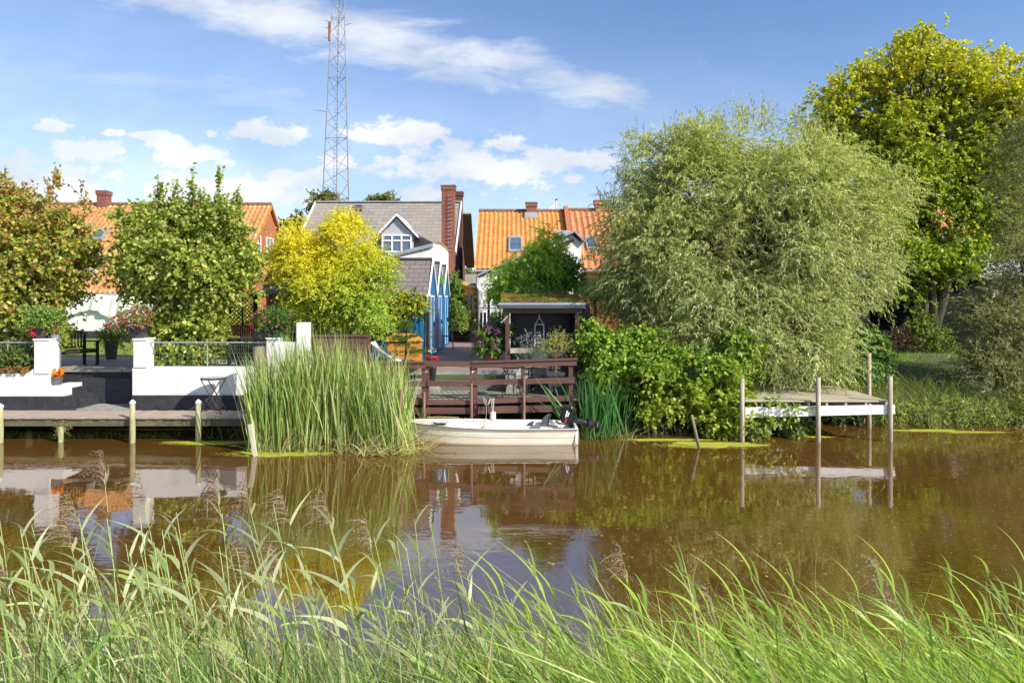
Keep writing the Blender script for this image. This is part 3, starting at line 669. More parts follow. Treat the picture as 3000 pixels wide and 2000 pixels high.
MB().prism([(wx(2840, 40), 39.6, wz(812, 40)), (wx(2840, 40), 43, wz(690, 43)), (wx(2840, 40), 46.5, wz(812, 46)), (wx(2840, 40), 46.5, wz(812, 46)-.1), (wx(2840, 40), 39.6, wz(812, 40)-.1)], (6, 0, 0)).build('roof', MATS['corrugated'], h)
for a in (2900, 2955): window_front(h, wx(a, 40), wz(872, 40), wx(a+22, 40), wz(828, 40), 39.997, whitep)
h = thing('orange_roofed_house', (28, 52, 1), 'orange roofed house seen in slivers through the maple crown', 'house')
MB().box(25, 50, .5, 36, 57, 7.5).build('wall', brickor, h)
tile_roof('roof', 24.8, 36.2, (49.6, 7.4), (53.5, wz(575, 53)), tilered, h, .3, .42, amp=.05, seed=12)
MB().prism([(25, 50, 7.4), (25, 53.5, wz(575, 53)-.1), (25, 57, 7.4)], (.2, 0, 0)).build('gable_wall', brickor, h)

# --- lattice mast
YM = 60.0
h = thing('lattice_mast', (wx(988, YM), YM, 1.2), 'tall steel lattice radio mast rising behind the grey-roofed house', 'mast')
CX = wx(987, YM)
def leg(i, z):
    w = 2.25-(z-11.5)*.068; cx = CX+(z-11.5)*.0085+.02
    offs = [(-.5, -.25), (.5, -.2), (-.17, .55)][i]
    return Vector((cx+offs[0]*w, YM+offs[1]*w, z))
zs = [1.2+1.32*i for i in range(27)]
for i in range(3): MB().tube([leg(i, z) for z in zs], [.06-.0014*k for k in range(len(zs))], 6).build('leg', mat('mast_steel', (.22, .19, .16), (.14, .12, .1), 2, .5), h)
mb = MB()
for k in range(len(zs)-1):
    for i in range(3):
        j = (i+1) % 3; a, b_ = (i, j) if k % 2 else (j, i)
        mb.tube([leg(a, zs[k]), leg(b_, zs[k+1])], .02, 4)
        if k % 4 == 0: mb.tube([leg(i, zs[k]), leg(j, zs[k])], .018, 4)
mb.build('bracing', metal, h)
mb = MB(); la = [Vector((leg(2, z).x+.12, YM+.1, z)) for z in zs]
for s_ in (-.12, .12): mb.tube([p+Vector((s_, 0, 0)) for p in la], .02, 4)
for k in range(len(zs)-1):
    for q in range(4): p = la[k].lerp(la[k+1], q/4); mb.tube([p-Vector((.12, 0, 0)), p+Vector((.12, 0, 0))], .012, 4)
mb.build('ladder', metal, h)
for (py, s_) in ((332, -1), (118, -1), (78, 1), (70, -1), (90, -1)):
    z = wz(py, YM); p = leg(0 if s_ < 0 else 1, z); MB().tube([p, p+Vector((s_*(.5 if py > 100 else .3), 0, .1)), p+Vector((s_*(1.1 if py == 332 else .6), 0, .18))], [.02, .03, .012], 5).build('antenna', metal, h)
z = wz(92, YM); p = leg(0, z); MB().box(p.x-.18, p.y-.2, z-1.0, p.x-.02, p.y, z+.6).build('antenna_panel', rust, h)
MB().tube([leg(0, wz(560, YM)), at(930, 575, YM+14)], .0, 3)

# flagpole with pennant behind the right roof
h = thing('flagpole', (wx(1630, 45), 45, 1.2), 'thin white flagpole with a pennant behind the orange roof ridge', 'flagpole')
MB().tube([(wx(1630, 45), 45, 1.2), at(1630, 588, 45)], [.06, .035], 8).build('pole', whitep, h)
MB().lathe(at(1630, 588, 45), [(.02, -.02), (.08, .03), (.08, .1), (.01, .14)], 8).build('finial', rust, h)
MB().prism([at(1629, 590, 45), at(1600, 622, 45), at(1612, 650, 45), at(1629, 650, 45)], (0, .02, 0)).build('pennant', cloth, h)

# --- blue huts
HX = -2.55; XL = -5.4; ap = [21.8, 24.1, 26.4]; ed = [20.62, 22.95, 25.25, 27.6]; ZA, ZV = 4.36, 3.24
for i in range(3):
    lab = ['nearest of the three pointed blue garden huts, with a side window', 'middle of the three pointed blue garden huts, with a green box under its gable', 'farthest of the three pointed blue garden huts'][i]
    h = thing('beach_hut', (-4, ap[i], ZT), lab, 'hut', 'row of pointed blue huts')
    y0, y1 = ed[i]+.01, ed[i+1]-.01; yc = ap[i]
    MB().prism([(XL, y0, ZT), (XL, y1, ZT), (XL, y1, ZV), (XL, yc, ZA-.09), (XL, y0, ZV)], (HX-XL, 0, 0)).build('wall', blue, h)
    s1 = MB()   # cover strips
    k = 0; x = XL+.05
    if i == 0:
        while x < HX: s1.box(x, y0-.025, ZT, x+.04, y0-.001, ZV-.02); x += .16
    yy = y0+.1
    while yy < y1-.05:
        zt_ = ZV+(ZA-ZV)*(1-abs(yy-yc)/((y1-y0)/2))-.12; s1.box(HX+.001, yy, ZT, HX+.008, yy+.03, zt_); yy += .17
    s1.build('cover_strip', blue, h)
    for (ya, yb) in ((y0, yc), (y1, yc)):
        MB().prism([(XL-.1, ya-.0+(0.03 if ya == y0 else -.03)*0, ZV), (XL-.1, yb, ZA), (XL-.1, yb, ZA-.06), (XL-.1, ya, ZV-.06)], (HX-XL+.12, 0, 0)).build('roof', shingle, h)
        MB().bar((HX+.035, ya, ZV-.06), (HX+.035, yb, ZA+.0), .12, .035, (1, 0, 0)).build('bargeboard', whitep, h)
    MB().bar((XL-.1, yc, ZA+.02), (HX+.0, yc, ZA+.02), .16, .05).build('ridge', felt, h)
    f = MB(); dz = ZT+.1
    f.box(HX+.01, yc-.45, dz, HX+.022, yc-.41, dz+1.85).box(HX+.01, yc+.41, dz, HX+.022, yc+.45, dz+1.85).box(HX+.01, yc-.41, dz+1.8, HX+.022, yc+.41, dz+1.85)
    dd = f.build('door_frame', whitep, h)
    MB().box(HX+.009, yc-.40, dz, HX+.015, yc+.38, dz+1.78).build('door', blue, h)
    MB().box(HX+.0155, yc+.25, dz+.85, HX+.07, yc+.29, dz+1.0).build('handle', blackm, h)
    if i == 0:
        wx0, wx1 = wx(1122, 20.6), wx(1174, 20.6); window_front(h, wx0, 2.55, wx1, 3.05, y0-.03, mat('cream_paint', (.62, .52, .36), None, 4, .6), 2, 1)
        MB().box(wx0-.1, y0-.14, wz(940, 20.6)-.06, wx1+.06, y0-.03, wz(940, 20.6)+.02).build('sill', MATS['cream_paint'], h)
        MB().box(HX-.02, y0-.09, ZV-.1, HX+.1, y0-.02, ZV+.0).build('eave_cap', whitep, h)
    if i == 1: MB().box(HX+.03, yc-.1, wz(832, 24)-.0, HX+.16, yc+.12, wz(805, 24)).build('nest_box', mat('green_paint', (.1, .35, .05), None, 4, .5), h)
h = thing('gate_post', (wx(1253, 20), 20, ZT), 'dark grey square post with a latch by the nearest blue hut', 'post')
MB().box(wx(1248, 20), 19.9, ZT, wx(1258, 20), 20.05, wz(913, 20)).build('post', blackm, h); MB().tube([at(1262, 970, 19.88), at(1266, 980, 19.85), at(1262, 990, 19.88)], .012, 5).build('latch', metal, h)

# ================================================================== left quay
YW = 15.9
h = thing('quay_wall', (-11.9, YW, ZW), 'white rendered quay wall with black foot and square pillar, left of the steps', 'wall')
xa, xb = -14.5, wx(147, YW)
mb = MB().box(xa, YW, wz(1160, YW), xb-.02, YW+.3, wz(1094, YW)).box(wx(103, YW), YW-.03, wz(1095, YW)+.01, wx(147, YW), YW+.32, wz(996, YW))
mb.prism([(wx(80, YW), YW+.003, wz(1094, YW)), (wx(103, YW), YW+.003, wz(1094, YW)), (wx(103, YW), YW+.003, wz(1075, YW))], (0, .25, 0))
mb.box(xb-.02, YW+.0, wz(1160, YW), wx(185, YW), YW+.7, wz(1130, YW))
mb.build('wall', white, h)
MB().box(wx(101, YW), YW-.06, wz(996, YW), wx(149, YW), YW+.35, wz(992, YW)).build('pillar_cap', white, h)
MB().box(xa, YW-.12, ZW, wx(220, YW), YW+.9, wz(1160, YW)).build('plinth', black, h)
MB().box(wx(220, YW)+.002, YW+.05, ZW, wx(232, YW), YW+.9, wz(1168, YW)).box(wx(186, YW), YW+.31, wz(1160, YW), wx(197, YW), YW+.9, wz(1140, YW)).build('step', black, h)
h = thing('quay_wall', (-6.9, YW, ZW), 'long white rendered quay wall with black foot behind the small round table', 'wall')
xa, xb = wx(388, YW), wx(900, YW)
mb = MB().box(xa, YW, wz(1157, YW), xb, YW+.3, wz(1076, YW)).box(wx(393, YW), YW-.03, wz(1076, YW)+.003, wx(430, YW), YW+.32, wz(996, YW))
mb.box(wx(782, YW), YW-.02, wz(1076, YW)+.003, wx(818, YW), YW+.3, wz(994, YW)).box(wx(818, YW)+.002, YW, wz(1076, YW)+.003, wx(870, YW), YW+.28, wz(1002, YW)).box(wx(870, YW)+.002, YW-.04, wz(1076, YW)+.003, wx(900, YW), YW+.3, wz(945, YW))
mb.build('wall', white, h)
MB().box(wx(391, YW), YW-.06, wz(996, YW)+.002, wx(433, YW), YW+.35, wz(991, YW)).box(wx(780, YW), YW-.05, wz(994, YW)+.002, wx(820, YW), YW+.33, wz(989, YW)).build('pillar_cap', white, h)
MB().box(wx(390, YW), YW-.05, ZW, xb, YW+.3, wz(1157, YW)-.002).build('plinth', black, h)
h = thing('garden_stair', (wx(300, 16.6), 16.6, ZW), 'black painted stair recess between the two white quay walls', 'stairs')
mb = MB().box(wx(140, 16.9), 16.85, ZW, wx(395, 16.9), 17.1, wz(1088, 16.9)).box(wx(150, 16.7), 16.65, ZW, wx(395, 16.7), 16.84, wz(1107, 16.7)).box(wx(232, 16.2)+.01, 16.0, ZW, wx(250, 16.2), 16.64, wz(1168, 16.2)-.06).box(wx(200, 16.4)+.01, 16.3, ZW, wx(215, 16.4), 16.64, wz(1140, 16.2))
mb.build('riser', black, h); MB().box(wx(140, 16.9), 16.8, wz(1088, 16.9), wx(395, 16.9), 17.2, wz(1080, 16.9)).build('top_slab', slab, h)
MB().box(wx(225, YW), 15.86, ZW-.05, wx(385, YW), 16.64, ZW+.02).build('landing', concrete, h)
h = thing('garden_edge', (-7.4, 16.3, ZW), 'brown edging under the patio slabs', 'edging') if False else None
# walkway
h = thing('walkway', (-9.5, 15, ZW), 'narrow boarded walkway on posts along the white quay wall', 'jetty')
mb = MB(); x = -14.2; rgg = random.Random(4); xe = wx(742, 14.9)
while x < xe:
    mb.box(x, 14.86+rgg.uniform(-.012, .012), ZW-.035, x+.118, YW-.12, ZW-.0+rgg.uniform(-.004, .004)); x += .128
mb.build('planks', pinkp, h)
mb = MB().box(-14.2, 14.9, ZW-.2, xe, 15.0, ZW-.04).box(-14.2, 15.6, ZW-.2, xe, 15.7, ZW-.04); mb.build('beam', mat('mossy_beam', (.14, .13, .07), (.07, .065, .035), 4, .9, .5), h)
caps = MB()
for px, py in ((1, 1186), (388, 1175), (581, 1174)):
    lab = {1: 'white-capped mooring post at the left edge of the walkway', 388: 'white-capped mooring post below the right pillar of the stairs', 581: 'white-capped mooring post in front of the small round table'}[px]
    p = thing('mooring_post', (wx(px, 14.8), 14.8, 0), lab, 'post', 'posts along the walkway')
    zt_ = wz(py, 14.8)
    MB().tube([(wx(px, 14.8), 14.8, -.6), (wx(px, 14.8)+.0, 14.8, .3), (wx(px, 14.8), 14.8, zt_-.03)], [.062, .06, .052], 12).build('post', mat('mossy_post', (.42, .40, .22), (.2, .2, .09), 3, .85, .5) if 'mossy_post' not in MATS else MATS['mossy_post'], p, smooth=True)
    MB().lathe((wx(px, 14.8), 14.8, zt_-.05), [(.062, 0), (.062, .035), (.012, .085)], 12).build('cap', whitep, p)
p = thing('mooring_post', (wx(176, 14.85), 14.85, 0), 'short mossy broken post under the walkway, hung with weed', 'post', 'posts along the walkway')
MB().tube([(wx(176, 14.85), 14.85, -.5), (wx(178, 14.85), 14.85, .1), (wx(175, 14.85), 14.87, .33)], [.05, .055, .075], 10).build('post', MATS['mossy_post'], p, smooth=True)
weedpal = [(.25, .24, .1), (.18, .2, .07), (.3, .25, .12)]
crown('weed', [(wx(178, 14.8), 14.83, .33, .1, .06, .12), (wx(186, 14.8), 14.83, .42, .06, .05, .06)], 60, 6, .14, .03, .5, LEAF, p, weedpal, up=0, droop=.8, seed=61)
# wire panels on the wall
def wire_fence(px0, px1, label):
    Yf = 16.05; x0, x1 = wx(px0, Yf), wx(px1, Yf); z0, z1 = wz(1074, Yf), wz(1003, Yf)
    f = thing('wire_fence', ((x0+x1)/2, Yf, z0), label, 'fence', 'wire panels on the quay wall')
    MB().tube([(x0, Yf, z1), (x1, Yf, z1)], .02, 6).build('top_rail', zinc, f)
    mb = MB(); x = x0+.06
    while x < x1: mb.box(x-.0022, Yf-.0022, z0, x+.0022, Yf+.0022, z1); x += .11
    z = z0+.05
    while z < z1: mb.box(x0, Yf+.003, z-.0022, x1, Yf+.0075, z+.0022); z += .09
    mb.build('mesh', mat('green_wire', (.08, .16, .13), None, 5, .5) if 'green_wire' not in MATS else MATS['green_wire'], f)
    n = max(2, int((x1-x0)/1.2)); mb = MB()
    for i in range(n+1): xx = x0+.01+(x1-x0-.02)*i/n; MB().tube([(xx, Yf+.02, z0-.3), (xx, Yf+.02, z1)], .014, 6).build('stake', zinc, f)
wire_fence(-60, 102, 'wire mesh panel with pale top rail at the far left')
wire_fence(433, 780, 'long wire mesh panel with pale top rail above the white wall')
# ivy hedge on left wall
p = thing('ivy_hedge', (-12.6, 16.5, 1.5), 'low ivy hedge with dry leaves spilling on the left quay wall', 'hedge')
crown('foliage', [(wx(40, 16.2), 16.15, wz(1048, 16.2), .75, .22, .26), (wx(-20, 16.2), 16.2, wz(1050, 16.2), .5, .3, .25)], 700, 12, .14, .06, .75, GLOSSY, p, [(.06, .12, .02), (.1, .17, .03), (.2, .24, .06), (.25, .15, .06)], seed=11, rnd=True, wts=[4, 3, 1, 1])
crown('dry_leaves', [(wx(50, 16.0), 15.98, wz(1084, 16), .55, .1, .05)], 130, 10, .1, .05, .6, LEAF, p, [(.38, .24, .1), (.25, .14, .06)], seed=12, rnd=True)

# bistro table
def bistro(px, pyt, Y, zb, label):
    x = wx(px, Y); zt_ = wz(pyt, Y); h = thing('bistro_table', (x, Y, zb), label, 'table')
    MB().lathe((x, Y, zt_-.03), [(.27, 0), (.285, .01), (.285, .03), (.27, .035), (.0, .036)], 28).build('tabletop', blackm, h)
    MB().lathe((x, Y, zt_+.0065), [(.25, 0), (.0, .001)], 28).build('glass_inlay', mat('clouded_glass', (.35, .33, .3), (.22, .2, .18), 3, .25), h)
    for s in (-1, 1):
        MB().tube([(x+s*.24, Y-.15, zb), (x+s*.02, Y-.16, zb+.35), (x-s*.22, Y-.15, zt_-.03)], .011, 6).build('leg', blackm, h)
        MB().tube([(x+s*.24, Y+.15, zb), (x+s*.02, Y+.16, zb+.35), (x-s*.22, Y+.15, zt_-.03)], .011, 6).build('leg', blackm, h)
        MB().tube([(x+s*.17, Y-.15, zb+.1), (x+s*.17, Y+.15, zb+.1)], .008, 5).build('stretcher', blackm, h)
bistro(626, 1106, 15.45, ZW, 'small round black folding table on the boarded walkway')
h = MB(); 
for k in range(3): h.tube([(wx(712+k*7, 15.6)+.05*math.cos(a), 15.6+.05*math.sin(a), ZW+.03+.015*math.sin(2*a+k)) for a in np.linspace(0, 2*PI, 12)], .01, 5)
tag(h.build('rope_coil', rope, smooth=True), 'small coil of white line lying on the walkway', 'rope')

# pots ----------------------------------------------------------------
def bowl(px, py0, py1, w, Y, label, ribs=True, m=potdark):
    x = wx(px, Y); z0 = wz(py1, Y); z1 = wz(py0, Y); r = w/2000*Y/2; hgt_ = z1-z0
    h = thing('flower_bowl', (x, Y, z0), label, 'flower pot', 'flower bowls on the pillars')
    prof = [(r*.45, 0), (r*.5, .02), (r*.8, hgt_*.4), (r*.95, hgt_*.75), (r, hgt_*.93), (r*1.05, hgt_), (r*.97, hgt_), (r*.9, hgt_*.85), (0, hgt_*.85)]
    mb = MB(); n = 48; k0 = 0
    for i, (rr_, z) in enumerate(prof):
        for j in range(n):
            t_ = 2*PI*j/n; q = rr_*(1+(.04*math.cos(t_*16) if 0 < i < 4 else 0)); mb.v.append((x+q*math.cos(t_), Y+q*math.sin(t_), z0+z))
    for i in range(len(prof)-1):
        for j in range(n): a0 = i*n+j; a1 = i*n+(j+1) % n; mb.f.append((a0, a1, a1+n, a0+n))
    mb.build('bowl', m, h, smooth=True); return h, (x, Y, z1)
fuch = [(.1, .2, .03), (.16, .27, .05), (.24, .32, .08)]
def flowers(parent, ell, n, size, pal, seed, name='flowers', droop=.2):
    rng = np.random.default_rng(seed); E = np.array([e[:6] for e in ell]); k = rng.integers(0, len(E), n); d = nrm(rng.normal(size=(n, 3)))
    P = E[k, :3]+d*E[k, 3:]; m_ = 5; Pn = np.repeat(P, m_, 0); D = nrm(np.repeat(d, m_, 0)*.5+rng.normal(size=(n*m_, 3))*.8+np.array([0, 0, -droop]))
    c = np.repeat(pick(pal, n, rng, .15), m_, 0)
    return leaves_mesh(Pn, D, rng.normal(size=(n*m_, 3)), np.full(n*m_, size), np.full(n*m_, size*.7), c, name, LEAF, parent)
red = [(.6, .03, .06), (.65, .08, .12), (.5, .02, .1)]
h, (x, y, z) = bowl(122, 960, 992, 62, 16.05, 'ribbed black bowl of light green fuchsia on the left pillar')
crown('foliage', [(x+.05, y, z+.22, .42, .3, .25), (x+.35, y, z+.0, .22, .15, .15), (x-.15, y-.05, z+.3, .25, .2, .2)], 260, 12, .2, .06, .55, LEAF, h, fuch, droop=.35, seed=21)
flowers(h, [(x+.35, y-.1, z-.02, .18, .1, .12), (x-.02, y-.22, z-.1, .06, .05, .08)], 22, .05, red, 5)
h, (x, y, z) = bowl(407, 955, 991, 64, 16.05, 'ribbed black bowl of red flowering fuchsia on the pillar right of the steps')
crown('foliage', [(x, y, z+.22, .3, .25, .25), (x-.35, y, z+.12, .3, .18, .15), (x-.5, y, z+.0, .2, .15, .1)], 230, 11, .2, .05, .5, LEAF, h, [(.2, .22, .06), (.28, .2, .08), (.14, .2, .05)], droop=.35, seed=22)
flowers(h, [(x-.4, y-.08, z+.08, .28, .15, .15), (x+.05, y-.15, z+.15, .3, .15, .25)], 70, .045, red, 6)
h, (x, y, z) = bowl(800, 955, 988, 62, 16.05, 'ribbed black bowl of dark green fuchsia on the pillar beside the cattails')
crown('foliage', [(x, y, z+.2, .42, .3, .25), (x+.1, y, z-.05, .4, .25, .15)], 300, 12, .18, .055, .55, LEAF, h, [(.05, .13, .02), (.08, .17, .03), (.12, .2, .04)], droop=.35, seed=23)
flowers(h, [(x, y-.1, z+.12, .5, .22, .3)], 38, .05, [(.55, .04, .12), (.6, .08, .2)], 7)
def pot(name, px, pyt, pyb, wt_, wb, Y, m, label, group=None, cat='flower pot'):
    x = wx(px, Y); z0 = wz(pyb, Y); z1 = wz(pyt, Y); a, b_ = wt_/4000*Y, wb/4000*Y; H = z1-z0
    h = thing(name, (x, Y, z0), label, cat, group)
    MB().lathe((x, Y, z0), [(b_, 0), (b_+(a-b_)*.5, H*.4), (a*.98, H*.9), (a, H*.93), (a, H), (a*.92, H), (a*.9, H*.92), (0, H*.92)], 24).build('pot', m, h, smooth=True)
    return h, (x, Y, z1)
h, (x, y, z) = pot('flower_pot', 162, 1104, 1130, 40, 30, 16.1, potgrey, 'small grey pot of orange marigolds on the white step')
flowers(h, [(x, y, z+.1, .16, .14, .09)], 110, .045, [(.8, .25, .01), (.85, .42, .02), (.75, .15, .01)], 9, droop=-.2)
crown('foliage', [(x, y, z+.02, .14, .13, .06)], 60, 10, .08, .03, .5, LEAF, h, [(.1, .18, .02)], seed=24)
h, (x, y, z) = pot('tall_pot', 326, 998, 1052, 38, 26, 19.5, mat('pot_taupe', (.2, .13, .1), (.05, .045, .04), 1.2, .25, coat=.4), 'tall dark glazed pot with leafy shrub at the lawn edge')
crown('foliage', [(x+.1, y, z+.25, .38, .3, .22), (x-.1, y, z+.1, .3, .25, .2), (x+.3, y, z+.02, .25, .2, .15)], 220, 11, .22, .07, .5, LEAF, h, [(.22, .28, .06), (.15, .22, .04), (.3, .33, .1)], droop=.3, seed=25, twigm=barkp)

# sculpture bust
x, Y = wx(161, 16.9), 16.9; z0 = ZP+.0
h = thing('bust_sculpture', (x, Y, z0), 'grey stone head on a square column beside the wooden bench', 'sculpture')
MB().box(x-.16, Y-.16, z0, x+.2, Y+.16, z0+.06).build('base_slab', stone, h)
MB().box(x-.09, Y-.09, z0+.06, x+.1, Y+.09, z0+.52).box(x-.065, Y-.075, z0+.52, x+.075, Y+.075, z0+.58).build('column', stone, h, bevel=.01)
bm = MB(); bm.lathe((x, Y, z0+.56), [(.05, 0), (.06, .04), (.11, .09), (.135, .16), (.14, .23), (.12, .3), (.07, .345), (.01, .36)], 18)
bm.prism([(x+.1, Y-.03, z0+.68), (x+.1, Y-.03, z0+.8), (x+.13, Y-.03, z0+.79), (x+.17, Y-.03, z0+.72)], (0, .06, 0)).box(x+.1, Y-.04, z0+.645, x+.145, Y+.04, z0+.665).box(x+.09, Y-.05, z0+.8, x+.145, Y+.05, z0+.82)
bm.tube([(x+.02, Y-.14, z0+.74), (x-.01, Y-.155, z0+.78), (x-.02, Y-.14, z0+.72)], .016, 6)
bm.build('head', stone, h, smooth=True)
# bench
h = thing('garden_bench', (wx(208, 17.9), 17.9, ZP), 'dark slatted wooden garden bench on the left patio', 'bench', rz=math.radians(68))
for sx_ in (-1, 1):
    for (yy, ht_) in ((-.25, .62), (.25, .86)):
        MB().box(sx_*.55-.03, yy-.03, 0, sx_*.55+.03, yy+.03, ht_).build('leg', darkw, h, local=True)
    MB().box(sx_*.55-.035, -.3, .62, sx_*.55+.035, .3, .655).build('armrest', darkw, h, local=True)
mb = MB()
for i in range(5): mb.box(-.6, -.27+i*.1, .41, .6, -.19+i*.1, .435)
mb.box(-.52, -.25, .34, .52, -.22, .405); mb.build('seat', darkw, h, local=True)
mb = MB(); xx = -.5
while xx < .51: mb.box(xx, .235, .5, xx+.035, .255, .83+.05*math.cos(xx*2.5)); xx += .085
for i in range(12):
    a, b_ = -.52+i*1.04/12, -.52+(i+1)*1.04/12; mb.bar((a, .25, .86+.05*math.cos(a*2.5)), (b_, .25, .86+.05*math.cos(b_*2.5)), .05, .07)
mb.box(-.52, .225, .46, .52, .265, .5); mb.build('backrest', darkw, h, local=True)
# log by the cattails
x = wx(758, 15.2); tag(MB().tube([(x, 15.2, -.3), (x+.02, 15.2, 1.2), (x+.0, 15.22, wz(1015, 15.2))], [.11, .1, .12], 12).build('log_post', barkp, smooth=True), 'thick pale log standing among the cattail leaves', 'log')

# garden shelter with lattice
YS_ = 19.8
h = thing('garden_shelter', (wx(820, YS_), YS_+1, ZP), 'dark timber garden shelter with a felt roof behind the yellow tree', 'shelter')
x0, x1 = wx(748, YS_), wx(1010, YS_)
MB().prism([(x0-.1, YS_-.25, wz(862, YS_)), (x0+.6, YS_+2.4, wz(800, YS_+2.4)), (x0+.6, YS_+2.4, wz(804, YS_+2.4)), (x0-.1, YS_-.25, wz(868, YS_))], (x1-x0, 0, 0)).build('roof', felt, h)
MB().box(x0-.1, YS_-.28, wz(868, YS_)-.03, x1-.1, YS_-.253, wz(862, YS_)).build('fascia', brownw, h)
MB().box(x0+.3, YS_+2.2, ZT-.1, x1, YS_+2.3, 3.7).box(x1-.06, YS_+.1, ZT-.1, x1, YS_+2.2, 3.3).build('wall', darkw, h)
for xx in (x0, x1-.2): MB().box(xx-.05, YS_-.05, ZT-.1, xx+.05, YS_+.05, 3.2).build('post', darkw, h)
h = thing('lattice_fence', (wx(715, YS_), YS_, ZP), 'brown fence panel with a diagonal lattice top beside the shelter', 'fence')
x0, x1 = wx(676, YS_), wx(746, YS_); za, zb, zc = wz(1050, YS_), wz(953, YS_), wz(868, YS_)
mb = MB(); s = .12; Wd, Hd = x1-x0, zc-zb; k = -Hd
while k < Wd:
    for sg in (0, 1):
        a0, a1 = max(k, 0), min(k+Hd, Wd)
        if a1 > a0:
            p0 = (a0, a0-k); p1 = (a1, a1-k)
            if sg: p0 = (Wd-a0, a0-k); p1 = (Wd-a1, a1-k)
            mb.bar((x0+p0[0], YS_+.012*sg, zb+p0[1]), (x0+p1[0], YS_+.012*sg, zb+p1[1]), .01, .022, (0, 1, 0)) if False else mb.prism([(x0+p0[0]-.013, YS_+.012*sg, zb+p0[1]), (x0+p0[0]+.013, YS_+.012*sg, zb+p0[1]), (x0+p1[0]+.013, YS_+.012*sg, zb+p1[1]), (x0+p1[0]-.013, YS_+.012*sg, zb+p1[1])], (0, .009, 0))
    k += s
mb.build('lattice', darkw, h)
mb = MB(); xx = x0
while xx < x1+.5: mb.box(xx, YS_-.02, za, xx+.05, YS_, zb-.03); xx += .065
mb.build('slat_panel', brownv, h)
MB().box(x0-.04, YS_-.03, za, x0, YS_+.04, zc+.05).box(x1, YS_-.03, za, x1+.04, YS_+.04, zc+.05).box(x0, YS_-.03, zb-.03, x1, YS_+.03, zb).box(x0, YS_-.03, zc, x1, YS_+.03, zc+.04).build('frame', darkw, h)
MB().box((x0+x1)/2-.02, YS_-.035, zb, (x0+x1)/2+.02, YS_-.004, zc).build('mullion', darkw, h)
# patio table & chairs
x, Y = wx(738, 17.6), 17.6
h = thing('patio_table', (x, Y, ZP), 'dark rectangular patio table before the lattice fence', 'table')
mb = MB()
for i in range(8): mb.box(x-.55, Y-.4+i*.1, wz(992, Y), x+.65, Y-.31+i*.1, wz(992, Y)+.03)
mb.build('tabletop', darkw, h)
for sx_ in (-.45, .5):
    for sy in (-.32, .32): MB().box(x+sx_-.03, Y+sy-.03, ZP, x+sx_+.03, Y+sy+.03, wz(992, Y)).build('leg', darkw, h)
def cane_chair(x, Y, rz, label):
    h = thing('patio_chair', (x, Y, ZP), label, 'chair', 'chairs round the patio table', rz)
    MB().box(-.24, -.24, .4, .24, .24, .46).build('seat', blackm, h, local=True, bevel=.01)
    MB().box(-.24, .2, .47, .24, .25, .95).build('backrest', blackm, h, local=True, bevel=.015)
    for a in (-.2, .2):
        for b_ in (-.2, .2): MB().box(a-.02, b_-.02, 0, a+.02, b_+.02, .4).build('leg', blackm, h, local=True)
        MB().box(a*1.15-.02, -.2, .62, a*1.15+.02, .2, .65).build('armrest', blackm, h, local=True)
cane_chair(x-.1, Y+.75, .1, 'black patio chair behind the dark table, back to the lattice'); cane_chair(x+.5, Y-.4, PI, 'black patio chair tucked in front of the dark table')

# brown board screen and terrace stuff
Y = 16.5
h = thing('board_screen', (wx(990, Y), Y, .8), 'low brown board screen behind the top of the cattails', 'fence')
x0, x1 = wx(900, Y), wx(1083, Y); zt_ = wz(980, Y); mb = MB(); z = zt_-.2
while z > .4: mb.box(x0, Y, z, x1, Y+.04, z+.145); z -= .15
mb.build('boards', brownw, h); MB().box(x0-.02, Y-.04, zt_-.05, x1+.02, Y+.1, zt_).build('cap_rail', brownw, h)
Y = 19.4
h = thing('planter_box', (wx(1180, Y), Y, ZT), 'ochre wooden box with pitched lid beside the blue hut', 'box')
x0, x1 = wx(1125, Y), wx(1236, Y)
MB().box(x0+.1, Y, ZT, x1-.06, Y+.5, wz(1000, Y)).build('body', ochre, h)
MB().prism([(x0, Y-.06, wz(1000, Y)), (x1, Y-.06, wz(1000, Y)), (x1-.25, Y+.05, wz(980, Y)), (x0+.3, Y+.05, wz(974, Y))], (0, .5, 0)).build('lid', ochre, h)
MB().box(x0+.35, Y-.02, ZT+.06, x0+.42, Y-.003, wz(1002, Y)).box(x0+.1, Y-.02, ZT+.25, x1-.06, Y-.003, ZT+.3).build('batten', ochre, h)
# sun lounger cover
Y = 17.9; x = wx(1128, Y)
h = thing('deck_chair', (x, Y, ZT), 'pale folded deck chair with white cushion left of the potted conifer', 'chair')
vs = []; 
for i in range(9):
    t_ = i/8; xx = x-.3+t_*.75; zz = wz(1000, Y)-.55*t_**.7*1.0 if True else 0
    for s_ in (-.25, .25): vs.append((xx, Y+s_, max(ZT+.28, zz)))
o = MB().add(vs, [(2*i, 2*i+1, 2*i+3, 2*i+2) for i in range(8)]).build('cushion', cloth, h, smooth=True); sl = o.modifiers.new('s', 'SOLIDIFY'); sl.thickness = .06
for s_ in (-.27, .27): MB().tube([(x-.32, Y+s_, wz(1003, Y)), (x+.3, Y+s_, ZT+.24), (x+.7, Y+s_, ZT+.22)], .015, 6).tube([(x-.15, Y+s_, ZT), (x+.1, Y+s_, ZT+.45)], .014, 6).tube([(x+.55, Y+s_, ZT), (x+.5, Y+s_, ZT+.24)], .014, 6).build('frame', metal, h)
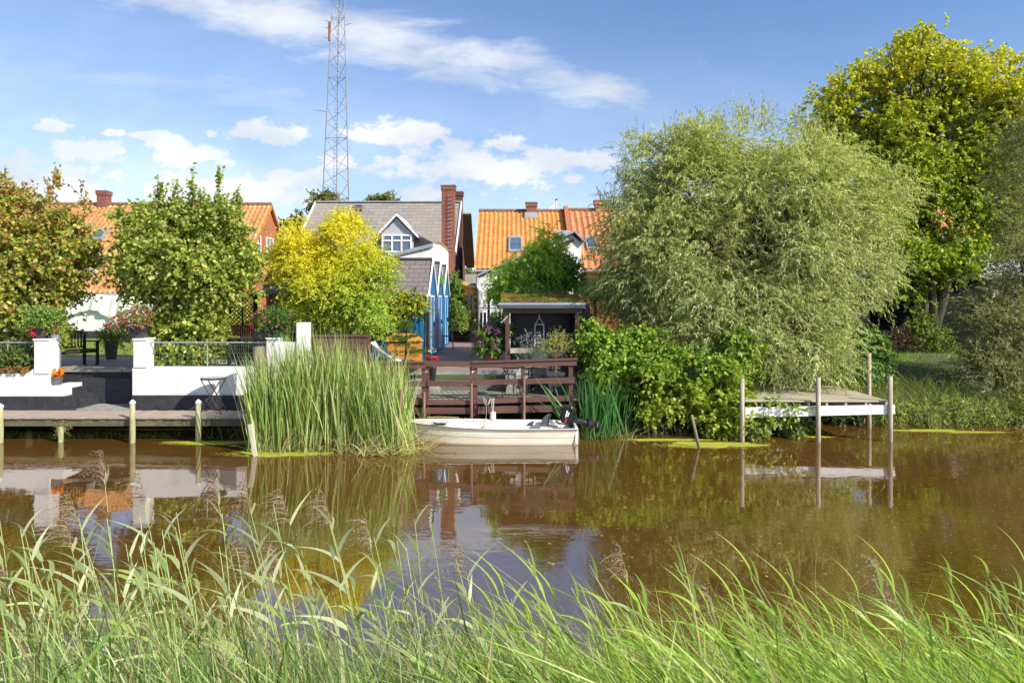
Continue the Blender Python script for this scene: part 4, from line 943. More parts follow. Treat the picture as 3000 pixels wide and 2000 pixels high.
# conifer in bowl
Y = 17.75; x = wx(1188, Y); z = wz(1062, Y)
h = thing('potted_conifer', (x, Y, ZT), 'small larch-like conifer growing in a low grey bowl', 'potted tree')
MB().lathe((x, Y, ZT), [(.3, 0), (.42, .1), (.5, .18), (.53, .2), (.47, .2), (.44, .17), (0, .17)], 28).build('bowl', concrete, h, smooth=True)
MB().lathe((x, Y, ZT+.171), [(.43, 0), (.25, .04), (0, .06)], 20).build('moss', mat('moss', (.1, .12, .03), (.05, .06, .02), 12, 1, .6, 60), h)
MB().tube([(x, Y, ZT+.2), (x+.02, Y, ZT+.7), (x+.04, Y, wz(928, Y))], [.035, .025, .006], 8).build('trunk', bark, h)
rng = np.random.default_rng(31); tops = []
mb = MB(); PP = []; DD = []
for i in range(62):
    t_ = rng.uniform(0, 1)**.8; zc = ZT+.38+t_*(wz(935, Y)-ZT-.4); ln = (.62*(1-t_)**.8+.06)*rng.uniform(.7, 1.1); a = rng.uniform(0, 2*PI)
    p0 = np.array([x+.02, Y, zc]); d_ = np.array([math.cos(a), math.sin(a), .12-.1*(1-t_)])
    mb.tube([p0, p0+d_*ln], [.008, .003], 4, False)
    m_ = int(ln*190)+8; s_ = rng.uniform(.12, 1, m_)[:, None]
    PP.append(p0+d_*ln*s_+rng.normal(size=(m_, 3))*.01); DD.append(d_*.6+rng.normal(size=(m_, 3))*np.array([.6, .6, .45]))
mb.build('branches', bark, h); PP = np.concatenate(PP); DD = np.concatenate(DD); n = len(PP)
leaves_mesh(PP, DD, rng.normal(size=(n, 3)), rng.uniform(.05, .1, n), np.full(n, .012), pick([(.1, .2, .03), (.15, .26, .05), (.06, .13, .02)], n, rng), 'needles', LEAF, h)
# geranium
Y = 17.0; x = wx(1265, Y)
MBp = thing('stone_pedestal', (wx(1225, Y), Y, ZD), 'low pedestal of stacked concrete slabs under the red flower pot', 'pedestal')
MB().box(wx(1178, Y), Y-.25, ZD, wx(1288, Y), Y+.22, wz(1140, 16.8)).build('timber', greyw, MBp)
MB().box(wx(1182, Y), Y-.22, wz(1140, 16.8)+.002, wx(1284, Y), Y+.2, wz(1128, Y)+.05).box(wx(1182, Y), Y-.1, wz(1128, Y)+.052, wx(1240, Y), Y+.2, wz(1128, Y)+.16).build('slabs', concrete, MBp)
h, (x, y, z) = pot('flower_pot', 1266, 1075, 1118, 26, 18, Y, potdark, 'glossy black pot of red geraniums behind the railing')
crown('foliage', [(x-.02, y, z+.1, .14, .12, .1)], 90, 8, .1, .04, .8, LEAF, h, [(.08, .16, .03), (.12, .2, .04)], seed=33, rnd=True)
flowers(h, [(x-.12, y-.05, z+.27, .05, .04, .04), (x+.06, y-.05, z+.24, .05, .04, .035), (x+.12, y, z+.2, .05, .04, .03), (x+.02, y-.06, z+.19, .04, .03, .03)], 60, .03, [(.65, .01, .03), (.7, .02, .06)], 11)
flowers(h, [(x+.0, y+.05, z+.42, .09, .05, .07)], 14, .025, [(.75, .75, .72)], 12, name='white_flowers')
# ------------------------------------------------------------------ deck and railing
YD = 15.7; XD0, XD1 = -3.6, 1.52
h = thing('deck', (-.8, 16.4, ZD), 'grey weathered timber deck behind the brown railing', 'deck')
mb = MB(); x = XD0; sk = .38
while x < XD1:
    mb.add([(x+a, y_, z_) for z_ in (ZD-.03, ZD) for a, y_ in ((0+.0, YD+.05), (.118, YD+.05), (.118-sk, 17.22), (-sk, 17.22))], [(0,3,2,1),(4,5,6,7),(0,1,5,4),(1,2,6,5),(2,3,7,6),(3,0,4,7)]); x += .135
mb.build('planks', greyw, h)
MB().box(XD0-.3, 17.225, ZD-.1, XD1, 17.27, 1.0).build('riser_board', mat('green_timber', (.15, .145, .115), (.1, .1, .075), 4, .8, .3), h)
MB().box(XD0-.3, YD+.15, ZD-.16, XD1, YD+.22, ZD-.035).box(XD0-.3, 16.9, ZD-.2, XD1, 16.98, ZD-.035).build('joist', darkw, h)
for px in (1290, 1400, 1530, 1680, 1170): MB().tube([(wx(px, YD+.5), YD+.5, -.6), (wx(px, YD+.5), YD+.5, ZD-.04)], .07, 8).build('pile', bark, h)
MB().box(wx(1283, 15.9), 15.86, .18, wx(1332, 15.9), 15.95, .52).build('drum', potdark, h)
h = thing('terrace_steps', (-1, 17.45, ZD), 'concrete step and kerb between the deck and the brick terrace', 'steps')
MB().box(-5.0, 17.275, .5, XD1+.5, 17.62, 1.02).build('tread', concrete, h); MB().box(-5.0, 17.622, .5, 2.3, 17.72, ZT-.004).build('kerb', concrete, h)
Y = YD
def PX(px): return wx(px, Y)
def rail(px0, px1, py0a, py1a, py0b=None, py1b=None, dy=0.0, th=.045):
    py0b = py0b or py0a; py1b = py1b or py1a
    return MB().prism([(PX(px0), Y+dy, wz(py1a, Y)), (PX(px1), Y+dy, wz(py1b, Y)), (PX(px1), Y+dy, wz(py0b, Y)), (PX(px0), Y+dy, wz(py0a, Y))], (0, th, 0))
h = thing('railing', (PX(1500), Y, ZD), 'brown stained wooden railing at the edge of the deck, right panel behind the boat', 'railing', 'brown deck railing')
for a in ((1384, 1689, 1061, 1078, 1053, 1069), (1385, 1684, 1113, 1127, 1104, 1121), (1387, 1682, 1167, 1182, 1157, 1173), (1400, 1656, 1190, 1211, 1185, 1204)):
    rail(*a, dy=-.05).build('rail', brownw, h)
rail(1383, 1692, 1058, 1062, 1048, 1053, dy=-.09, th=.16).build('handrail', brownw, h)
for a, b_, c in ((1385, 1398, 1218), (1526, 1538, 1212), (1666, 1679, 1200)): MB().box(PX(a), Y+.0, wz(c, Y), PX(b_), Y+.09, wz(1056, Y)).build('post', brownv, h)
for a, b_, c in ((1378, 1386, 1121), (1531, 1539, 1100)): MB().tube([(PX((a+b_)/2), Y-.11, -.5), (PX((a+b_)/2), Y-.11, wz(c, Y))], .032, 8).build('steel_pile', rust, h)
h = thing('railing_gate', (PX(1316), Y, ZD), 'gate section of the brown railing, hooked between two posts', 'gate')
for a in ((1249, 1384, 1058, 1073), (1253, 1382, 1115, 1131), (1250, 1378, 1171, 1184), (1250, 1377, 1193, 1211)): rail(*a, dy=-.045).build('rail', brownw, h)
for a, b_, c, d_ in ((1249, 1257, 1074, 1178), (1376, 1383, 1074, 1125)): MB().box(PX(a), Y+.0, wz(d_, Y), PX(b_), Y+.06, wz(c, Y)).build('post', brownv, h)
for px in (1248, 1384): MB().tube([(PX(px-4), Y-.06, wz(1088, Y)), (PX(px), Y-.09, wz(1090, Y)), (PX(px+5), Y-.06, wz(1086, Y))], .008, 5).build('hook', metal, h)
h = thing('railing', (PX(1170), Y, ZD), 'brown wooden railing panel running into the cattails', 'railing', 'brown deck railing')
for a in ((1095, 1248, 1062, 1078), (1150, 1248, 1116, 1131), (1160, 1248, 1168, 1184), (1160, 1250, 1193, 1212)): rail(*a, dy=-.05).build('rail', brownw, h)
rail(1095, 1249, 1058, 1062, dy=-.09, th=.16).build('handrail', brownw, h)
for a, b_ in ((1235, 1248), (1110, 1122)): MB().box(PX(a), Y+.0, wz(1218, Y), PX(b_), Y+.09, wz(1062, Y)).build('post', brownv, h)
MB().tube([(PX(1244), Y-.11, -.5), (PX(1244), Y-.11, wz(1146, Y))], .036, 8).build('steel_pile', rust, h)

# deck chairs, metal table
def metal_chair(x, y, rz, label, z=ZD):
    h = thing('garden_chair', (x, y, z), label, 'chair', 'black metal chairs on the deck', rz)
    for s_ in (-.25, .25):
        MB().tube([(s_, -.25, 0), (s_, -.25, .58), (s_, -.2, .63), (s_, .15, .63), (s_, .24, .55), (s_, .24, .38)], .013, 6).build('front_leg', blackm, h, local=True, smooth=True)
        MB().tube([(s_*.9, .3, 0), (s_*.9, .2, .4), (s_*.9, .3, .88)], .013, 6).build('rear_leg', blackm, h, local=True, smooth=True)
    MB().box(-.23, -.24, .38, .23, .22, .42).build('seat', blackm, h, local=True, bevel=.012)
    mb = MB().tube([(-.225, .3, .88), (.225, .3, .88)], .013, 6)
    for k in range(7): xx = -.18+k*.06; mb.tube([(xx, .22, .45), (xx, .3, .88)], .006, 4)
    mb.build('backrest', blackm, h, local=True)
metal_chair(wx(1172, 16.3), 16.3, 1.2, 'black metal chair on the deck beside the cattails')
metal_chair(wx(1582, 16.8), 16.8, -1.75, 'black metal chair beside the tall dark planter')
h = thing('side_table', (wx(1498, 16.2), 16.2, ZD), 'black wrought iron side table with curved legs on the deck', 'table')
x, y = wx(1498, 16.2), 16.2; zt_ = wz(1078, 16.2)
MB().lathe((x, y, zt_), [(.24, 0), (.25, .012), (0, .02)], 24).build('tabletop', blackm, h)
for a in range(4):
    c, s_ = math.cos(a*PI/2+.6), math.sin(a*PI/2+.6)
    MB().tube([(x+c*.27, y+s_*.27, ZD), (x+c*.22, y+s_*.22, ZD+.2), (x+c*.1, y+s_*.1, ZD+.32), (x+c*.12, y+s_*.12, ZD+.5), (x+c*.22, y+s_*.22, zt_)], .011, 6).build('leg', blackm, h, smooth=True)
MB().lathe((x, y, ZD+.3), [(.12, 0), (.13, .01), (.12, .02)], 16).build('ring', blackm, h)
h = thing('lantern', (wx(1517, 16.9), 16.9, ZD), 'white lantern with pointed top behind the railing', 'lantern')
x, y = wx(1517, 16.9), 16.9
MB().box(x-.3, y-.05, ZD, x+.3, y+.3, ZD+.42).build('stone_block', concrete, h)
MB().box(x-.08, y-.03, ZD+.422, x+.08, y+.13, ZD+.7).build('body', whitep, h, bevel=.01); MB().lathe((x, y+.05, ZD+.702), [(.1, 0), (.09, .04), (.03, .12), (.03, .16), (0, .17)], 8).build('cap', zinc, h)
# tall planter with yellow shrub
Y2 = 16.5; x = wx(1627, Y2)
h = thing('tall_planter', (x, Y2, ZD), 'tall tapered dark planter with pale woody yellow-green shrub', 'planter')
a, b_ = .205, .15; zt_ = wz(1090, Y2)
MB().add([(x-b_, Y2-b_, ZD), (x+b_, Y2-b_, ZD), (x+b_, Y2+b_, ZD), (x-b_, Y2+b_, ZD), (x-a, Y2-a, zt_), (x+a, Y2-a, zt_), (x+a, Y2+a, zt_), (x-a, Y2+a, zt_)], [(0,3,2,1),(4,5,6,7),(0,1,5,4),(1,2,6,5),(2,3,7,6),(3,0,4,7)]).box(x-a-.015, Y2-a-.015, zt_-.07, x+a+.015, Y2+a+.015, zt_+.005).build('planter', potgrey if False else mat('slate_pot', (.06, .065, .075), (.04, .043, .05), 5, .6), h)
rg2 = random.Random(8); mb = MB(); tips = []
for i in range(6): mb.tube([(x+.03*math.cos(i), Y2+.03*math.sin(i), zt_), (x+.04*math.cos(i+2), Y2, zt_+.2), (x+.035*math.cos(i+4), Y2+.03, zt_+.36)], .014, 6)
for i in range(26):
    a_ = rg2.uniform(0, 2*PI); r_ = rg2.uniform(.1, .42); p = (x+r_*math.cos(a_)+.05, Y2+r_*.6*math.sin(a_), wz(1040, Y2)+rg2.uniform(.05, .42)); mb.tube([(x, Y2, zt_+.34), ((x+p[0])/2, (Y2+p[1])/2, zt_+.46), p], [.01, .006, .003], 5, False)
mb.build('stems', barkp, h)
crown('foliage', [(x-.15, Y2, wz(1015, Y2), .26, .2, .18), (x+.22, Y2, wz(1015, Y2), .24, .2, .2), (x+.05, Y2, wz(990, Y2), .17, .16, .2)], 240, 14, .15, .03, .3, LEAF, h, [(.4, .42, .08), (.3, .36, .08), (.45, .42, .12)], droop=0, up=.8, seed=35)
# lavender bush
Y2 = 16.9; x = wx(1560, Y2)
h = thing('lavender_bush', (x, Y2, ZT), 'silver-grey lavender bush with long flower spikes over the railing', 'bush')
crown('foliage', [(x, Y2, wz(1040, Y2), .38, .3, .22), (x+.2, Y2, wz(1045, Y2), .3, .3, .2)], 420, 14, .16, .035, .2, LEAF, h, [(.2, .27, .25), (.28, .34, .31), (.14, .2, .17)], droop=0, up=.6, seed=36)
n = 46; rng = np.random.default_rng(3); base = np.stack([rng.normal(x+.05, .16, n), rng.normal(Y2, .1, n), np.full(n, wz(1035, Y2))], 1); D = np.stack([rng.normal(0, .55, n), rng.normal(0, .3, n), np.ones(n)], 1); B = np.stack([rng.normal(0, .2, n)]*1+[np.zeros(n), np.full(n, -.1)], 1); ln_ = rng.uniform(.35, .62, n)
blades(base, D, B, ln_, np.full(n, .008), pick([(.2, .25, .2)], n, rng), 'stalks', BLADE, h, 4, rng=rng)
tip = base+ln_[:, None]*(nrm(D)+B); m_ = 9; Pn = np.repeat(tip, m_, 0)+rng.normal(size=(n*m_, 3))*np.array([.014, .014, .035])
leaves_mesh(Pn, rng.normal(size=(n*m_, 3))+np.array([0, 0, 1]), rng.normal(size=(n*m_, 3)), np.full(n*m_, .028), np.full(n*m_, .02), pick([(.36, .33, .45), (.5, .48, .55)], n*m_, rng), 'flower_spikes', LEAF, h)
# hydrangea
Y2 = 18.6; h, (x, y, z) = pot('flower_pot', 1440, 1028, 1062, 52, 36, Y2, terra, 'brown pot of purple hydrangea beside the sedum-roofed shelter')
crown('foliage', [(x, y, z+.3, .42, .35, .38), (x+.25, y+.1, z+.6, .3, .25, .25), (x-.1, y-.05, z+.05, .35, .3, .15)], 330, 10, .16, .09, .65, LEAF, h, [(.07, .15, .02), (.12, .22, .03), (.18, .28, .05)], seed=38, rnd=True)
rng = np.random.default_rng(12); q = nrm(rng.normal(size=(42, 3))); q[:, 1] = -np.abs(q[:, 1])
cl = np.array([x-.05, y, z+.32])+q*np.array([.46, .38, .38]); cl = np.concatenate([cl, np.array([x+.3, y, z+.6])+q[:10]*.28])
flowers(h, [(c[0], c[1], c[2], .05, .05, .045) for c in cl], 620, .032, [(.36, .12, .36), (.45, .2, .45), (.3, .1, .28)], 13)

# ------------------------------------------------------------------ sedum roofed shelter
Y0, Y1 = 18.2, 19.9
h = thing('barbecue_shelter', (.85, 19, ZT), 'open dark shelter with a moss and sedum roof on the terrace', 'shelter')
x0, x1 = wx(1484, Y0), wx(1694, Y0)
MB().box(x0+.1, Y1-.06, ZT, x1-.05, Y1, 2.85).build('back_wall', blackm, h)
MB().box(x0+.02, Y0+.1, ZT, x0+.06, Y1-.06, 2.8).box(x1-.06, Y0+.1, ZT, x1-.02, Y1-.06, 2.8).build('side_wall', darkw, h)
for a, b_ in ((x0-.03, x0+.08), (x1-.08, x1+.03)): MB().box(a, Y0, ZT, b_, Y0+.1, wz(918, Y0)).build('post', brownv, h)
MB().box(x0-.1, Y0-.02, wz(917, Y0), x1+.1, Y0+.1, wz(903, Y0)).build('lintel', brownw, h)
MB().box(x0-.18, Y0-.16, wz(903, Y0)+.002, x1+.18, Y0-.05, wz(893, Y0)).build('gutter', mat('blue_zinc', (.07, .09, .12), (.05, .065, .09), 4, .5), h)
MB().box(x0-.2, Y0-.13, wz(893, Y0)+.002, x1+.2, Y0-.1, wz(886, Y0)).build('edge_strip', zinc, h)
zf, zb = wz(888, Y0), wz(866, Y1)+.02
rfm = mat('sedum_base', (.2, .12, .05), (.12, .1, .03), 9, 1, .8, 40)
MB().prism([(x0-.15, Y0-.09, zf-.06), (x0-.15, Y1, zb-.08), (x0-.15, Y1, zb), (x0-.15, Y0-.09, zf)], (x1-x0+.3, 0, 0)).build('roof', rfm, h)
rng = np.random.default_rng(40); n = 15000; xx = rng.uniform(x0-.15, x1+.15, n); t_ = rng.uniform(0, 1, n); cl = rng.uniform(0, 1, (60, 3)); cl[:, 0] = x0-.15+cl[:, 0]*(x1-x0+.3)
dd_ = np.stack([(xx-c[0])**2+((t_-c[1])*1.7)**2 for c in cl], 1); kk = dd_.argmin(1); pal = np.array([(.2, .22, .03), (.3, .12, .06), (.28, .17, .05), (.12, .17, .03), (.34, .28, .06)]); c = pal[(cl[kk, 2]*5).astype(int)]*(1+rng.uniform(-.3, .3, (n, 1)))
P = np.stack([xx, Y0-.09+(Y1-Y0+.09)*t_, zf+(zb-zf)*t_+.05*np.exp(-dd_[np.arange(n), kk]*30)], 1)
leaves_mesh(P, rng.normal(size=(n, 3))*.6+np.array([0, 0, .9]), rng.normal(size=(n, 3)), rng.uniform(.02, .055, n), rng.uniform(.012, .03, n), c, 'sedum', LEAF, h)
MB().box(x0+.1, Y0-.05, wz(1034, Y0), wx(1562, Y0), Y0+.6, wz(1024, Y0)).build('shelf', palew, h)
MB().bar((x0+.02, Y0-.06, wz(925, Y0)), (x0-.15, Y0-.1, wz(945, Y0)), .1, .02).build('bracket', zinc, h)
MB().box(x1+.035, Y0+.3, ZT, wx(1722, Y0+.3), Y0+.36, wz(900, Y0+.3)).build('side_panel', darkw, h)
# obelisk
Yo = 18.9; xo = wx(1580, Yo); s_ = .12; zt_, zb_ = wz(950, Yo), wz(1035, Yo)
h = thing('obelisk', (xo, Yo, zb_), 'slim white metal plant obelisk in front of the dark shelter', 'obelisk')
mb = MB()
for a in (-1, 1):
    for b_ in (-1, 1): mb.tube([(xo+a*s_*1.1, Yo+b_*s_*1.1, zb_), (xo+a*s_, Yo+b_*s_, zt_), (xo, Yo, wz(930, Yo))], .011, 5)
for z in (zt_, (zt_+zb_)/2-.1): mb.tube([(xo-s_, Yo-s_, z), (xo+s_, Yo-s_, z), (xo+s_, Yo+s_, z), (xo-s_, Yo+s_, z), (xo-s_, Yo-s_, z)], .009, 5)
mb.build('frame', whitep, h); MB().lathe((xo, Yo, wz(930, Yo)), [(.01, 0), (.03, .03), (.012, .06), (.01, .1)], 8).build('finial', whitep, h)
MB().box(xo-.2, Yo-.2, ZT, xo+.2, Yo+.2, zb_).build('plinth', stone, h)
# fences on the right of the terrace
h = thing('board_fence', (wx(1700, 17.3), 17.3, 1), 'dark brown board fence joining the railing and the bramble bush', 'fence')
mb = MB(); z = .85
x0, x1 = wx(1643, 17.3), wx(1960, 17.3)
while z < wz(985, 17.3)-.1: mb.box(x0, 17.3, z, x1, 17.34, z+.145); z += .15
mb.build('boards', mat('fence_brown', (.085, .045, .035), (.05, .03, .024), 4, .7, .3, stretch=(.3, 1, 1)), h)
MB().box(x0-.03, 17.26, wz(984, 17.3), x1, 17.38, wz(976, 17.3)).build('cap_rail', brownw, h)
h = thing('timber_gateway', (wx(1735, 19.5), 19.5, ZT), 'tall reddish timber posts with crossbeam right of the shelter', 'gateway')
for a, b_, c in ((1712, 1718, 890), (1722, 1727, 888), (1729, 1736, 920), (1738, 1746, 868)): MB().box(wx(a, 19.5), 19.4, ZT, wx(b_, 19.5), 19.52, wz(c, 19.5)).build('post', brownv, h)
MB().box(wx(1727, 19.5), 19.38, wz(882, 19.5), wx(1800, 19.5), 19.5, wz(868, 19.5)).build('crossbeam', brownw, h)
h = thing('picket_fence', (wx(1440, 24), 24, ZT), 'low reddish picket fence with a tall post before the white wing', 'fence')
mb = MB(); x = wx(1406, 24)
while x < wx(1478, 24): mb.box(x, 24, ZT, x+.09, 24.02, wz(915, 24)); x += .13
mb.build('pickets', brownv, h); MB().box(wx(1428, 23.8), 23.8, ZT, wx(1435, 23.8), 23.9, wz(850, 23.8)).build('post', darkw, h)
MB().tube([(wx(1404, 24), 24, wz(903, 24)), (wx(1480, 24), 24, wz(903, 24))], .02, 6).build('rail', brownw, h)
h = thing('hanging_basket', (wx(1448, 22.5), 22.5, ZT), 'grey wicker basket hung on the post by the picket fence', 'basket')
MB().lathe(at(1446, 952, 22.5), [(.05, -.05), (.15, .02), (.2, .17), (.22, .28), (.19, .27)], 14).build('basket', mat('wicker', (.3, .27, .24), (.16, .14, .12), 30, .9, .6), h)
crown('foliage', [(wx(1456, 22.5), 22.5, wz(925, 22.5), .25, .2, .1)], 60, 8, .12, .05, .5, LEAF, h, [(.25, .3, .08)], seed=43)
# brick steps, pergola, bistro chair
h = thing('brick_steps', (-1.7, 29.6, ZT), 'brown brick steps at the end of the terrace', 'steps')
MB().box(-3.1, 29.3, ZT-.1, -.5, 29.8, ZT+.2).box(-3.1, 29.805, ZT-.1, -.5, 30.4, ZT+.41).build('tread', brickdk, h)
h = thing('pergola', (-1.9, 31, ZT+.4), 'small timber pergola with orange beam in the passage between the houses', 'pergola')
MB().bar(at(1322, 826, 31), at(1392, 853, 29.6), .15, .35).build('beam', ochre, h)
MB().bar(at(1322, 817, 31), at(1394, 843, 29.5), .5, .04).build('roof', mat('lichen_board', (.5, .36, .1), (.4, .28, .08), 5, .9), h)
for px in (1369, 1382): MB().box(wx(px, 30), 29.9, ZT, wx(px+7, 30), 30.0, wz(848, 30)).build('post', zinc, h)
h = thing('iron_chair', (wx(1318, 25), 25, ZT), 'thin iron chair standing by the far end of the blue huts', 'chair')
x = wx(1318, 25)
MB().tube([(x+.1, 25, ZT), (x+.06, 25, ZT+.5), (x+.12, 25, ZT+1.0)], .013, 5).tube([(x+.1, 25.4, ZT), (x+.06, 25.4, ZT+.5), (x+.12, 25.4, ZT+1.0)], .013, 5).tube([(x+.12, 25, ZT+1), (x+.12, 25.4, ZT+1)], .013, 5).tube([(x-.3, 25, ZT), (x-.3, 25, ZT+.45)], .013, 5).tube([(x-.3, 25.4, ZT), (x-.3, 25.4, ZT+.45)], .013, 5).build('frame', blackm, h)
MB().box(x-.32, 24.98, ZT+.45, x+.08, 25.42, ZT+.48).build('seat', blackm, h)

# ------------------------------------------------------------------ boat
h = thing('rowing_boat', (-.45, 15.0, 0), 'cream clinker rowing boat moored before the railing, outboard tilted up', 'boat')
XS, XB = 1.40, -2.42; YC = 15.0; NS = 30
def sec(t_):
    hb = .55*(1-max(0, (t_-.45)/.55)**2.6)*(.93+.07*min(1, t_*4)); hb = max(hb, .02)
    sh = .35+.10*max(0, (t_-.35)/.65)**1.6; kz = -.13+.42*max(0, (t_-.82)/.18)**2
    return hb, sh, kz
fr_ = [(0, 0), (.5, .05), (.80, .14), (.88, .30), (.865, .305), (.935, .60), (.92, .605), (1.0, .985), (1.03, 1.0)]
rows = []; 
for i in range(NS+1):
    t_ = i/NS; hb, sh, kz = sec(t_); rake = .0
    rows.append([(XS+(XB-XS)*t_-(.0 if t_ < .8 else .25*(t_-.8)*(f[1])), f[0]*hb, kz+(sh-kz)*f[1]) for f in fr_])
def hull(side, k0, k1):
    mb = MB()
    for i in range(NS+1): mb.v += [(x, YC+side*y, z) for x, y, z in rows[i][k0:k1+1]]
    w_ = k1-k0+1
    for i in range(NS):
        for j in range(w_-1): mb.f.append((i*w_+j, i*w_+j+1, (i+1)*w_+j+1, (i+1)*w_+j))
    return mb
hl = MB(); lowr = MB()
for sd_ in (-1, 1):
    q = hull(sd_, 3, 8); hl.add(q.v, q.f); q = hull(sd_, 0, 3); lowr.add(q.v, q.f)
hl.add([(XS, YC-y, z) for x, y, z in rows[0][3:]]+[(XS, YC+y, z) for x, y, z in reversed(rows[0][3:])], [tuple(range(12))])
o = hl.build('hull', cream, h); sl = o.modifiers.new('s', 'SOLIDIFY'); sl.thickness = .012; sl.offset = -1
lowr.add([(XS, YC-y, z) for x, y, z in rows[0][:4]]+[(XS, YC+y, z) for x, y, z in reversed(rows[0][:4])], [tuple(range(8))])
lowr.build('hull_bottom', creamlow, h)
# seams
mb = MB()
for k in (4, 6):
    for sd_ in (-1, 1): mb.tube([(r_[k][0], YC+sd_*(r_[k][1]+.001), r_[k][2]) for r_ in rows], .009, 4)
mb.build('strake_line', mat('seam', (.25, .2, .13), None, 5, .8), h)
mb = MB(); mb.tube([(r_[8][0], YC-(r_[8][1]+.004), r_[8][2]-.012) for r_ in rows], .011, 5); mb.tube([(r_[8][0], YC+(r_[8][1]+.004), r_[8][2]-.012) for r_ in rows], .011, 5)
mb.build('rubbing_strake', mat('rub_grey', (.18, .17, .16), None, 5, .6), h)
# gunwale caps and inner moulding
def strip(y_in, dz, side, z_in=None):
    mb = MB(); 
    for r_ in rows:
        x, y, z = r_[8]; yi = max(y-y_in, 0); mb.v += [(x, YC+side*y, z+.002), (x, YC+side*yi, z+dz)]
    for i in range(NS): mb.f.append((2*i, 2*i+1, 2*i+3, 2*i+2))
    return mb
g = MB()
for sd_ in (-1, 1): q = strip(.07, .002, sd_); g.add(q.v, q.f)
g.build('gunwale', whiteg, h)
inn = MB(); prof = [(.07, .002), (.085, -.07), (.24, -.075), (.26, -.30)]
for sd_ in (-1, 1):
    q = MB()
    for i, r_ in enumerate(rows):
        x, y, z = r_[8]
        for a, b_ in prof: q.v.append((x, YC+sd_*max(y-a, 0), z+b_))
    for i in range(NS):
        for j in range(3): q.f.append((i*4+j, i*4+j+1, i*4+j+5, i*4+j+4))
    inn.add(q.v, q.f)
q = MB()
for r_ in rows:
    x, y, z = r_[8]; yi = max(y-.26, 0); q.v += [(x, YC-yi, z-.30), (x, YC+yi, z-.30)]
for i in range(NS): q.f.append((2*i, 2*i+1, 2*i+3, 2*i+2))
inn.add(q.v, q.f); inn.build('inner_moulding', whiteg, h)
fd = MB()   # foredeck and thwarts
k = 22
for r_ in rows[k:]: x, y, z = r_[8]; fd.v += [(x, YC-y, z+.004), (x, YC+y, z+.004)]
for i in range(NS-k): fd.f.append((2*i, 2*i+1, 2*i+3, 2*i+2))
fd.build('foredeck', whiteg, h)
for xt in (.75, -.5): MB().box(xt-.14, YC-.45, .25, xt+.14, YC+.45, .285).build('thwart', whiteg, h, bevel=.01)
MB().box(XS-.06, YC-.5, .05, XS-.015, YC+.5, .40).build('transom', whiteg, h, bevel=.01)
# zigzag trim on the far inside
mb = MB(); x = -1.45; 
while x < -.1: mb.tube([(x, YC+.462, .365), (x+.028, YC+.462, .34), (x+.056, YC+.462, .365)], .006, 4); x += .056
mb.build('zigzag_trim', metal, h)
mb = MB()
for xx in (-.95, -.6): mb.tube([(xx-.12 if xx < -.9 else xx, YC+.5, .41), (xx, YC-.1, .36), (xx+.02, YC-.54, .385)], .008, 5)
mb.tube([(-1.9, YC+.3, .46), (-1.6, YC+.42, .45), (-1.2, YC+.48, .42)], .008, 5); mb.build('cord', mat('yellow_rope', (.5, .36, .1), None, 20, .9), h)
MB().box(-1.62, YC-.42, .42, -1.42, YC-.34, .45).box(-1.68, YC-.44, .44, -1.62, YC-.36, .465).build('cleat', blackm, h); MB().tube([(-1.45, YC-.38, .45), (-1.25, YC-.3, .5)], .008, 5).build('cleat_pin', metal, h)
for (px, w_, hh, s_) in ((1552, .17, .10, .2), (1596, .24, .27, .5)):
    x = wx(px, 15.1); z = .30; fp = [(x-w_*.5, 15.1, z), (x+w_*.35, 15.1, z), (x+w_*.45, 15.1, z+hh*.5), (x+w_*.62, 15.1, z+hh*.95), (x+w_*.3, 15.1, z+hh), (x-w_*.1, 15.1, z+hh*.7), (x-w_*.38, 15.1, z+hh*.25)]
    o = tag(MB().prism(fp, (0, .03, 0)).build('paddle_fin', mat('fin_grey', (.09, .08, .085), None, 5, .5) if 'fin_grey' not in MATS else MATS['fin_grey']), 'low grey fin lying in the boat' if w_ < .2 else 'tall curved grey fin standing up inside the boat', 'fin')
# outboard motor
m = thing('outboard_motor', (1.36, 15.0, .38), 'black outboard motor tilted up at the boat stern', 'outboard motor')
def mp(px, py): return Vector(at(px, py, 15.0))
cw = [mp(1645, 1190), mp(1652, 1185), mp(1676, 1190), mp(1680, 1196), mp(1674, 1232), mp(1668, 1240), mp(1645, 1236), mp(1640, 1228)]
o = MB().prism([p-Vector((0, .11, 0)) for p in cw], (0, .22, 0)).build('cowling', mat('gloss_black', (.012, .012, .014), (.008, .008, .01), 4, .18, coat=.6), m, bevel=.03)
st = MB().prism([mp(1659, 1200)+Vector((0, -.1135, 0)), mp(1663, 1200)+Vector((0, -.1135, 0)), mp(1659, 1216)+Vector((0, -.1135, 0)), mp(1654, 1222)+Vector((0, -.1135, 0))], (0, .002, 0)).prism([mp(1665, 1204)+Vector((0, -.1135, 0)), mp(1668, 1206)+Vector((0, -.1135, 0)), mp(1663, 1218)+Vector((0, -.1135, 0)), mp(1660, 1218)+Vector((0, -.1135, 0))], (0, .002, 0)).build('white_mark', whitep, m)
MB().prism([mp(1655, 1224)+Vector((0, -.1135, 0)), mp(1660, 1222)+Vector((0, -.1135, 0)), mp(1658, 1234)+Vector((0, -.1135, 0)), mp(1653, 1235)+Vector((0, -.1135, 0))], (0, .002, 0)).build('red_mark', mat('red_decal', (.6, .03, .03), None, 5, .4), m)
MB().tube([mp(1672, 1226), mp(1690, 1232), mp(1712, 1237), mp(1735, 1243)], [.075, .062, .072, .065], 10).build('leg', blackm, m, smooth=True)
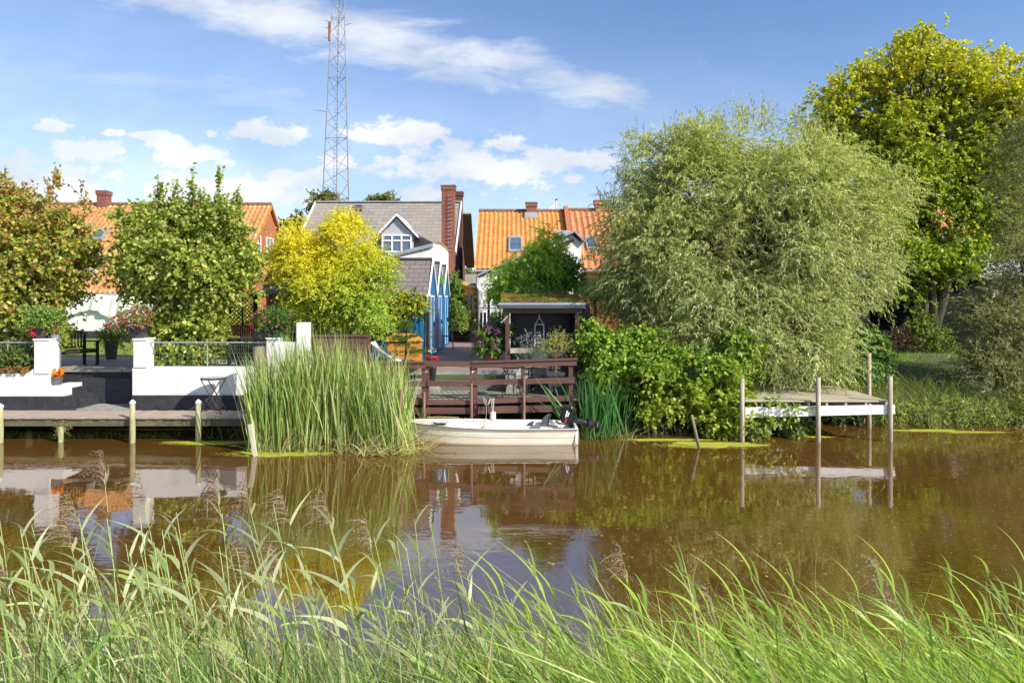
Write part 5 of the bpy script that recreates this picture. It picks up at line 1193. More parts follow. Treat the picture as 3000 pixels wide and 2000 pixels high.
MB().prism([mp(1728, 1232)-Vector((0, .02, 0)), mp(1738, 1230)-Vector((0, .02, 0)), mp(1752, 1243)-Vector((0, .02, 0)), mp(1763, 1248)-Vector((0, .02, 0)), mp(1758, 1255)-Vector((0, .02, 0)), mp(1725, 1250)-Vector((0, .02, 0))], (0, .04, 0)).build('gearcase', blackm, m, bevel=.008)
MB().prism([mp(1723, 1226)-Vector((0, .09, 0)), mp(1728, 1226)-Vector((0, .09, 0)), mp(1727, 1252)-Vector((0, .09, 0)), mp(1722, 1252)-Vector((0, .09, 0))], (0, .18, 0)).build('cavitation_plate', blackm, m)
pr = MB(); pc = mp(1750, 1240)
for k in range(3):
    a = k*2*PI/3+.5; d_ = Vector((.2, math.cos(a), math.sin(a))); e_ = Vector((.6, -math.sin(a), math.cos(a)))
    pr.prism([pc+d_*.015-e_*.012, pc+d_*.06-e_*.04, pc+d_*.1+e_*.0, pc+d_*.055+e_*.035], (.008, 0, 0))
pr.lathe((pc.x, pc.y, pc.z-.02), [(.02, 0), (.02, .04)], 8); pr.build('propeller', metal, m)
MB().box(mp(1672, 0).x-.05, 14.93, .3, XS+.03, 15.07, .5).tube([mp(1626, 1236), mp(1650, 1241), mp(1672, 1246)], .014, 6).tube([(1.3, 14.9, .42), (1.42, 14.9, .52)], .012, 5).build('clamp_bracket', blackm, m)
# fender with rope
x = wx(1444, 15.55); Yf = 15.55
h = thing('boat_fender', (x, Yf, .4), 'white cylindrical fender hanging by a knotted rope from the railing', 'fender')
MB().lathe((x, Yf, wz(1228, Yf)), [(.05, 0), (.066, .015), (.066, .15), (.058, .165), (.02, .175), (.02, .2)], 14).build('fender', whiteg, h, smooth=True)
mb = MB(); mb.tube([(x, Yf, wz(1205, Yf)), (x+.01, Yf, wz(1190, Yf)), (x+.02, Yf, wz(1166, Yf))], .012, 6).tube([(x, Yf, wz(1205, Yf)), (x-.03, Yf, wz(1188, Yf)), (x-.02, Yf, wz(1166, Yf))], .01, 6)
for k in range(3): mb.tube([at(1413+k*3, 1165, Yf-.02*k), at(1418+k*2, 1180+k*4, Yf-.02*k), at(1430, 1189-k*3, Yf-.02*k), at(1437, 1166, Yf-.02*k)], .008, 5)
mb.tube([at(1424, 1168, Yf), at(1425, 1200, Yf), at(1424, 1226, Yf)], .005, 4); mb.build('rope', rope, h, smooth=True)

# ------------------------------------------------------------------ stakes in the water
def stake(p0, p1, Y, r, m, label, square=False, name='stake'):
    a, b_ = Vector(at(*p0, Y)), Vector(at(*p1, Y)); d_ = (a-b_); b2 = b_-d_*.25
    if square: return tag(MB().bar(b2, a, r*2, r*1.3).build(name, m), label, 'stake')
    return tag(MB().tube([b2, (a+b2)/2, a], [r, r*1.02, r], 10).build(name, m, smooth=True), label, 'stake')
stake((732, 1242), (748, 1336), 13.5, .037, palew, 'pale squared wooden stake leaning by the duckweed left of the cattails', True)
stake((1177, 1141), (1160, 1325), 13.85, .028, rust, 'thin rusty pipe standing in the water at the right of the cattails')
stake((2026, 1215), (2047, 1308), 14.3, .032, barkp, 'short leaning stake in the duckweed before the bramble bush')

# ------------------------------------------------------------------ right jetty
h = thing('jetty', (6.7, 16, 0), 'weathered plank jetty with white front beam on the right bank', 'jetty')
xa, xb, ya, yb = 5.12, wx(2600, 14.98), 14.98, 17.4; zd = .885
mb = MB(); y = ya; rgg = random.Random(3)
while y < yb: mb.box(xa+rgg.uniform(-.02, .02), y, zd-.035, xb+rgg.uniform(-.015, .015), y+.118, zd+rgg.uniform(-.003, .003)); y += .124
mb.build('planks', palep, h)
mb = MB()
for px in (2300, 2366, 2420, 2476, 2535, 2594, 2230): mb.box(wx(px, 15), ya+.03, zd-.17, wx(px, 15)+.05, yb-.1, zd-.037)
mb.build('joist', palew, h)
MB().prism([at(2184, 1193, 14.93), at(2622, 1186, 14.93), at(2622, 1212, 14.93), at(2184, 1223, 14.93)], (0, .05, 0)).build('front_beam', whitep, h)
MB().box(xa, 16.3, zd-.34, xb, 16.38, zd-.172).build('rear_beam', darkw, h)  # dark wood colour stands in for the shade under the jetty
for px, pyt, Yp in ((2174, 1109, 14.86), (2397, 1106, 14.86), (2608, 1102, 14.9), (2546, 1034, 16.45)):
    MB().tube([(wx(px, Yp), Yp, -.7), (wx(px, Yp), Yp, .5), (wx(px, Yp), Yp, wz(pyt, Yp))], [.052, .05, .048], 12).build('post', mat('jetty_post', (.5, .42, .32), (.3, .24, .17), 4, .85, .4, stretch=(1, 1, .3)) if 'jetty_post' not in MATS else MATS['jetty_post'], h, smooth=True)
MB().tube([(wx(2345, 16.3), 16.3, -.6), (wx(2345, 16.3), 16.3, .5)], .05, 8).build('post', darkw, h)

# ================================================================== trees and bushes
def EL_(px, py, Y, rx, ry, d=None, w=None):
    s = Y/2000; e = (wx(px, Y), Y, wz(py, Y), rx*s, (d if d is not None else rx*s*.85), ry*s)
    return e+((w,) if w is not None else ())
def tree(name, px, pyb, Y, label, cat, zb=None):
    zb = zb if zb is not None else wz(pyb, Y)
    return thing(name, (wx(px, Y), Y, zb), label, cat)
# tree A: rust and olive
t = tree('beech_tree', 60, 1060, 17.6, 'bushy tree with rusty, olive and green round leaves at the left edge', 'tree', ZP)
ell = [EL_(60, 800, 17.6, 200, 190), EL_(180, 720, 17.6, 100, 110), EL_(30, 670, 17.6, 90, 120), EL_(50, 960, 17.4, 120, 115, .8), EL_(190, 790, 17.5, 70, 90, .8)]
tips = [(e[0]+random.uniform(-1, 1)*e[3]*.8, e[1]+random.uniform(-1, 1)*e[4]*.6, e[2]+random.uniform(-.3, 1)*e[5]*.8) for e in ell for _ in range(7)]
b0_ = (wx(60, 17.6), 17.6, ZP)
limbs('trunk', b0_, [(b0_[0]-.3, 17.6, 2.6), (b0_[0]+.4, 17.7, 2.7), (b0_[0], 17.5, 3.0)], tips, bark, t, .14, 3)
palA = [(.34, .35, .06), (.24, .32, .05), (.36, .29, .08), (.15, .23, .03), (.52, .46, .14), (.28, .13, .07)]
def colA(P, c, rng):
    z = P[:, 2]; f = np.clip((z-3.2)/2.5, 0, 1)[:, None]; k = rng.uniform(size=(len(P), 1)) < f*.24
    return np.where(k, np.array([.38, .19, .075])*(.75+.5*rng.uniform(size=(len(P), 1))), c)
crown('crown', ell, 3900, 13, .45, .09, .82, LEAF, t, palA, wts=[5, 4, 2, 3, 2, 1], seed=101, shr=.74, nc=85, csz=.27, rnd=True, droop=.25, colf=colA, gaps=.38, up=.45, twigm=bark, twigevery=6)
sh = [(wx(px, 17.5), 17.5+random.uniform(-.3, .3), wz(py, 17.5), .12, .12, .38) for px, py in ((28, 555), (10, 590), (40, 600), (150, 585), (165, 560), (225, 590), (130, 610), (90, 600))]
crown('shoots', sh, 120, 9, .35, .08, .8, LEAF, t, palA, wts=[4, 2, 5, 1, 2, 4], seed=102, rnd=True, up=1.4, droop=.0, rr=.25, out=.2, colf=colA, twigm=bark, twigevery=2)
# tree B
t = tree('hazel_tree', 540, 1070, 17.3, 'large bushy tree with round green leaves right of the garden steps', 'tree', ZP)
ell = [EL_(545, 800, 17.3, 205, 160, None, 3), EL_(430, 800, 17.3, 100, 110), EL_(665, 800, 17.3, 100, 110), EL_(560, 670, 17.3, 140, 90), EL_(540, 990, 17.2, 105, 110, .65, 1.6), EL_(430, 700, 17.3, 90, 80), EL_(650, 680, 17.3, 90, 70)]
b0_ = (wx(545, 17.3), 17.3, ZP)
tips = [(e[0]+random.uniform(-1, 1)*e[3]*.8, e[1]+random.uniform(-1, 1)*e[4]*.6, e[2]+random.uniform(-.3, 1)*e[5]*.9) for e in ell for _ in range(7)]
limbs('trunk', b0_, [(b0_[0]-.5, 17.3, 2.6), (b0_[0]+.5, 17.4, 2.7), (b0_[0], 17.3, 3.0), (b0_[0]+.1, 17.1, 2.9)], tips, bark, t, .13, 4)
palB = [(.20, .27, .04), (.30, .36, .06), (.43, .42, .12), (.13, .19, .03), (.54, .50, .19)]
crown('crown', ell, 4700, 13, .45, .09, .8, LEAF, t, palB, wts=[5, 5, 3, 3, 1], seed=111, shr=.72, nc=110, csz=.26, rnd=True, droop=.3, gaps=.38, up=.35, twigm=bark, twigevery=5)
sh = []
for px, py, hgt_ in ((455, 570, .5), (475, 555, .3), (520, 560, .5), (530, 600, .4), (565, 545, .6), (575, 600, .5), (605, 600, .5), (640, 545, .6), (645, 600, .4), (680, 600, .35), (690, 585, .25), (550, 620, .5), (620, 640, .4), (500, 640, .4)):
    sh.append((wx(px, 17.3), 17.3+random.uniform(-.3, .3), wz(py+25, 17.3), .07, .07, hgt_*.7))
crown('shoots', sh, 170, 9, .4, .085, .75, LEAF, t, palB, wts=[5, 4, 1, 2, 0.1], seed=112, rnd=True, up=1.8, droop=0, rr=.2, out=.15, twigm=bark, twigevery=1)
# yellow tree
t = tree('golden_elder', 960, 1000, 19.0, 'bright yellow-green multi-stemmed tree in front of the grey-roofed house', 'tree', ZT)
Yt = 19.0
ell = [EL_(900, 760, Yt, 110, 90), EL_(1010, 740, Yt, 110, 100), EL_(1080, 820, Yt, 95, 100), EL_(960, 850, Yt, 140, 110), EL_(850, 700, Yt, 40, 50), EL_(870, 820, Yt, 70, 70), EL_(1040, 910, Yt, 110, 70), EL_(1090, 960, Yt, 60, 50), EL_(900, 900, Yt, 60, 50), EL_(1020, 670, Yt, 30, 60), EL_(1130, 800, Yt, 30, 60), EL_(830, 770, Yt, 25, 25)]
b0_ = (wx(955, Yt), Yt, ZT)
tips = [(e[0]+random.uniform(-1, 1)*e[3]*.8, e[1]+random.uniform(-1, 1)*e[4]*.6, e[2]+random.uniform(-.5, 1)*e[5]*.8) for e in ell for _ in range(6)]
limbs('trunk', b0_, [(b0_[0]-.45, Yt, 2.7), (b0_[0]+.2, Yt-.2, 2.6), (b0_[0]-.15, Yt+.1, 2.9), (b0_[0]+.5, Yt, 2.6)], tips, barkp, t, .1, 5)
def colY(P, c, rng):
    yellow_amt = np.clip((P[:, 2]-2.6)/2.2, 0, 1)-np.clip((P[:, 0]+4.9)/1.8, -.3, 1)*.45  # leaf colour: yellower towards the top and left, greener low and right
    f = np.clip(yellow_amt+rng.normal(0, .22, len(P))+.12, 0, 1)[:, None]
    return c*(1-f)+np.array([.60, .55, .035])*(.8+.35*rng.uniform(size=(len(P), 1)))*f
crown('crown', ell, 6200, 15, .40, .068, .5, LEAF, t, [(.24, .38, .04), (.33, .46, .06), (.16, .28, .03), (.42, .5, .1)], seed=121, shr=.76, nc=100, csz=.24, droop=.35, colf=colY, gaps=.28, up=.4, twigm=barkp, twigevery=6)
# conifer tip rising from yellow tree and right shrub
t = tree('vine', 1200, 1050, 20.3, 'yellowing vine trailing along the wall of the nearest blue hut', 'climbing plant', ZT)
Yv = 20.35
crown('foliage', [EL_(1150, 880, Yv, 50, 30, .2), EL_(1200, 885, Yv, 45, 22, .2), EL_(1235, 900, Yv, 22, 25, .15), EL_(1165, 920, Yv, 30, 25, .2), EL_(1215, 862, Yv, 12, 20, .1), EL_(1120, 920, Yv, 50, 50, .4)], 420, 12, .25, .075, .8, LEAF, t, [(.35, .38, .05), (.22, .3, .04), (.48, .42, .05), (.15, .22, .03)], seed=122, rnd=True, droop=.4, twigm=barkp)
# passage planting
t = tree('climbing_shrub', 1340, 1000, 28.5, 'leafy green climbing shrub on the wall beyond the blue huts', 'shrub', ZT)
crown('foliage', [EL_(1335, 880, 28.5, 18, 70, .5), EL_(1345, 930, 27.5, 22, 40, .5), EL_(1328, 830, 28.5, 12, 30, .4)], 420, 12, .3, .09, .7, LEAF, t, [(.08, .15, .03), (.14, .22, .04), (.22, .28, .06)], seed=123, rnd=True)
t = tree('flowering_bush', 1378, 940, 32, 'yellow flowering bush by the pergola posts in the passage', 'bush', ZT+.4)
crown('foliage', [EL_(1372, 890, 32.5, 22, 50, .6), EL_(1360, 930, 29.0, 18, 22, .4), EL_(1350, 930, 29.0, 14, 24, .4)], 380, 12, .3, .1, .8, LEAF, t, [(.4, .4, .05), (.25, .33, .05), (.5, .42, .06), (.16, .25, .04)], seed=124, rnd=True)
flowers(t, [EL_(1380, 880, 31.8, 20, 40, .3)], 40, .14, [(.75, .7, .45), (.7, .65, .2)], 14)
t = tree('low_shrub', 1415, 985, 24, 'pale feathery low shrub at the side of the terrace path', 'shrub', ZT)
crown('foliage', [EL_(1408, 960, 23.5, 20, 20, .3), EL_(1400, 985, 22.5, 25, 20, .4), EL_(1425, 1000, 20.5, 15, 15, .3)], 240, 12, .2, .05, .4, LEAF, t, [(.3, .3, .16), (.15, .22, .05), (.1, .17, .03)], seed=125)
# sumac and dark shrub behind the shelter
t = tree('sumac_tree', 1560, 900, 22.5, 'feathery-leaved sumac tree rising behind the sedum-roofed shelter', 'tree', ZT)
Yt = 21.2
ell = [EL_(1490, 830, Yt, 60, 45), EL_(1550, 770, Yt, 55, 35), EL_(1480, 850, Yt, 35, 30), EL_(1600, 760, Yt, 45, 50), EL_(1610, 700, Yt, 22, 40), EL_(1530, 860, Yt, 60, 40)]
limbs('trunk', (wx(1550, Yt), Yt, ZT), [(wx(1540, Yt), Yt, 3.2), (wx(1580, Yt), Yt, 3.3)], [(e[0], e[1], e[2]) for e in ell]*2, barkp, t, .08, 6)
crown('crown', ell, 800, 24, .55, .14, .24, LEAF, t, [(.28, .44, .05), (.38, .54, .07), (.48, .58, .1), (.18, .3, .04)], seed=126, droop=.45, spread=.6)
t = tree('laurel_shrub', 1660, 900, 21.8, 'dense dark green leafy shrub behind the right end of the shelter', 'shrub', ZT)
crown('crown', [EL_(1650, 810, 21.8, 70, 70), EL_(1600, 790, 21.8, 50, 60), EL_(1630, 760, 21.8, 45, 50), EL_(1690, 800, 21.8, 30, 40), EL_(1590, 850, 21.8, 50, 35)], 900, 14, .35, .09, .6, GLOSSY, t, [(.1, .19, .03), (.15, .26, .035), (.22, .33, .06)], seed=127, rnd=True, gaps=.3)
t = tree('ornamental_grass', 1590, 870, 20.6, 'tall blue-green grass tuft showing above the sedum roof', 'grass tuft', ZT)
n = 420; rng = np.random.default_rng(41); base = np.stack([rng.normal(wx(1590, 20.6), .35, n), rng.normal(20.6, .15, n), np.full(n, 2.6)], 1)
D = np.stack([rng.normal(0, .35, n), rng.normal(0, .2, n), np.ones(n)], 1); B = np.stack([rng.normal(0, .4, n), rng.normal(0, .1, n), -np.abs(rng.normal(.35, .2, n))], 1)
blades(base, D, B, rng.uniform(.8, 1.4, n), np.full(n, .03), pick([(.2, .4, .18), (.3, .5, .24), (.14, .3, .1)], n, rng), 'blades', BLADE, t, 6, rng=rng)
t = tree('lime_shrub', 1710, 900, 23, 'lime-green shrub catching the sun beside the dark laurel', 'shrub', ZT)
crown('foliage', [EL_(1712, 845, 23, 25, 30, .4), EL_(1735, 850, 23.5, 25, 25, .4)], 200, 12, .25, .08, .6, LEAF, t, [(.32, .42, .04), (.42, .48, .06), (.2, .3, .03)], seed=128, rnd=True)
t = tree('yellow_shrub', 1800, 980, 21, 'sunlit yellow-green bushes and grass behind the dark board fence', 'shrub', ZT)
crown('foliage', [EL_(1780, 930, 21, 50, 40, .8), EL_(1850, 950, 21.5, 60, 40, .8), EL_(1900, 930, 22, 60, 30, .8)], 700, 14, .3, .06, .4, LEAF, t, [(.38, .4, .06), (.26, .33, .05), (.5, .46, .1), (.16, .24, .04)], seed=129)

# bramble bush on the bank -------------------------------------------------
t = tree('hop_bush', 2000, 1290, 16.0, 'big lobed-leaf bush hanging over the water between boat and jetty', 'bush', .3)
ell = [EL_(1800, 1040, 16.4, 95, 60, .7), EL_(1900, 1090, 16.2, 130, 80, .8), EL_(2040, 1110, 16.1, 140, 100, .8), EL_(2130, 1090, 16.2, 70, 80, .6), EL_(1980, 1180, 15.8, 110, 60, .6), EL_(2110, 1190, 15.7, 55, 60, .5), EL_(1785, 1100, 16.1, 50, 35, .5), EL_(1785, 1020, 16.7, 60, 30, .4), EL_(1900, 1010, 16.8, 120, 40, .5), EL_(2210, 1090, 16.4, 35, 45, .5), EL_(2200, 1170, 15.9, 30, 25, .4)]
limbs('stems', (wx(2000, 16.6), 16.6, .2), [(wx(1900, 16.5), 16.5, .9), (wx(2000, 16.4), 16.4, 1.0), (wx(2100, 16.4), 16.4, .9)], [(e[0]+random.uniform(-1, 1)*e[3], e[1], e[2]+random.uniform(-1, 1)*e[5]) for e in ell for _ in range(5)], bark, t, .06, 7)
ell += [EL_(1735, 985, 17.0, 30, 18, .3, .12), EL_(1850, 985, 16.9, 60, 30, .4, .25), EL_(2160, 1030, 16.3, 40, 45, .4, .2), EL_(2170, 1220, 15.4, 22, 60, .3, .3), EL_(2120, 1245, 15.4, 40, 30, .3, .25), EL_(1735, 1075, 16.6, 20, 40, .3, .2)]
def colH(P, c, rng):
    f = np.clip((1.9-P[:, 2])/1.3, 0, 1)*np.clip((P[:, 0]-1.5)/1.8, 0, 1); f = np.clip(f+rng.normal(0, .2, len(P)), 0, 1)[:, None]*.6
    return c*(1-f)+np.array([.36, .38, .05])*f
crown('foliage', ell, 4800, 11, .3, .08, .9, LEAF, t, [(.12, .23, .025), (.18, .3, .03), (.27, .37, .05), (.07, .15, .02), (.44, .48, .08)], wts=[4, 4, 3, 3, 1.5], seed=131, nc=120, csz=.19, rnd=True, droop=.5, gaps=.6, colf=colH, lz=.6)
crown('bare_stems', [EL_(1900, 1250, 15.9, 120, 25, .3), EL_(2080, 1265, 15.8, 80, 22, .3)], 320, 3, .4, .09, .6, LEAF, t, [(.12, .15, .08), (.2, .18, .12), (.07, .12, .04)], seed=132, rnd=True, droop=1.2, up=-.2, twigm=barkp, twigevery=1)
t = tree('waterside_plant', 2240, 1290, 15.4, 'pale leafy weed hanging under the left end of the plank jetty', 'plant', .0)
crown('foliage', [EL_(2230, 1235, 15.2, 32, 35, .3), EL_(2265, 1180, 15.1, 40, 12, .15), EL_(2200, 1260, 15.1, 25, 28, .2), EL_(2335, 1268, 15.3, 26, 18, .2), EL_(2310, 1255, 15.5, 20, 20, .2), EL_(2320, 1195, 14.95, 40, 8, .1), EL_(2340, 1235, 15.9, 40, 16, .3)], 330, 9, .22, .09, .6, LEAF, t, [(.2, .32, .04), (.12, .22, .04), (.3, .36, .1), (.3, .28, .16)], seed=133, rnd=True, droop=.6)
# willow --------------------------------------------------------------------
t = tree('willow_tree', 2230, 1100, 19.0, 'huge rounded grey-green willow drooping over the plank jetty', 'tree', .6)
Yw_ = 19.2
ell = [EL_(2200, 700, Yw_, 380, 300, 2.6), EL_(2050, 560, Yw_, 240, 170, 1.9), EL_(2330, 540, Yw_, 230, 160, 1.9), EL_(1960, 800, Yw_-.4, 210, 200, 1.8), EL_(2440, 760, Yw_-.4, 200, 220, 1.8),
       EL_(2150, 880, Yw_-1.2, 260, 150, 1.5), EL_(2340, 930, Yw_-1.6, 170, 110, 1.1), EL_(2200, 430, Yw_, 230, 90, 1.4), EL_(1900, 930, Yw_-.6, 110, 90, 1.0), EL_(2420, 1000, Yw_-1.9, 80, 70, .7), EL_(2280, 1020, Yw_-1.9, 110, 65, .8), EL_(2540, 640, Yw_, 110, 110, 1.2), EL_(1880, 620, Yw_, 110, 130, 1.1), EL_(1960, 520, Yw_, 150, 130, 1.3), EL_(1900, 760, Yw_-.3, 100, 200, 1.2), EL_(2480, 620, Yw_, 150, 170, 1.4), EL_(2190, 1000, Yw_-2.2, 150, 55, .6), EL_(2380, 1030, Yw_-2.4, 100, 50, .5), EL_(2080, 960, Yw_-1.6, 130, 60, .8), EL_(1905, 900, Yw_-.5, 110, 90, .9), EL_(1960, 980, Yw_-1.2, 120, 45, .7), EL_(2240, 1015, Yw_-2.4, 120, 50, .5), EL_(2080, 985, 16.9, 110, 45, .5, .55), EL_(2230, 1000, 16.6, 120, 50, .5, .5), EL_(2400, 1050, 16.6, 80, 45, .5, .4), EL_(1870, 820, Yw_-.4, 75, 120, .8)]
tips = [(e[0]+random.uniform(-1, 1)*e[3]*.8, e[1]+random.uniform(-1, 1)*e[4]*.7, e[2]+random.uniform(-.5, 1)*e[5]*.85) for e in ell for _ in range(7)]
b0_ = (wx(2230, 19.2), 19.2, .6)
limbs('trunk', b0_, [(b0_[0]-.9, 19.3, 3.0), (b0_[0]+.8, 19.1, 3.1), (b0_[0], 19.5, 3.6), (b0_[0]+.2, 18.7, 2.8)], tips, bark, t, .3, 8)
palW = [(.26, .31, .10), (.36, .40, .19), (.18, .23, .07), (.54, .56, .35), (.37, .41, .10)]
def colW(P, c, rng):
    f = np.clip((P[:, 2]-4.0)/3.5, 0, 1)[:, None]*.45
    return c*(1-f)+np.array([.42, .47, .11])*f*(.8+.4*rng.uniform(size=(len(P), 1)))
crown('crown', ell, 15000, 23, .75, .11, .21, GLOSSY, t, palW, wts=[4, 4, 3, 2, 2], seed=141, nc=250, csz=.52, droop=.5, up=.55, rr=.5, spread=.42, gaps=.3, colf=colW, shell=.36, twigm=mat('willow_twig', (.3, .27, .06), (.2, .17, .05), 5, .7), twigevery=4)
sh = [(wx(px, 19), 19+random.uniform(-.8, .8), wz(py, 19), .35, .5, .3) for px, py in ((1880, 470), (1900, 440), (1960, 420), (2030, 400), (2080, 385), (1830, 540), (1800, 600), (1790, 680), (2150, 380), (2200, 370), (2260, 380), (2400, 400), (2430, 420), (2330, 385), (2520, 480), (2580, 540), (2620, 600), (2630, 680), (2630, 790), (2610, 860), (2590, 900), (1770, 760), (1780, 850))]
crown('shoots', sh, 520, 20, .7, .1, .18, GLOSSY, t, palW, seed=142, up=1.1, droop=.1, rr=.3, out=.1, spread=.35, twigm=MATS['willow_twig'], twigevery=2)
# maple ---------------------------------------------------------------------
t = tree('maple_tree', 2725, 1020, 28, 'tall maple with yellowing top leaves in front of the black shed', 'tree', 1.0)
Ym = 28.0
ell = [EL_(2700, 260, Ym, 170, 130, 2.4), EL_(2540, 330, Ym, 150, 110, 2.0), EL_(2420, 290, Ym, 60, 60, .9), EL_(2450, 400, Ym, 110, 90, 1.5), EL_(2700, 430, Ym, 190, 130, 2.6), EL_(2860, 330, Ym, 120, 110, 2.0), EL_(2880, 500, Ym, 130, 130, 2.0),
       EL_(2650, 600, Ym, 150, 110, 2.0), EL_(2800, 640, Ym, 150, 90, 2.0), EL_(2720, 760, Ym-.5, 90, 70, 1.3), EL_(2640, 740, Ym-.4, 60, 70, 1.0), EL_(2880, 180, Ym, 55, 50, .9), EL_(2560, 210, Ym, 50, 50, .9), EL_(2960, 400, Ym, 80, 180, 1.4), EL_(2560, 480, Ym, 120, 100, 1.6), EL_(2790, 180, Ym, 60, 50, .9), EL_(2330, 360, Ym, 40, 25, .6), EL_(2640, 860, Ym-.8, 60, 40, 1.0), EL_(2740, 760, Ym-1.0, 110, 45, 1.0, 1.2), EL_(2640, 780, Ym-1, 70, 60, 1.0), EL_(2480, 560, Ym, 110, 120, 1.6), EL_(2410, 430, Ym, 110, 110, 1.4, 1.6), EL_(2560, 800, Ym-.3, 80, 70, 1.2, 1), EL_(2560, 690, Ym, 100, 110, 1.5), EL_(2960, 290, Ym, 90, 150, 1.6), EL_(2940, 640, Ym, 90, 130, 1.6), EL_(3060, 480, Ym, 120, 250, 1.8), EL_(2800, 770, Ym-.8, 80, 60, 1.2), EL_(2600, 640, Ym, 90, 110, 1.4), EL_(2930, 620, Ym, 80, 100, 1.4), EL_(2690, 140, Ym, 55, 35, .8)]
b0_ = (wx(2725, Ym), Ym, .9)
tips = [(e[0]+random.uniform(-1, 1)*e[3]*.85, e[1]+random.uniform(-1, 1)*e[4]*.7, e[2]+random.uniform(-.6, 1)*e[5]*.9) for e in ell for _ in range(7)]
fk_ = [(wx(2690, Ym), Ym, wz(760, Ym)), (wx(2730, Ym), Ym+.2, wz(680, Ym)), (wx(2790, Ym), Ym-.2, wz(730, Ym)), (wx(2700, Ym), Ym, wz(520, Ym)), (wx(2830, Ym), Ym, wz(560, Ym))]
limbs('trunk', b0_, fk_, tips, bark, t, .42, 9, nseg=7)
def colM(P, c, rng):
    f = np.clip((P[:, 2]-7.6)/4.5, 0, 1)*.6+np.clip((P[:, 0]-17)/4, 0, 1)*.12; f = np.clip(f+rng.normal(0, .2, len(P)), 0, 1)[:, None]
    y = np.where(rng.uniform(size=(len(P), 1)) < .08, np.array([.52, .32, .06]), np.array([.52, .50, .03]))
    return c*(1-f)+y*(.75+.4*rng.uniform(size=(len(P), 1)))*f
crown('crown', ell, 9000, 13, .65, .13, .85, LEAF, t, [(.15, .24, .025), (.23, .32, .03), (.1, .17, .02), (.36, .40, .04)], wts=[4, 4, 2, 2], seed=151, shr=.8, nc=230, csz=.55, rnd=True, droop=.3, gaps=.62, colf=colM, up=.5, shell=.5)
crown('ground_ivy', [EL_(2720, 1000, 26.5, 70, 60, .8), EL_(2700, 960, 27, 30, 60, .5)], 420, 10, .3, .1, .7, LEAF, t, [(.08, .15, .02), (.14, .22, .03), (.2, .2, .05)], seed=152, rnd=True)
# osier at the right edge -----------------------------------------------------
t = tree('osier_tree', 2980, 1200, 20, 'tall dusky grey-green osier filling the right edge of the view', 'tree', .5)
Yo_ = 20.0
ell = [EL_(2975, 1020, Yo_-1, 120, 130, 1.1, 3), EL_(3010, 820, Yo_, 50, 120, 1.1, 1.4), EL_(3025, 560, Yo_+2, 45, 270, 1.2, 2), EL_(3030, 800, Yo_, 50, 160, .9, .8), EL_(2960, 1000, Yo_-.5, 110, 130, 1.1), EL_(2930, 1130, Yo_-2, 110, 90, .9), EL_(2900, 930, Yo_, 50, 60, .7, .5)]
limbs('trunk', (wx(2990, Yo_), Yo_, .4), [(wx(2970, Yo_), Yo_, 2.2), (wx(3020, Yo_), Yo_, 3.0)], [(e[0]+random.uniform(-1, 1)*e[3]*.8, e[1], e[2]+random.uniform(-.7, 1)*e[5]*.9) for e in ell for _ in range(7)], bark, t, .22, 10)
crown('crown', ell, 5200, 20, .7, .1, .2, GLOSSY, t, [(.19, .21, .09), (.25, .26, .12), (.14, .16, .06), (.3, .29, .1)], seed=153, nc=120, csz=.5, droop=.4, up=.5, spread=.42, gaps=.25, twigm=bark, twigevery=3)
# vine mound, brush pile, stump bushes
t = tree('yellow_hedge', 650, 1000, 22.5, 'yellow-green shrubs beyond the lattice fence', 'shrub', ZP)
crown('foliage', [EL_(660, 940, 22.5, 60, 60, .6), EL_(720, 900, 23, 40, 40, .6), EL_(640, 985, 22, 40, 25, .5)], 700, 12, .28, .08, .6, LEAF, t, [(.36, .4, .08), (.26, .33, .06), (.45, .44, .12)], seed=160)
t = tree('vine_mound', 2530, 1130, 19.5, 'dark green creeper mound behind the tall jetty post', 'bush', .5)
crown('foliage', [EL_(2520, 1010, 20.5, 60, 60, .8), EL_(2560, 1060, 20, 40, 70, .7), EL_(2480, 1100, 19, 90, 45, .7), EL_(2560, 1110, 19, 45, 40, .6), EL_(2420, 1050, 20.5, 80, 60, .6)], 1300, 11, .3, .09, .75, GLOSSY, t, [(.05, .12, .02), (.09, .18, .03), (.15, .26, .04)], seed=161, rnd=True, droop=.4)
t = tree('brush_pile', 2640, 1060, 26.5, 'heap of dry brown brushwood against the black shed', 'brushwood', .9)
crown('dead_leaves', [EL_(2640, 1010, 26.5, 55, 45, .8)], 350, 5, .5, .1, .35, LEAF, t, [(.10, .05, .03), (.06, .035, .02), (.15, .08, .05)], seed=162, up=.1, droop=.4, twigm=bark, twigevery=1)
t = tree('shed_shrub', 2800, 1080, 25, 'dark ivy stump and shrub below the osier branches on the bank', 'shrub', .8)
crown('foliage', [EL_(2870, 1060, 22, 50, 45, .8), EL_(2850, 1180, 18.5, 60, 50, .8)], 420, 10, .35, .09, .4, LEAF, t, [(.08, .1, .03), (.14, .13, .06), (.06, .09, .02)], seed=163)
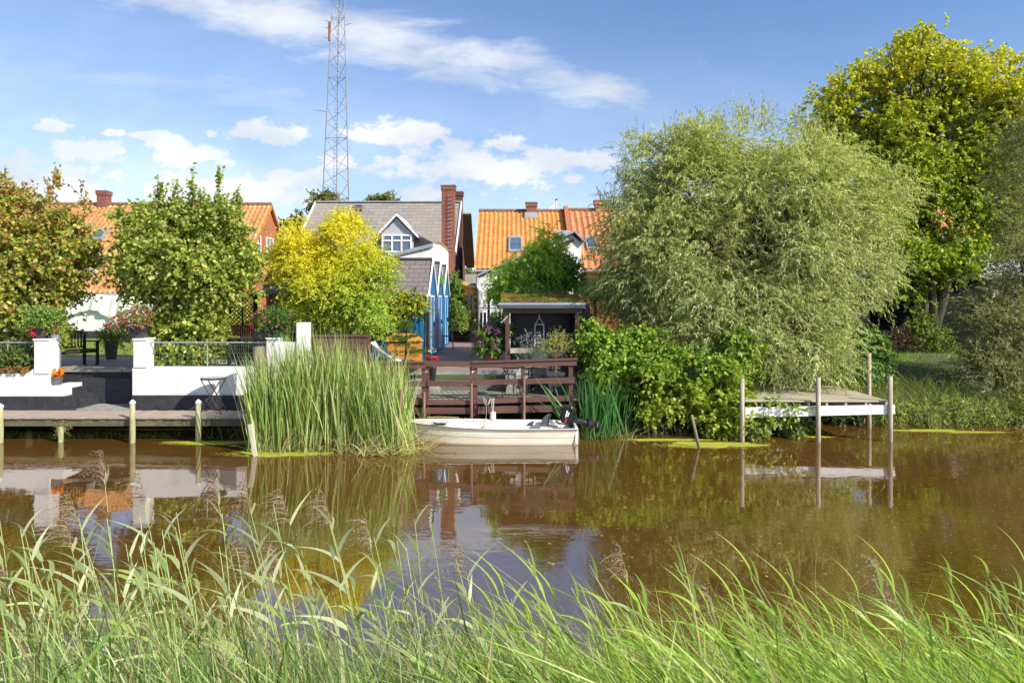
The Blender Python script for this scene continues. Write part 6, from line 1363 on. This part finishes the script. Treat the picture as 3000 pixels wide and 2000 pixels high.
# background trees
def bgtree(label, blobs_, Y, n, pal, seed, px):
    t = tree('background_tree', px, 0, Y, label, 'tree', 1.0)
    el = [EL_(a, b_, Y, c, d_) for a, b_, c, d_ in blobs_]
    limbs('trunk', (wx(px, Y), Y, 1), [(wx(px, Y), Y, el[0][2]-el[0][5])], [(e[0], e[1], e[2]) for e in el], bark, t, .3, seed)
    crown('crown', el, n, 14, .9, .26, .6, LEAF, t, pal, seed=seed, gaps=.4)
gdk = [(.06, .1, .03), (.1, .14, .04), (.16, .19, .06)]
bgtree('treetop behind the left end of the grey ridge', [(950, 590, 32, 28), (925, 620, 18, 40)], 60, 260, [(.2, .2, .06), (.14, .16, .04)], 171, 940)
bgtree('olive treetop above the middle of the grey ridge', [(1120, 600, 45, 34), (1155, 590, 22, 20), (1085, 605, 25, 18)], 62, 300, [(.2, .2, .06), (.14, .16, .04)], 172, 1120)
bgtree('dark tree between the brick house and grey-roofed house', [(870, 660, 45, 40), (850, 700, 55, 60), (890, 760, 40, 60)], 52, 420, gdk, 173, 868)
bgtree('pale tree far away at the end of the passage', [(1372, 800, 16, 14)], 80, 80, [(.2, .24, .1)], 174, 1372)

# ------------------------------------------------------------------ waterside grasses
def reedclump(name, label, n, xr, yr, hr, wdt, pal, seed, cat, leanx=0.0, spread_=.18, bendx=(-.12, .1), z0=-.1, zcap=None, kind=None, hfun=None, rng_droop=.12, parent=None, nseg=6):
    rng = np.random.default_rng(seed); x = rng.uniform(*xr, n); y = rng.uniform(*yr, n)
    base = np.stack([x, y, np.full(n, z0)], 1); ln_ = rng.uniform(hr[0], hr[1], n)
    if hfun is not None: ln_ = ln_*hfun(x)
    D = np.stack([rng.normal(leanx, spread_, n), rng.normal(0, spread_*.7, n), np.ones(n)], 1)
    B = np.stack([rng.normal(bendx[0], abs(bendx[1]), n), rng.normal(0, .06, n), -np.abs(rng.normal(.03, rng_droop, n))], 1)
    c = pick(pal, n, rng)
    ob = blades(base, D, B, ln_, wdt*rng.uniform(.7, 1.3, n), np.clip(c, .01, .8), 'leaves' if parent else name, BLADE, parent, nseg, rng=rng, taper=2.4, wbase=.9)
    return ob, base, D, B, ln_
t = thing('cattails', (-3.7, 14.1, 0), 'dense clump of tall green cattails in the water left of the boat', 'reeds')
gp = [(.34, .43, .15), (.25, .36, .08), (.46, .52, .24), (.15, .26, .06), (.58, .58, .26)]
def hf1(x): return .84+.2*np.exp(-((x+4.0)/1.1)**2)-.18*np.clip((x+2.6)/.8, 0, 1)
reedclump('cattails', '', 2100, (wx(745, 14.2), wx(1185, 14.2)), (13.8, 14.8), (1.6, 2.75), .034, gp, 201, 'reeds', leanx=.02, spread_=.09, bendx=(-.05, .08), hfun=hf1, parent=t)
reedclump('cattails', '', 340, (wx(1080, 14.0), wx(1220, 14.0)), (13.7, 14.6), (1.1, 2.1), .02, gp, 202, 'reeds', leanx=-.2, spread_=.07, bendx=(-.06, .06), parent=t)
reedclump('cattails', '', 160, (wx(738, 14.2), wx(830, 14.2)), (14.2, 15.0), (1.5, 2.3), .024, [(.1, .22, .08), (.16, .3, .1)], 203, 'reeds', leanx=.0, spread_=.1, bendx=(.1, .1), parent=t)
reedclump('dry', '', 420, (wx(760, 14.2), wx(1250, 13.9)), (13.6, 14.6), (.5, 1.1), .016, [(.38, .3, .14), (.25, .17, .08), (.45, .38, .2)], 204, 'reeds', leanx=.1, spread_=.5, bendx=(.1, .3), parent=t, rng_droop=.4).__getitem__(0).name = 'dry_leaves'
reedclump('bent', '', 60, (wx(1010, 13.5), wx(1180, 13.5)), (13.4, 13.9), (.5, 1.0), .022, [(.42, .44, .14), (.5, .46, .22)], 205, 'reeds', leanx=.9, spread_=.7, bendx=(.1, .2), z0=.02, parent=t, rng_droop=.45).__getitem__(0).name = 'bent_leaves'
for px, py in ((782, 1060), (877, 1040), (945, 1050), (1022, 1065), (1080, 1020), (850, 1075), (1150, 1090)):
    Yc = 14.0; MB().tube([at(px+6, py+120, Yc), at(px+1, py+14, Yc), at(px, py+13, Yc)], [.004, .004, .013], 6).tube([at(px, py+13, Yc), at(px-1, py-12, Yc)], .013, 8).tube([at(px-1, py-12, Yc), at(px-2, py-35, Yc)], [.004, .002], 5).build('seed_head', mat('cattail_brown', (.22, .08, .03), (.15, .05, .02), 8, .9) if 'cattail_brown' not in MATS else MATS['cattail_brown'], t, smooth=True)
t = thing('iris_clump', (2.3, 15.5, 0), 'broad sword-shaped iris leaves standing behind the boat motor', 'iris')
ip = [(.07, .2, .06), (.1, .26, .08), (.14, .3, .09), (.06, .15, .04)]
reedclump('iris', '', 95, (wx(1700, 15.4), wx(1790, 15.4)), (15.1, 15.8), (1.1, 1.85), .042, ip, 211, 'iris', spread_=.16, bendx=(.0, .12), parent=t, rng_droop=.06)
reedclump('iris', '', 40, (wx(1800, 15.6), wx(1860, 15.6)), (15.4, 15.9), (1.0, 1.7), .038, ip, 212, 'iris', spread_=.2, bendx=(.05, .14), parent=t)
reedclump('iris', '', 6, (wx(1660, 15.2), wx(1720, 15.2)), (15.5, 15.6), (1.4, 1.8), .05, ip, 213, 'iris', leanx=-.55, spread_=.1, bendx=(-.05, .05), parent=t)
reedclump('iris', '', 110, (wx(1690, 15.2), wx(1850, 15.4)), (15.1, 15.6), (.3, .8), .02, [(.2, .28, .08), (.3, .26, .12)], 214, 'iris', spread_=.5, bendx=(.0, .3), parent=t, rng_droop=.4).__getitem__(0).name = 'dry_leaves'
t = thing('water_grass', (-2.6, 15.2, 0), 'few thin grass blades growing between boat bow and railing', 'grass tuft')
reedclump('g', '', 26, (wx(1225, 15.4), wx(1262, 15.4)), (15.35, 15.6), (.5, .95), .02, [(.2, .3, .07), (.28, .36, .1)], 215, 'grass', spread_=.14, parent=t)
t = thing('water_grass', (-7.2, 15.4, 0), 'long arching weeds under the right end of the walkway', 'grass tuft')
reedclump('g', '', 60, (wx(620, 15.3), wx(735, 15.3)), (15.1, 15.5), (.3, .8), .022, [(.1, .16, .05), (.2, .26, .08)], 216, 'grass', spread_=.5, parent=t, rng_droop=.4)
# right bank grass
def rmask(x, y): return (x > 4.6+.0*y) & ~((x > 5.0) & (x < 8.5) & (y < 17.6)) & (y > 16.6)
gpal = [(.16, .29, .04), (.24, .38, .06), (.3, .38, .09), (.11, .2, .03), (.38, .35, .15)]
def ghz(x, y): return gh(x, y)-.02
field('bank_grass', 42000, 4.6, 26, 16.0, 29.5, .15, .014, [(.22, .38, .05), (.3, .46, .07), (.16, .28, .04)], 'rough green grass covering the right bank', ghz, .35, seed=221, mask=rmask, bend=.45)
field('long_bank_grass', 6500, 8.7, 16, 16.7, 19.0, .8, .018, [(.16, .24, .06), (.24, .3, .09), (.3, .27, .12), (.1, .16, .04)], 'long overhanging grass tufts at the water edge right of the jetty', ghz, .3, seed=222, bend=.6)
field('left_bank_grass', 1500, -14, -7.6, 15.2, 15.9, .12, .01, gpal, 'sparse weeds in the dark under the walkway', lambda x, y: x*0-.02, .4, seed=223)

t = thing('bank_plants', (7, 16.8, .1), 'tangled plants on the bank, coloured dark for the shade under the plank jetty', 'plants')
crown('foliage', [(x_, 17.1, .25, .7, .35, .35) for x_ in (5.5, 6.6, 7.7, 8.6)], 900, 10, .3, .08, .6, LEAF, t, [(.05, .09, .02), (.08, .13, .03), (.1, .09, .04)], seed=231, rnd=True, droop=.5)  # dark leaf colours paint in the gloom below the planks
t = thing('bank_plants', (11, 16.8, .1), 'tangle of dry and green plants overhanging the water right of the jetty', 'plants')
crown('foliage', [(x_, 16.9, .3+.1*math.sin(x_*3), .6, .35, .3) for x_ in (9.3, 10.1, 11.0, 11.9, 12.8, 13.6)], 1300, 9, .45, .14, .16, LEAF, t, [(.2, .28, .06), (.3, .26, .12), (.12, .18, .04), (.26, .34, .08)], seed=232, droop=.8, up=.3)
# duckweed ---------------------------------------------------------------------
dwm = mat('duckweed', (.42, .44, .03), (.28, .33, .03), 14, .8, .6, 90)
def duckweed(cx, cy, rx, ry, seed, label, rag=.3):
    rng = random.Random(seed); n = 60; ph = [rng.uniform(0, 6.28) for _ in range(6)]
    pts = [];
    for i in range(n):
        a = 2*PI*i/n; r = 1+rag*(.5*math.sin(3*a+ph[0])+.35*math.sin(5*a+ph[1])+.25*math.sin(9*a+ph[2])+.2*math.sin(17*a+ph[3]))
        pts.append((cx+rx*r*math.cos(a), cy+ry*r*math.sin(a), .012))
    o = MB().prism([(p[0], p[1], .003) for p in pts], (0, 0, .01)).build('duckweed', dwm)
    tag(o, label, 'duckweed', kind='stuff'); g = np.random.default_rng(seed); m_ = 2600
    a = g.uniform(0, 2*PI, m_); r = np.abs(g.normal(1.0, .2, m_)); P = np.stack([cx+rx*r*np.cos(a), cy+ry*r*np.sin(a), np.full(m_, .006)], 1)
    return P
sp = [duckweed(wx(820, 13.6), 13.75, .95, .24, 1, 'bright yellow-green duckweed mat in front of the cattails'),
      duckweed(wx(610, 14.6), 14.75, .85, .16, 2, 'green duckweed streak by the walkway end'),
      duckweed(wx(2090, 14.4), 14.55, .95, .26, 3, 'yellow-green duckweed mat round the leaning stake'),
      duckweed(wx(1950, 15.0), 15.05, .8, .10, 4, 'thin duckweed streak under the hop bush'),
      duckweed(wx(2400, 15.1), 15.4, .35, .09, 5, 'small duckweed patch under the plank jetty'),
      duckweed(wx(2720, 16.0), 16.1, .7, .12, 6, 'narrow duckweed strip below the right bank grass'),
      duckweed(wx(2860, 15.8), 15.9, .6, .08, 7, 'narrow duckweed strip at the foot of the osier')]
rng = np.random.default_rng(77)
extra = np.stack([rng.uniform(1.0, 12, 1500), rng.uniform(5.5, 14.5, 1500), np.full(1500, .005)], 1)
extra2 = np.stack([rng.uniform(-8, 1, 260), rng.uniform(6, 13.5, 260), np.full(260, .005)], 1)
big = np.stack([rng.uniform(-1, 4, 40), rng.uniform(7.5, 9.5, 40), np.full(40, .005)], 1)
P = np.concatenate(sp+[extra, extra2, big]); n = len(P); sz = rng.uniform(.012, .03, n); sz[-40:] *= 2.4
D = np.stack([rng.normal(size=n), rng.normal(size=n), np.zeros(n)], 1)
o = leaves_mesh(P, D, np.tile([0, 0, 1.0], (n, 1)), sz, sz*.7, pick([(.42, .4, .06), (.3, .32, .06), (.4, .3, .1)], n, rng), 'floating_specks', LEAF, None, rnd=True)
tag(o, 'tiny leaves and weed specks floating on the river', 'floating weed', kind='stuff')

# ------------------------------------------------------------------ near reeds
PLUME = [(.36, .25, .2), (.46, .36, .27), (.27, .17, .14)]
def make_reed(seed, H, plume, lw=.028, pal=None, bend=-.12, side=.55, wind=.12):
    rng = np.random.default_rng(seed); pal = pal or [(.42, .48, .25), (.34, .42, .18), (.54, .57, .36), (.38, .47, .14)]
    t = thing('reed', (0, 0, 0), 'reed', 'reed')
    def sp_(s): return np.array([bend*H*s*s, .02*H*s, H*s])
    MB().tube([sp_(s) for s in np.linspace(0, 1, 9)], [.0055-.0035*s for s in np.linspace(0, 1, 9)], 5, False).build('stem', STEMM, t, local=True)
    nl = rng.integers(9, 12); s = np.linspace(.32, .97, nl)+rng.uniform(-.02, .02, nl); base = np.array([sp_(q) for q in s])
    sg = np.where(np.arange(nl) % 2 == 0, 1, -1); ang_ = rng.normal(0, .9, nl)
    D = np.stack([sg*np.cos(ang_)*side-wind, sg*np.sin(ang_)*.4, np.full(nl, 1.0)+.2*rng.normal(size=nl)], 1)
    B = np.stack([sg*np.cos(ang_)*side*.45-wind*1.3+rng.normal(0, .14, nl), rng.normal(0, .15, nl), -np.abs(rng.normal(.5, .25, nl))], 1)
    L_ = rng.uniform(.24, .42, nl)*(1-.25*s); 
    blades(base, D, B, L_, lw*rng.uniform(.75, 1.2, nl), pick(pal, nl, rng), 'leaves', BLADE, t, 8, rng=rng, taper=1.7, wbase=.45, local=True, face=nrm(np.stack([rng.normal(0, .35, nl), -np.ones(nl), rng.normal(.5, .4, nl)], 1)))
    if plume:
        n = 46; q = rng.uniform(0, 1, n); top = sp_(1.0); ax = np.array([bend*1.6, 0, 1.0]); b_ = top+ax*(q[:, None]-.25)*.24
        a = rng.uniform(0, 2*PI, n); D = np.stack([np.cos(a)*.4-.25, np.sin(a)*.3, np.full(n, .55)], 1); B = np.stack([np.full(n, -.5)+rng.normal(0, .2, n), rng.normal(0, .15, n), -np.full(n, .7)+rng.normal(0, .25, n)], 1)
        blades(b_, D, B, rng.uniform(.09, .2, n)*(1.15-q*.6), np.full(n, .0042), pick(PLUME, n, rng), 'plume', BLADE, t, 5, rng=rng, local=True, taper=3, wbase=1)
        m_ = 260; k = rng.integers(0, n, m_); ss = rng.uniform(.25, 1, m_)[:, None]; ll_ = (rng.uniform(.09, .2, n)*(1.15-q*.6))[k][:, None]; Pp = b_[k]+ll_*(nrm(D)[k]*ss+B[k]*ss**2)
        leaves_mesh(Pp, rng.normal(size=(m_, 3))+np.array([-.5, 0, -.8]), rng.normal(size=(m_, 3)), np.full(m_, .014), np.full(m_, .0045), pick(PLUME, m_, rng), 'spikelets', LEAF, t, local=True)['kind'] = 'stuff'
    return t
STEMM = mat('reed_stem', (.36, .42, .16), (.3, .36, .12), 6, .6)
var_p = [make_reed(300+i, h_, True, .021) for i, h_ in enumerate((2.1, 2.15, 2.1))]
var_n = [make_reed(320+i, h_, False, .026) for i, h_ in enumerate((1.95, 2.0, 1.9, 2.05))]
var_g = [make_reed(340+i, h_, i == 0, .015, [(.28, .44, .05), (.38, .54, .07), (.46, .56, .14), (.2, .36, .05)], -.26, .3, .35) for i, h_ in enumerate((1.75, 1.8, 1.7, 1.85))]
used = set(); rgr = random.Random(5)
def place_reed(var, x, y, z, s, label, group, rz=0):
    if var.name in used: o = copy_tree(var)
    else: o = var; used.add(var.name)
    o.location = (x, y, z); o.scale = (s, s, s); o.rotation_euler = (rgr.uniform(-.06, .06), rgr.uniform(-.07, .03), rz)
    o['label'] = label; o['category'] = 'reed'; o['group'] = group; return o
# plumed reeds: tip pixel (x, y) at a distance
PL = [(235, 1395, 3.5), (310, 1480, 3.6), (410, 1475, 3.5), (205, 1570, 3.4), (20, 1660, 3.1), (660, 1455, 3.7), (770, 1480, 3.9), (895, 1480, 3.6), (1010, 1490, 3.6), (1090, 1560, 3.6), (735, 1640, 3.2), (1370, 1640, 3.6), (880, 1660, 3.3), (1840, 1640, 3.6), (2170, 1800, 3.0)]
ORD = ['first','second','third','fourth','fifth','sixth','seventh','eighth','ninth','tenth','eleventh','twelfth','thirteenth','fourteenth','fifteenth','sixteenth','seventeenth','eighteenth','nineteenth','twentieth','twenty-first','twenty-second']
for i, (px, py, Y) in enumerate(sorted(PL)):
    H = 2.1; Y *= 1.25; s = 1.0; x, _, z = at(px, py, Y); place_reed(var_p[i % 3], x+.25, Y, z-H-.06, 1.0, ORD[i]+' from the left of the near reeds with a drooping purple-brown plume', 'plumed reeds on the near bank', rgr.uniform(-.4, .4))
for i in range(125):
    px = rgr.uniform(-60, 1450) if i < 90 else rgr.uniform(-60, 800); py = 1530+330*rgr.uniform(0, 1)**.8+(px > 1250)*80; Y = rgr.uniform(3.0, 4.7); x, _, z = at(px, py, Y)
    place_reed(var_n[i % 4], x+.22, Y, z-1.95, 1.0, 'broad-leaved pale green reed without plume on the left of the near bank', 'pale plumeless reeds on the near bank', rgr.uniform(-.6, .6))
for i in range(110):
    px = rgr.uniform(1400, 3150); py = 1740+230*rgr.uniform(0, 1)**.8-(px > 2850)*60; Y = rgr.uniform(2.6, 4.0); x, _, z = at(px, py, Y)
    place_reed(var_g[1+i % 3], x+.45, Y, z-1.72, 1.0, 'narrow-leaved fresh green reed bent by the wind on the right of the near bank', 'bright green reeds on the near bank', rgr.uniform(-.4, .4))
place_reed(var_g[0], *[(lambda p: (p[0]+.45, p[1], p[2]-1.7))(at(2650, 1790, 3.0))][0], 1.0, 'thin reed with faded pink plume among the bright green reeds at right', 'bright green reeds on the near bank')
# undergrowth
rng = np.random.default_rng(88); n = 15000
Y = rng.uniform(2.0, 4.4, n); px = rng.uniform(-200, 3200, n); X = (px-1500)/2000*Y
top = np.where(px > 1450, 1850+rng.normal(0, 75, n), 1890+rng.normal(0, 85, n)); Zt = CAMZ-(top-870)/2000*Y-rng.uniform(0, .35, n)
ln_ = rng.uniform(.5, .95, n); base = np.stack([X+.25, Y, Zt-ln_*.85], 1)
wd_ = np.where(px > 1400, 1.0, .2); D = np.stack([rng.normal(-.05, .28, n)-.22*wd_, rng.normal(0, .2, n), np.ones(n)], 1); B = np.stack([rng.normal(-.1, .25, n)-.24*wd_, rng.normal(0, .12, n), -np.abs(rng.normal(.12, .15, n))], 1)
cg = pick([(.24, .38, .05), (.34, .48, .07), (.44, .53, .14), (.15, .26, .04), (.52, .55, .24), (.46, .37, .2)], n, rng, wts=[4, 4, 3, 4, 1.5, 1])
cg2 = pick([(.22, .34, .08), (.31, .43, .13), (.44, .5, .24), (.10, .18, .04), (.5, .46, .26), (.34, .25, .14)], n, rng, jit=.4, wts=[4, 4, 2.5, 5, 1, 1]); cg = np.where((px < 1400+rng.normal(0, 120, n))[:, None], cg2, cg)
o = blades(base, D, B, ln_, rng.uniform(.004, .011, n)+.010*(rng.uniform(size=n) < .3), np.clip(cg, .01, .8), 'reed_undergrowth', BLADE, None, 7, rng=rng, taper=1.8)
tag(o, 'dense green grass and reed leaves along the near bank', 'grass', kind='stuff')
n = 420; Y = rng.uniform(2.4, 4.6, n); px = rng.uniform(-100, 3100, n); X = (px-1500)/2000*Y; Zt = CAMZ-(1760+rng.normal(0, 110, n)-870)/2000*Y; ln_ = rng.uniform(.7, 1.2, n)
base = np.stack([X, Y, Zt-ln_*.9], 1); D = np.stack([rng.normal(-.1, .3, n), rng.normal(0, .2, n), np.ones(n)], 1); B = np.stack([rng.normal(-.1, .3, n), rng.normal(0, .1, n), -np.abs(rng.normal(.1, .15, n))], 1)
tag(blades(base, D, B, ln_, rng.uniform(.004, .009, n), pick([(.5, .4, .22), (.36, .26, .14), (.24, .15, .09)], n, rng), 'dead_stalks', BLADE, None, 7, rng=rng), 'thin straw-coloured dead stalks among the near reeds', 'straw', kind='stuff')
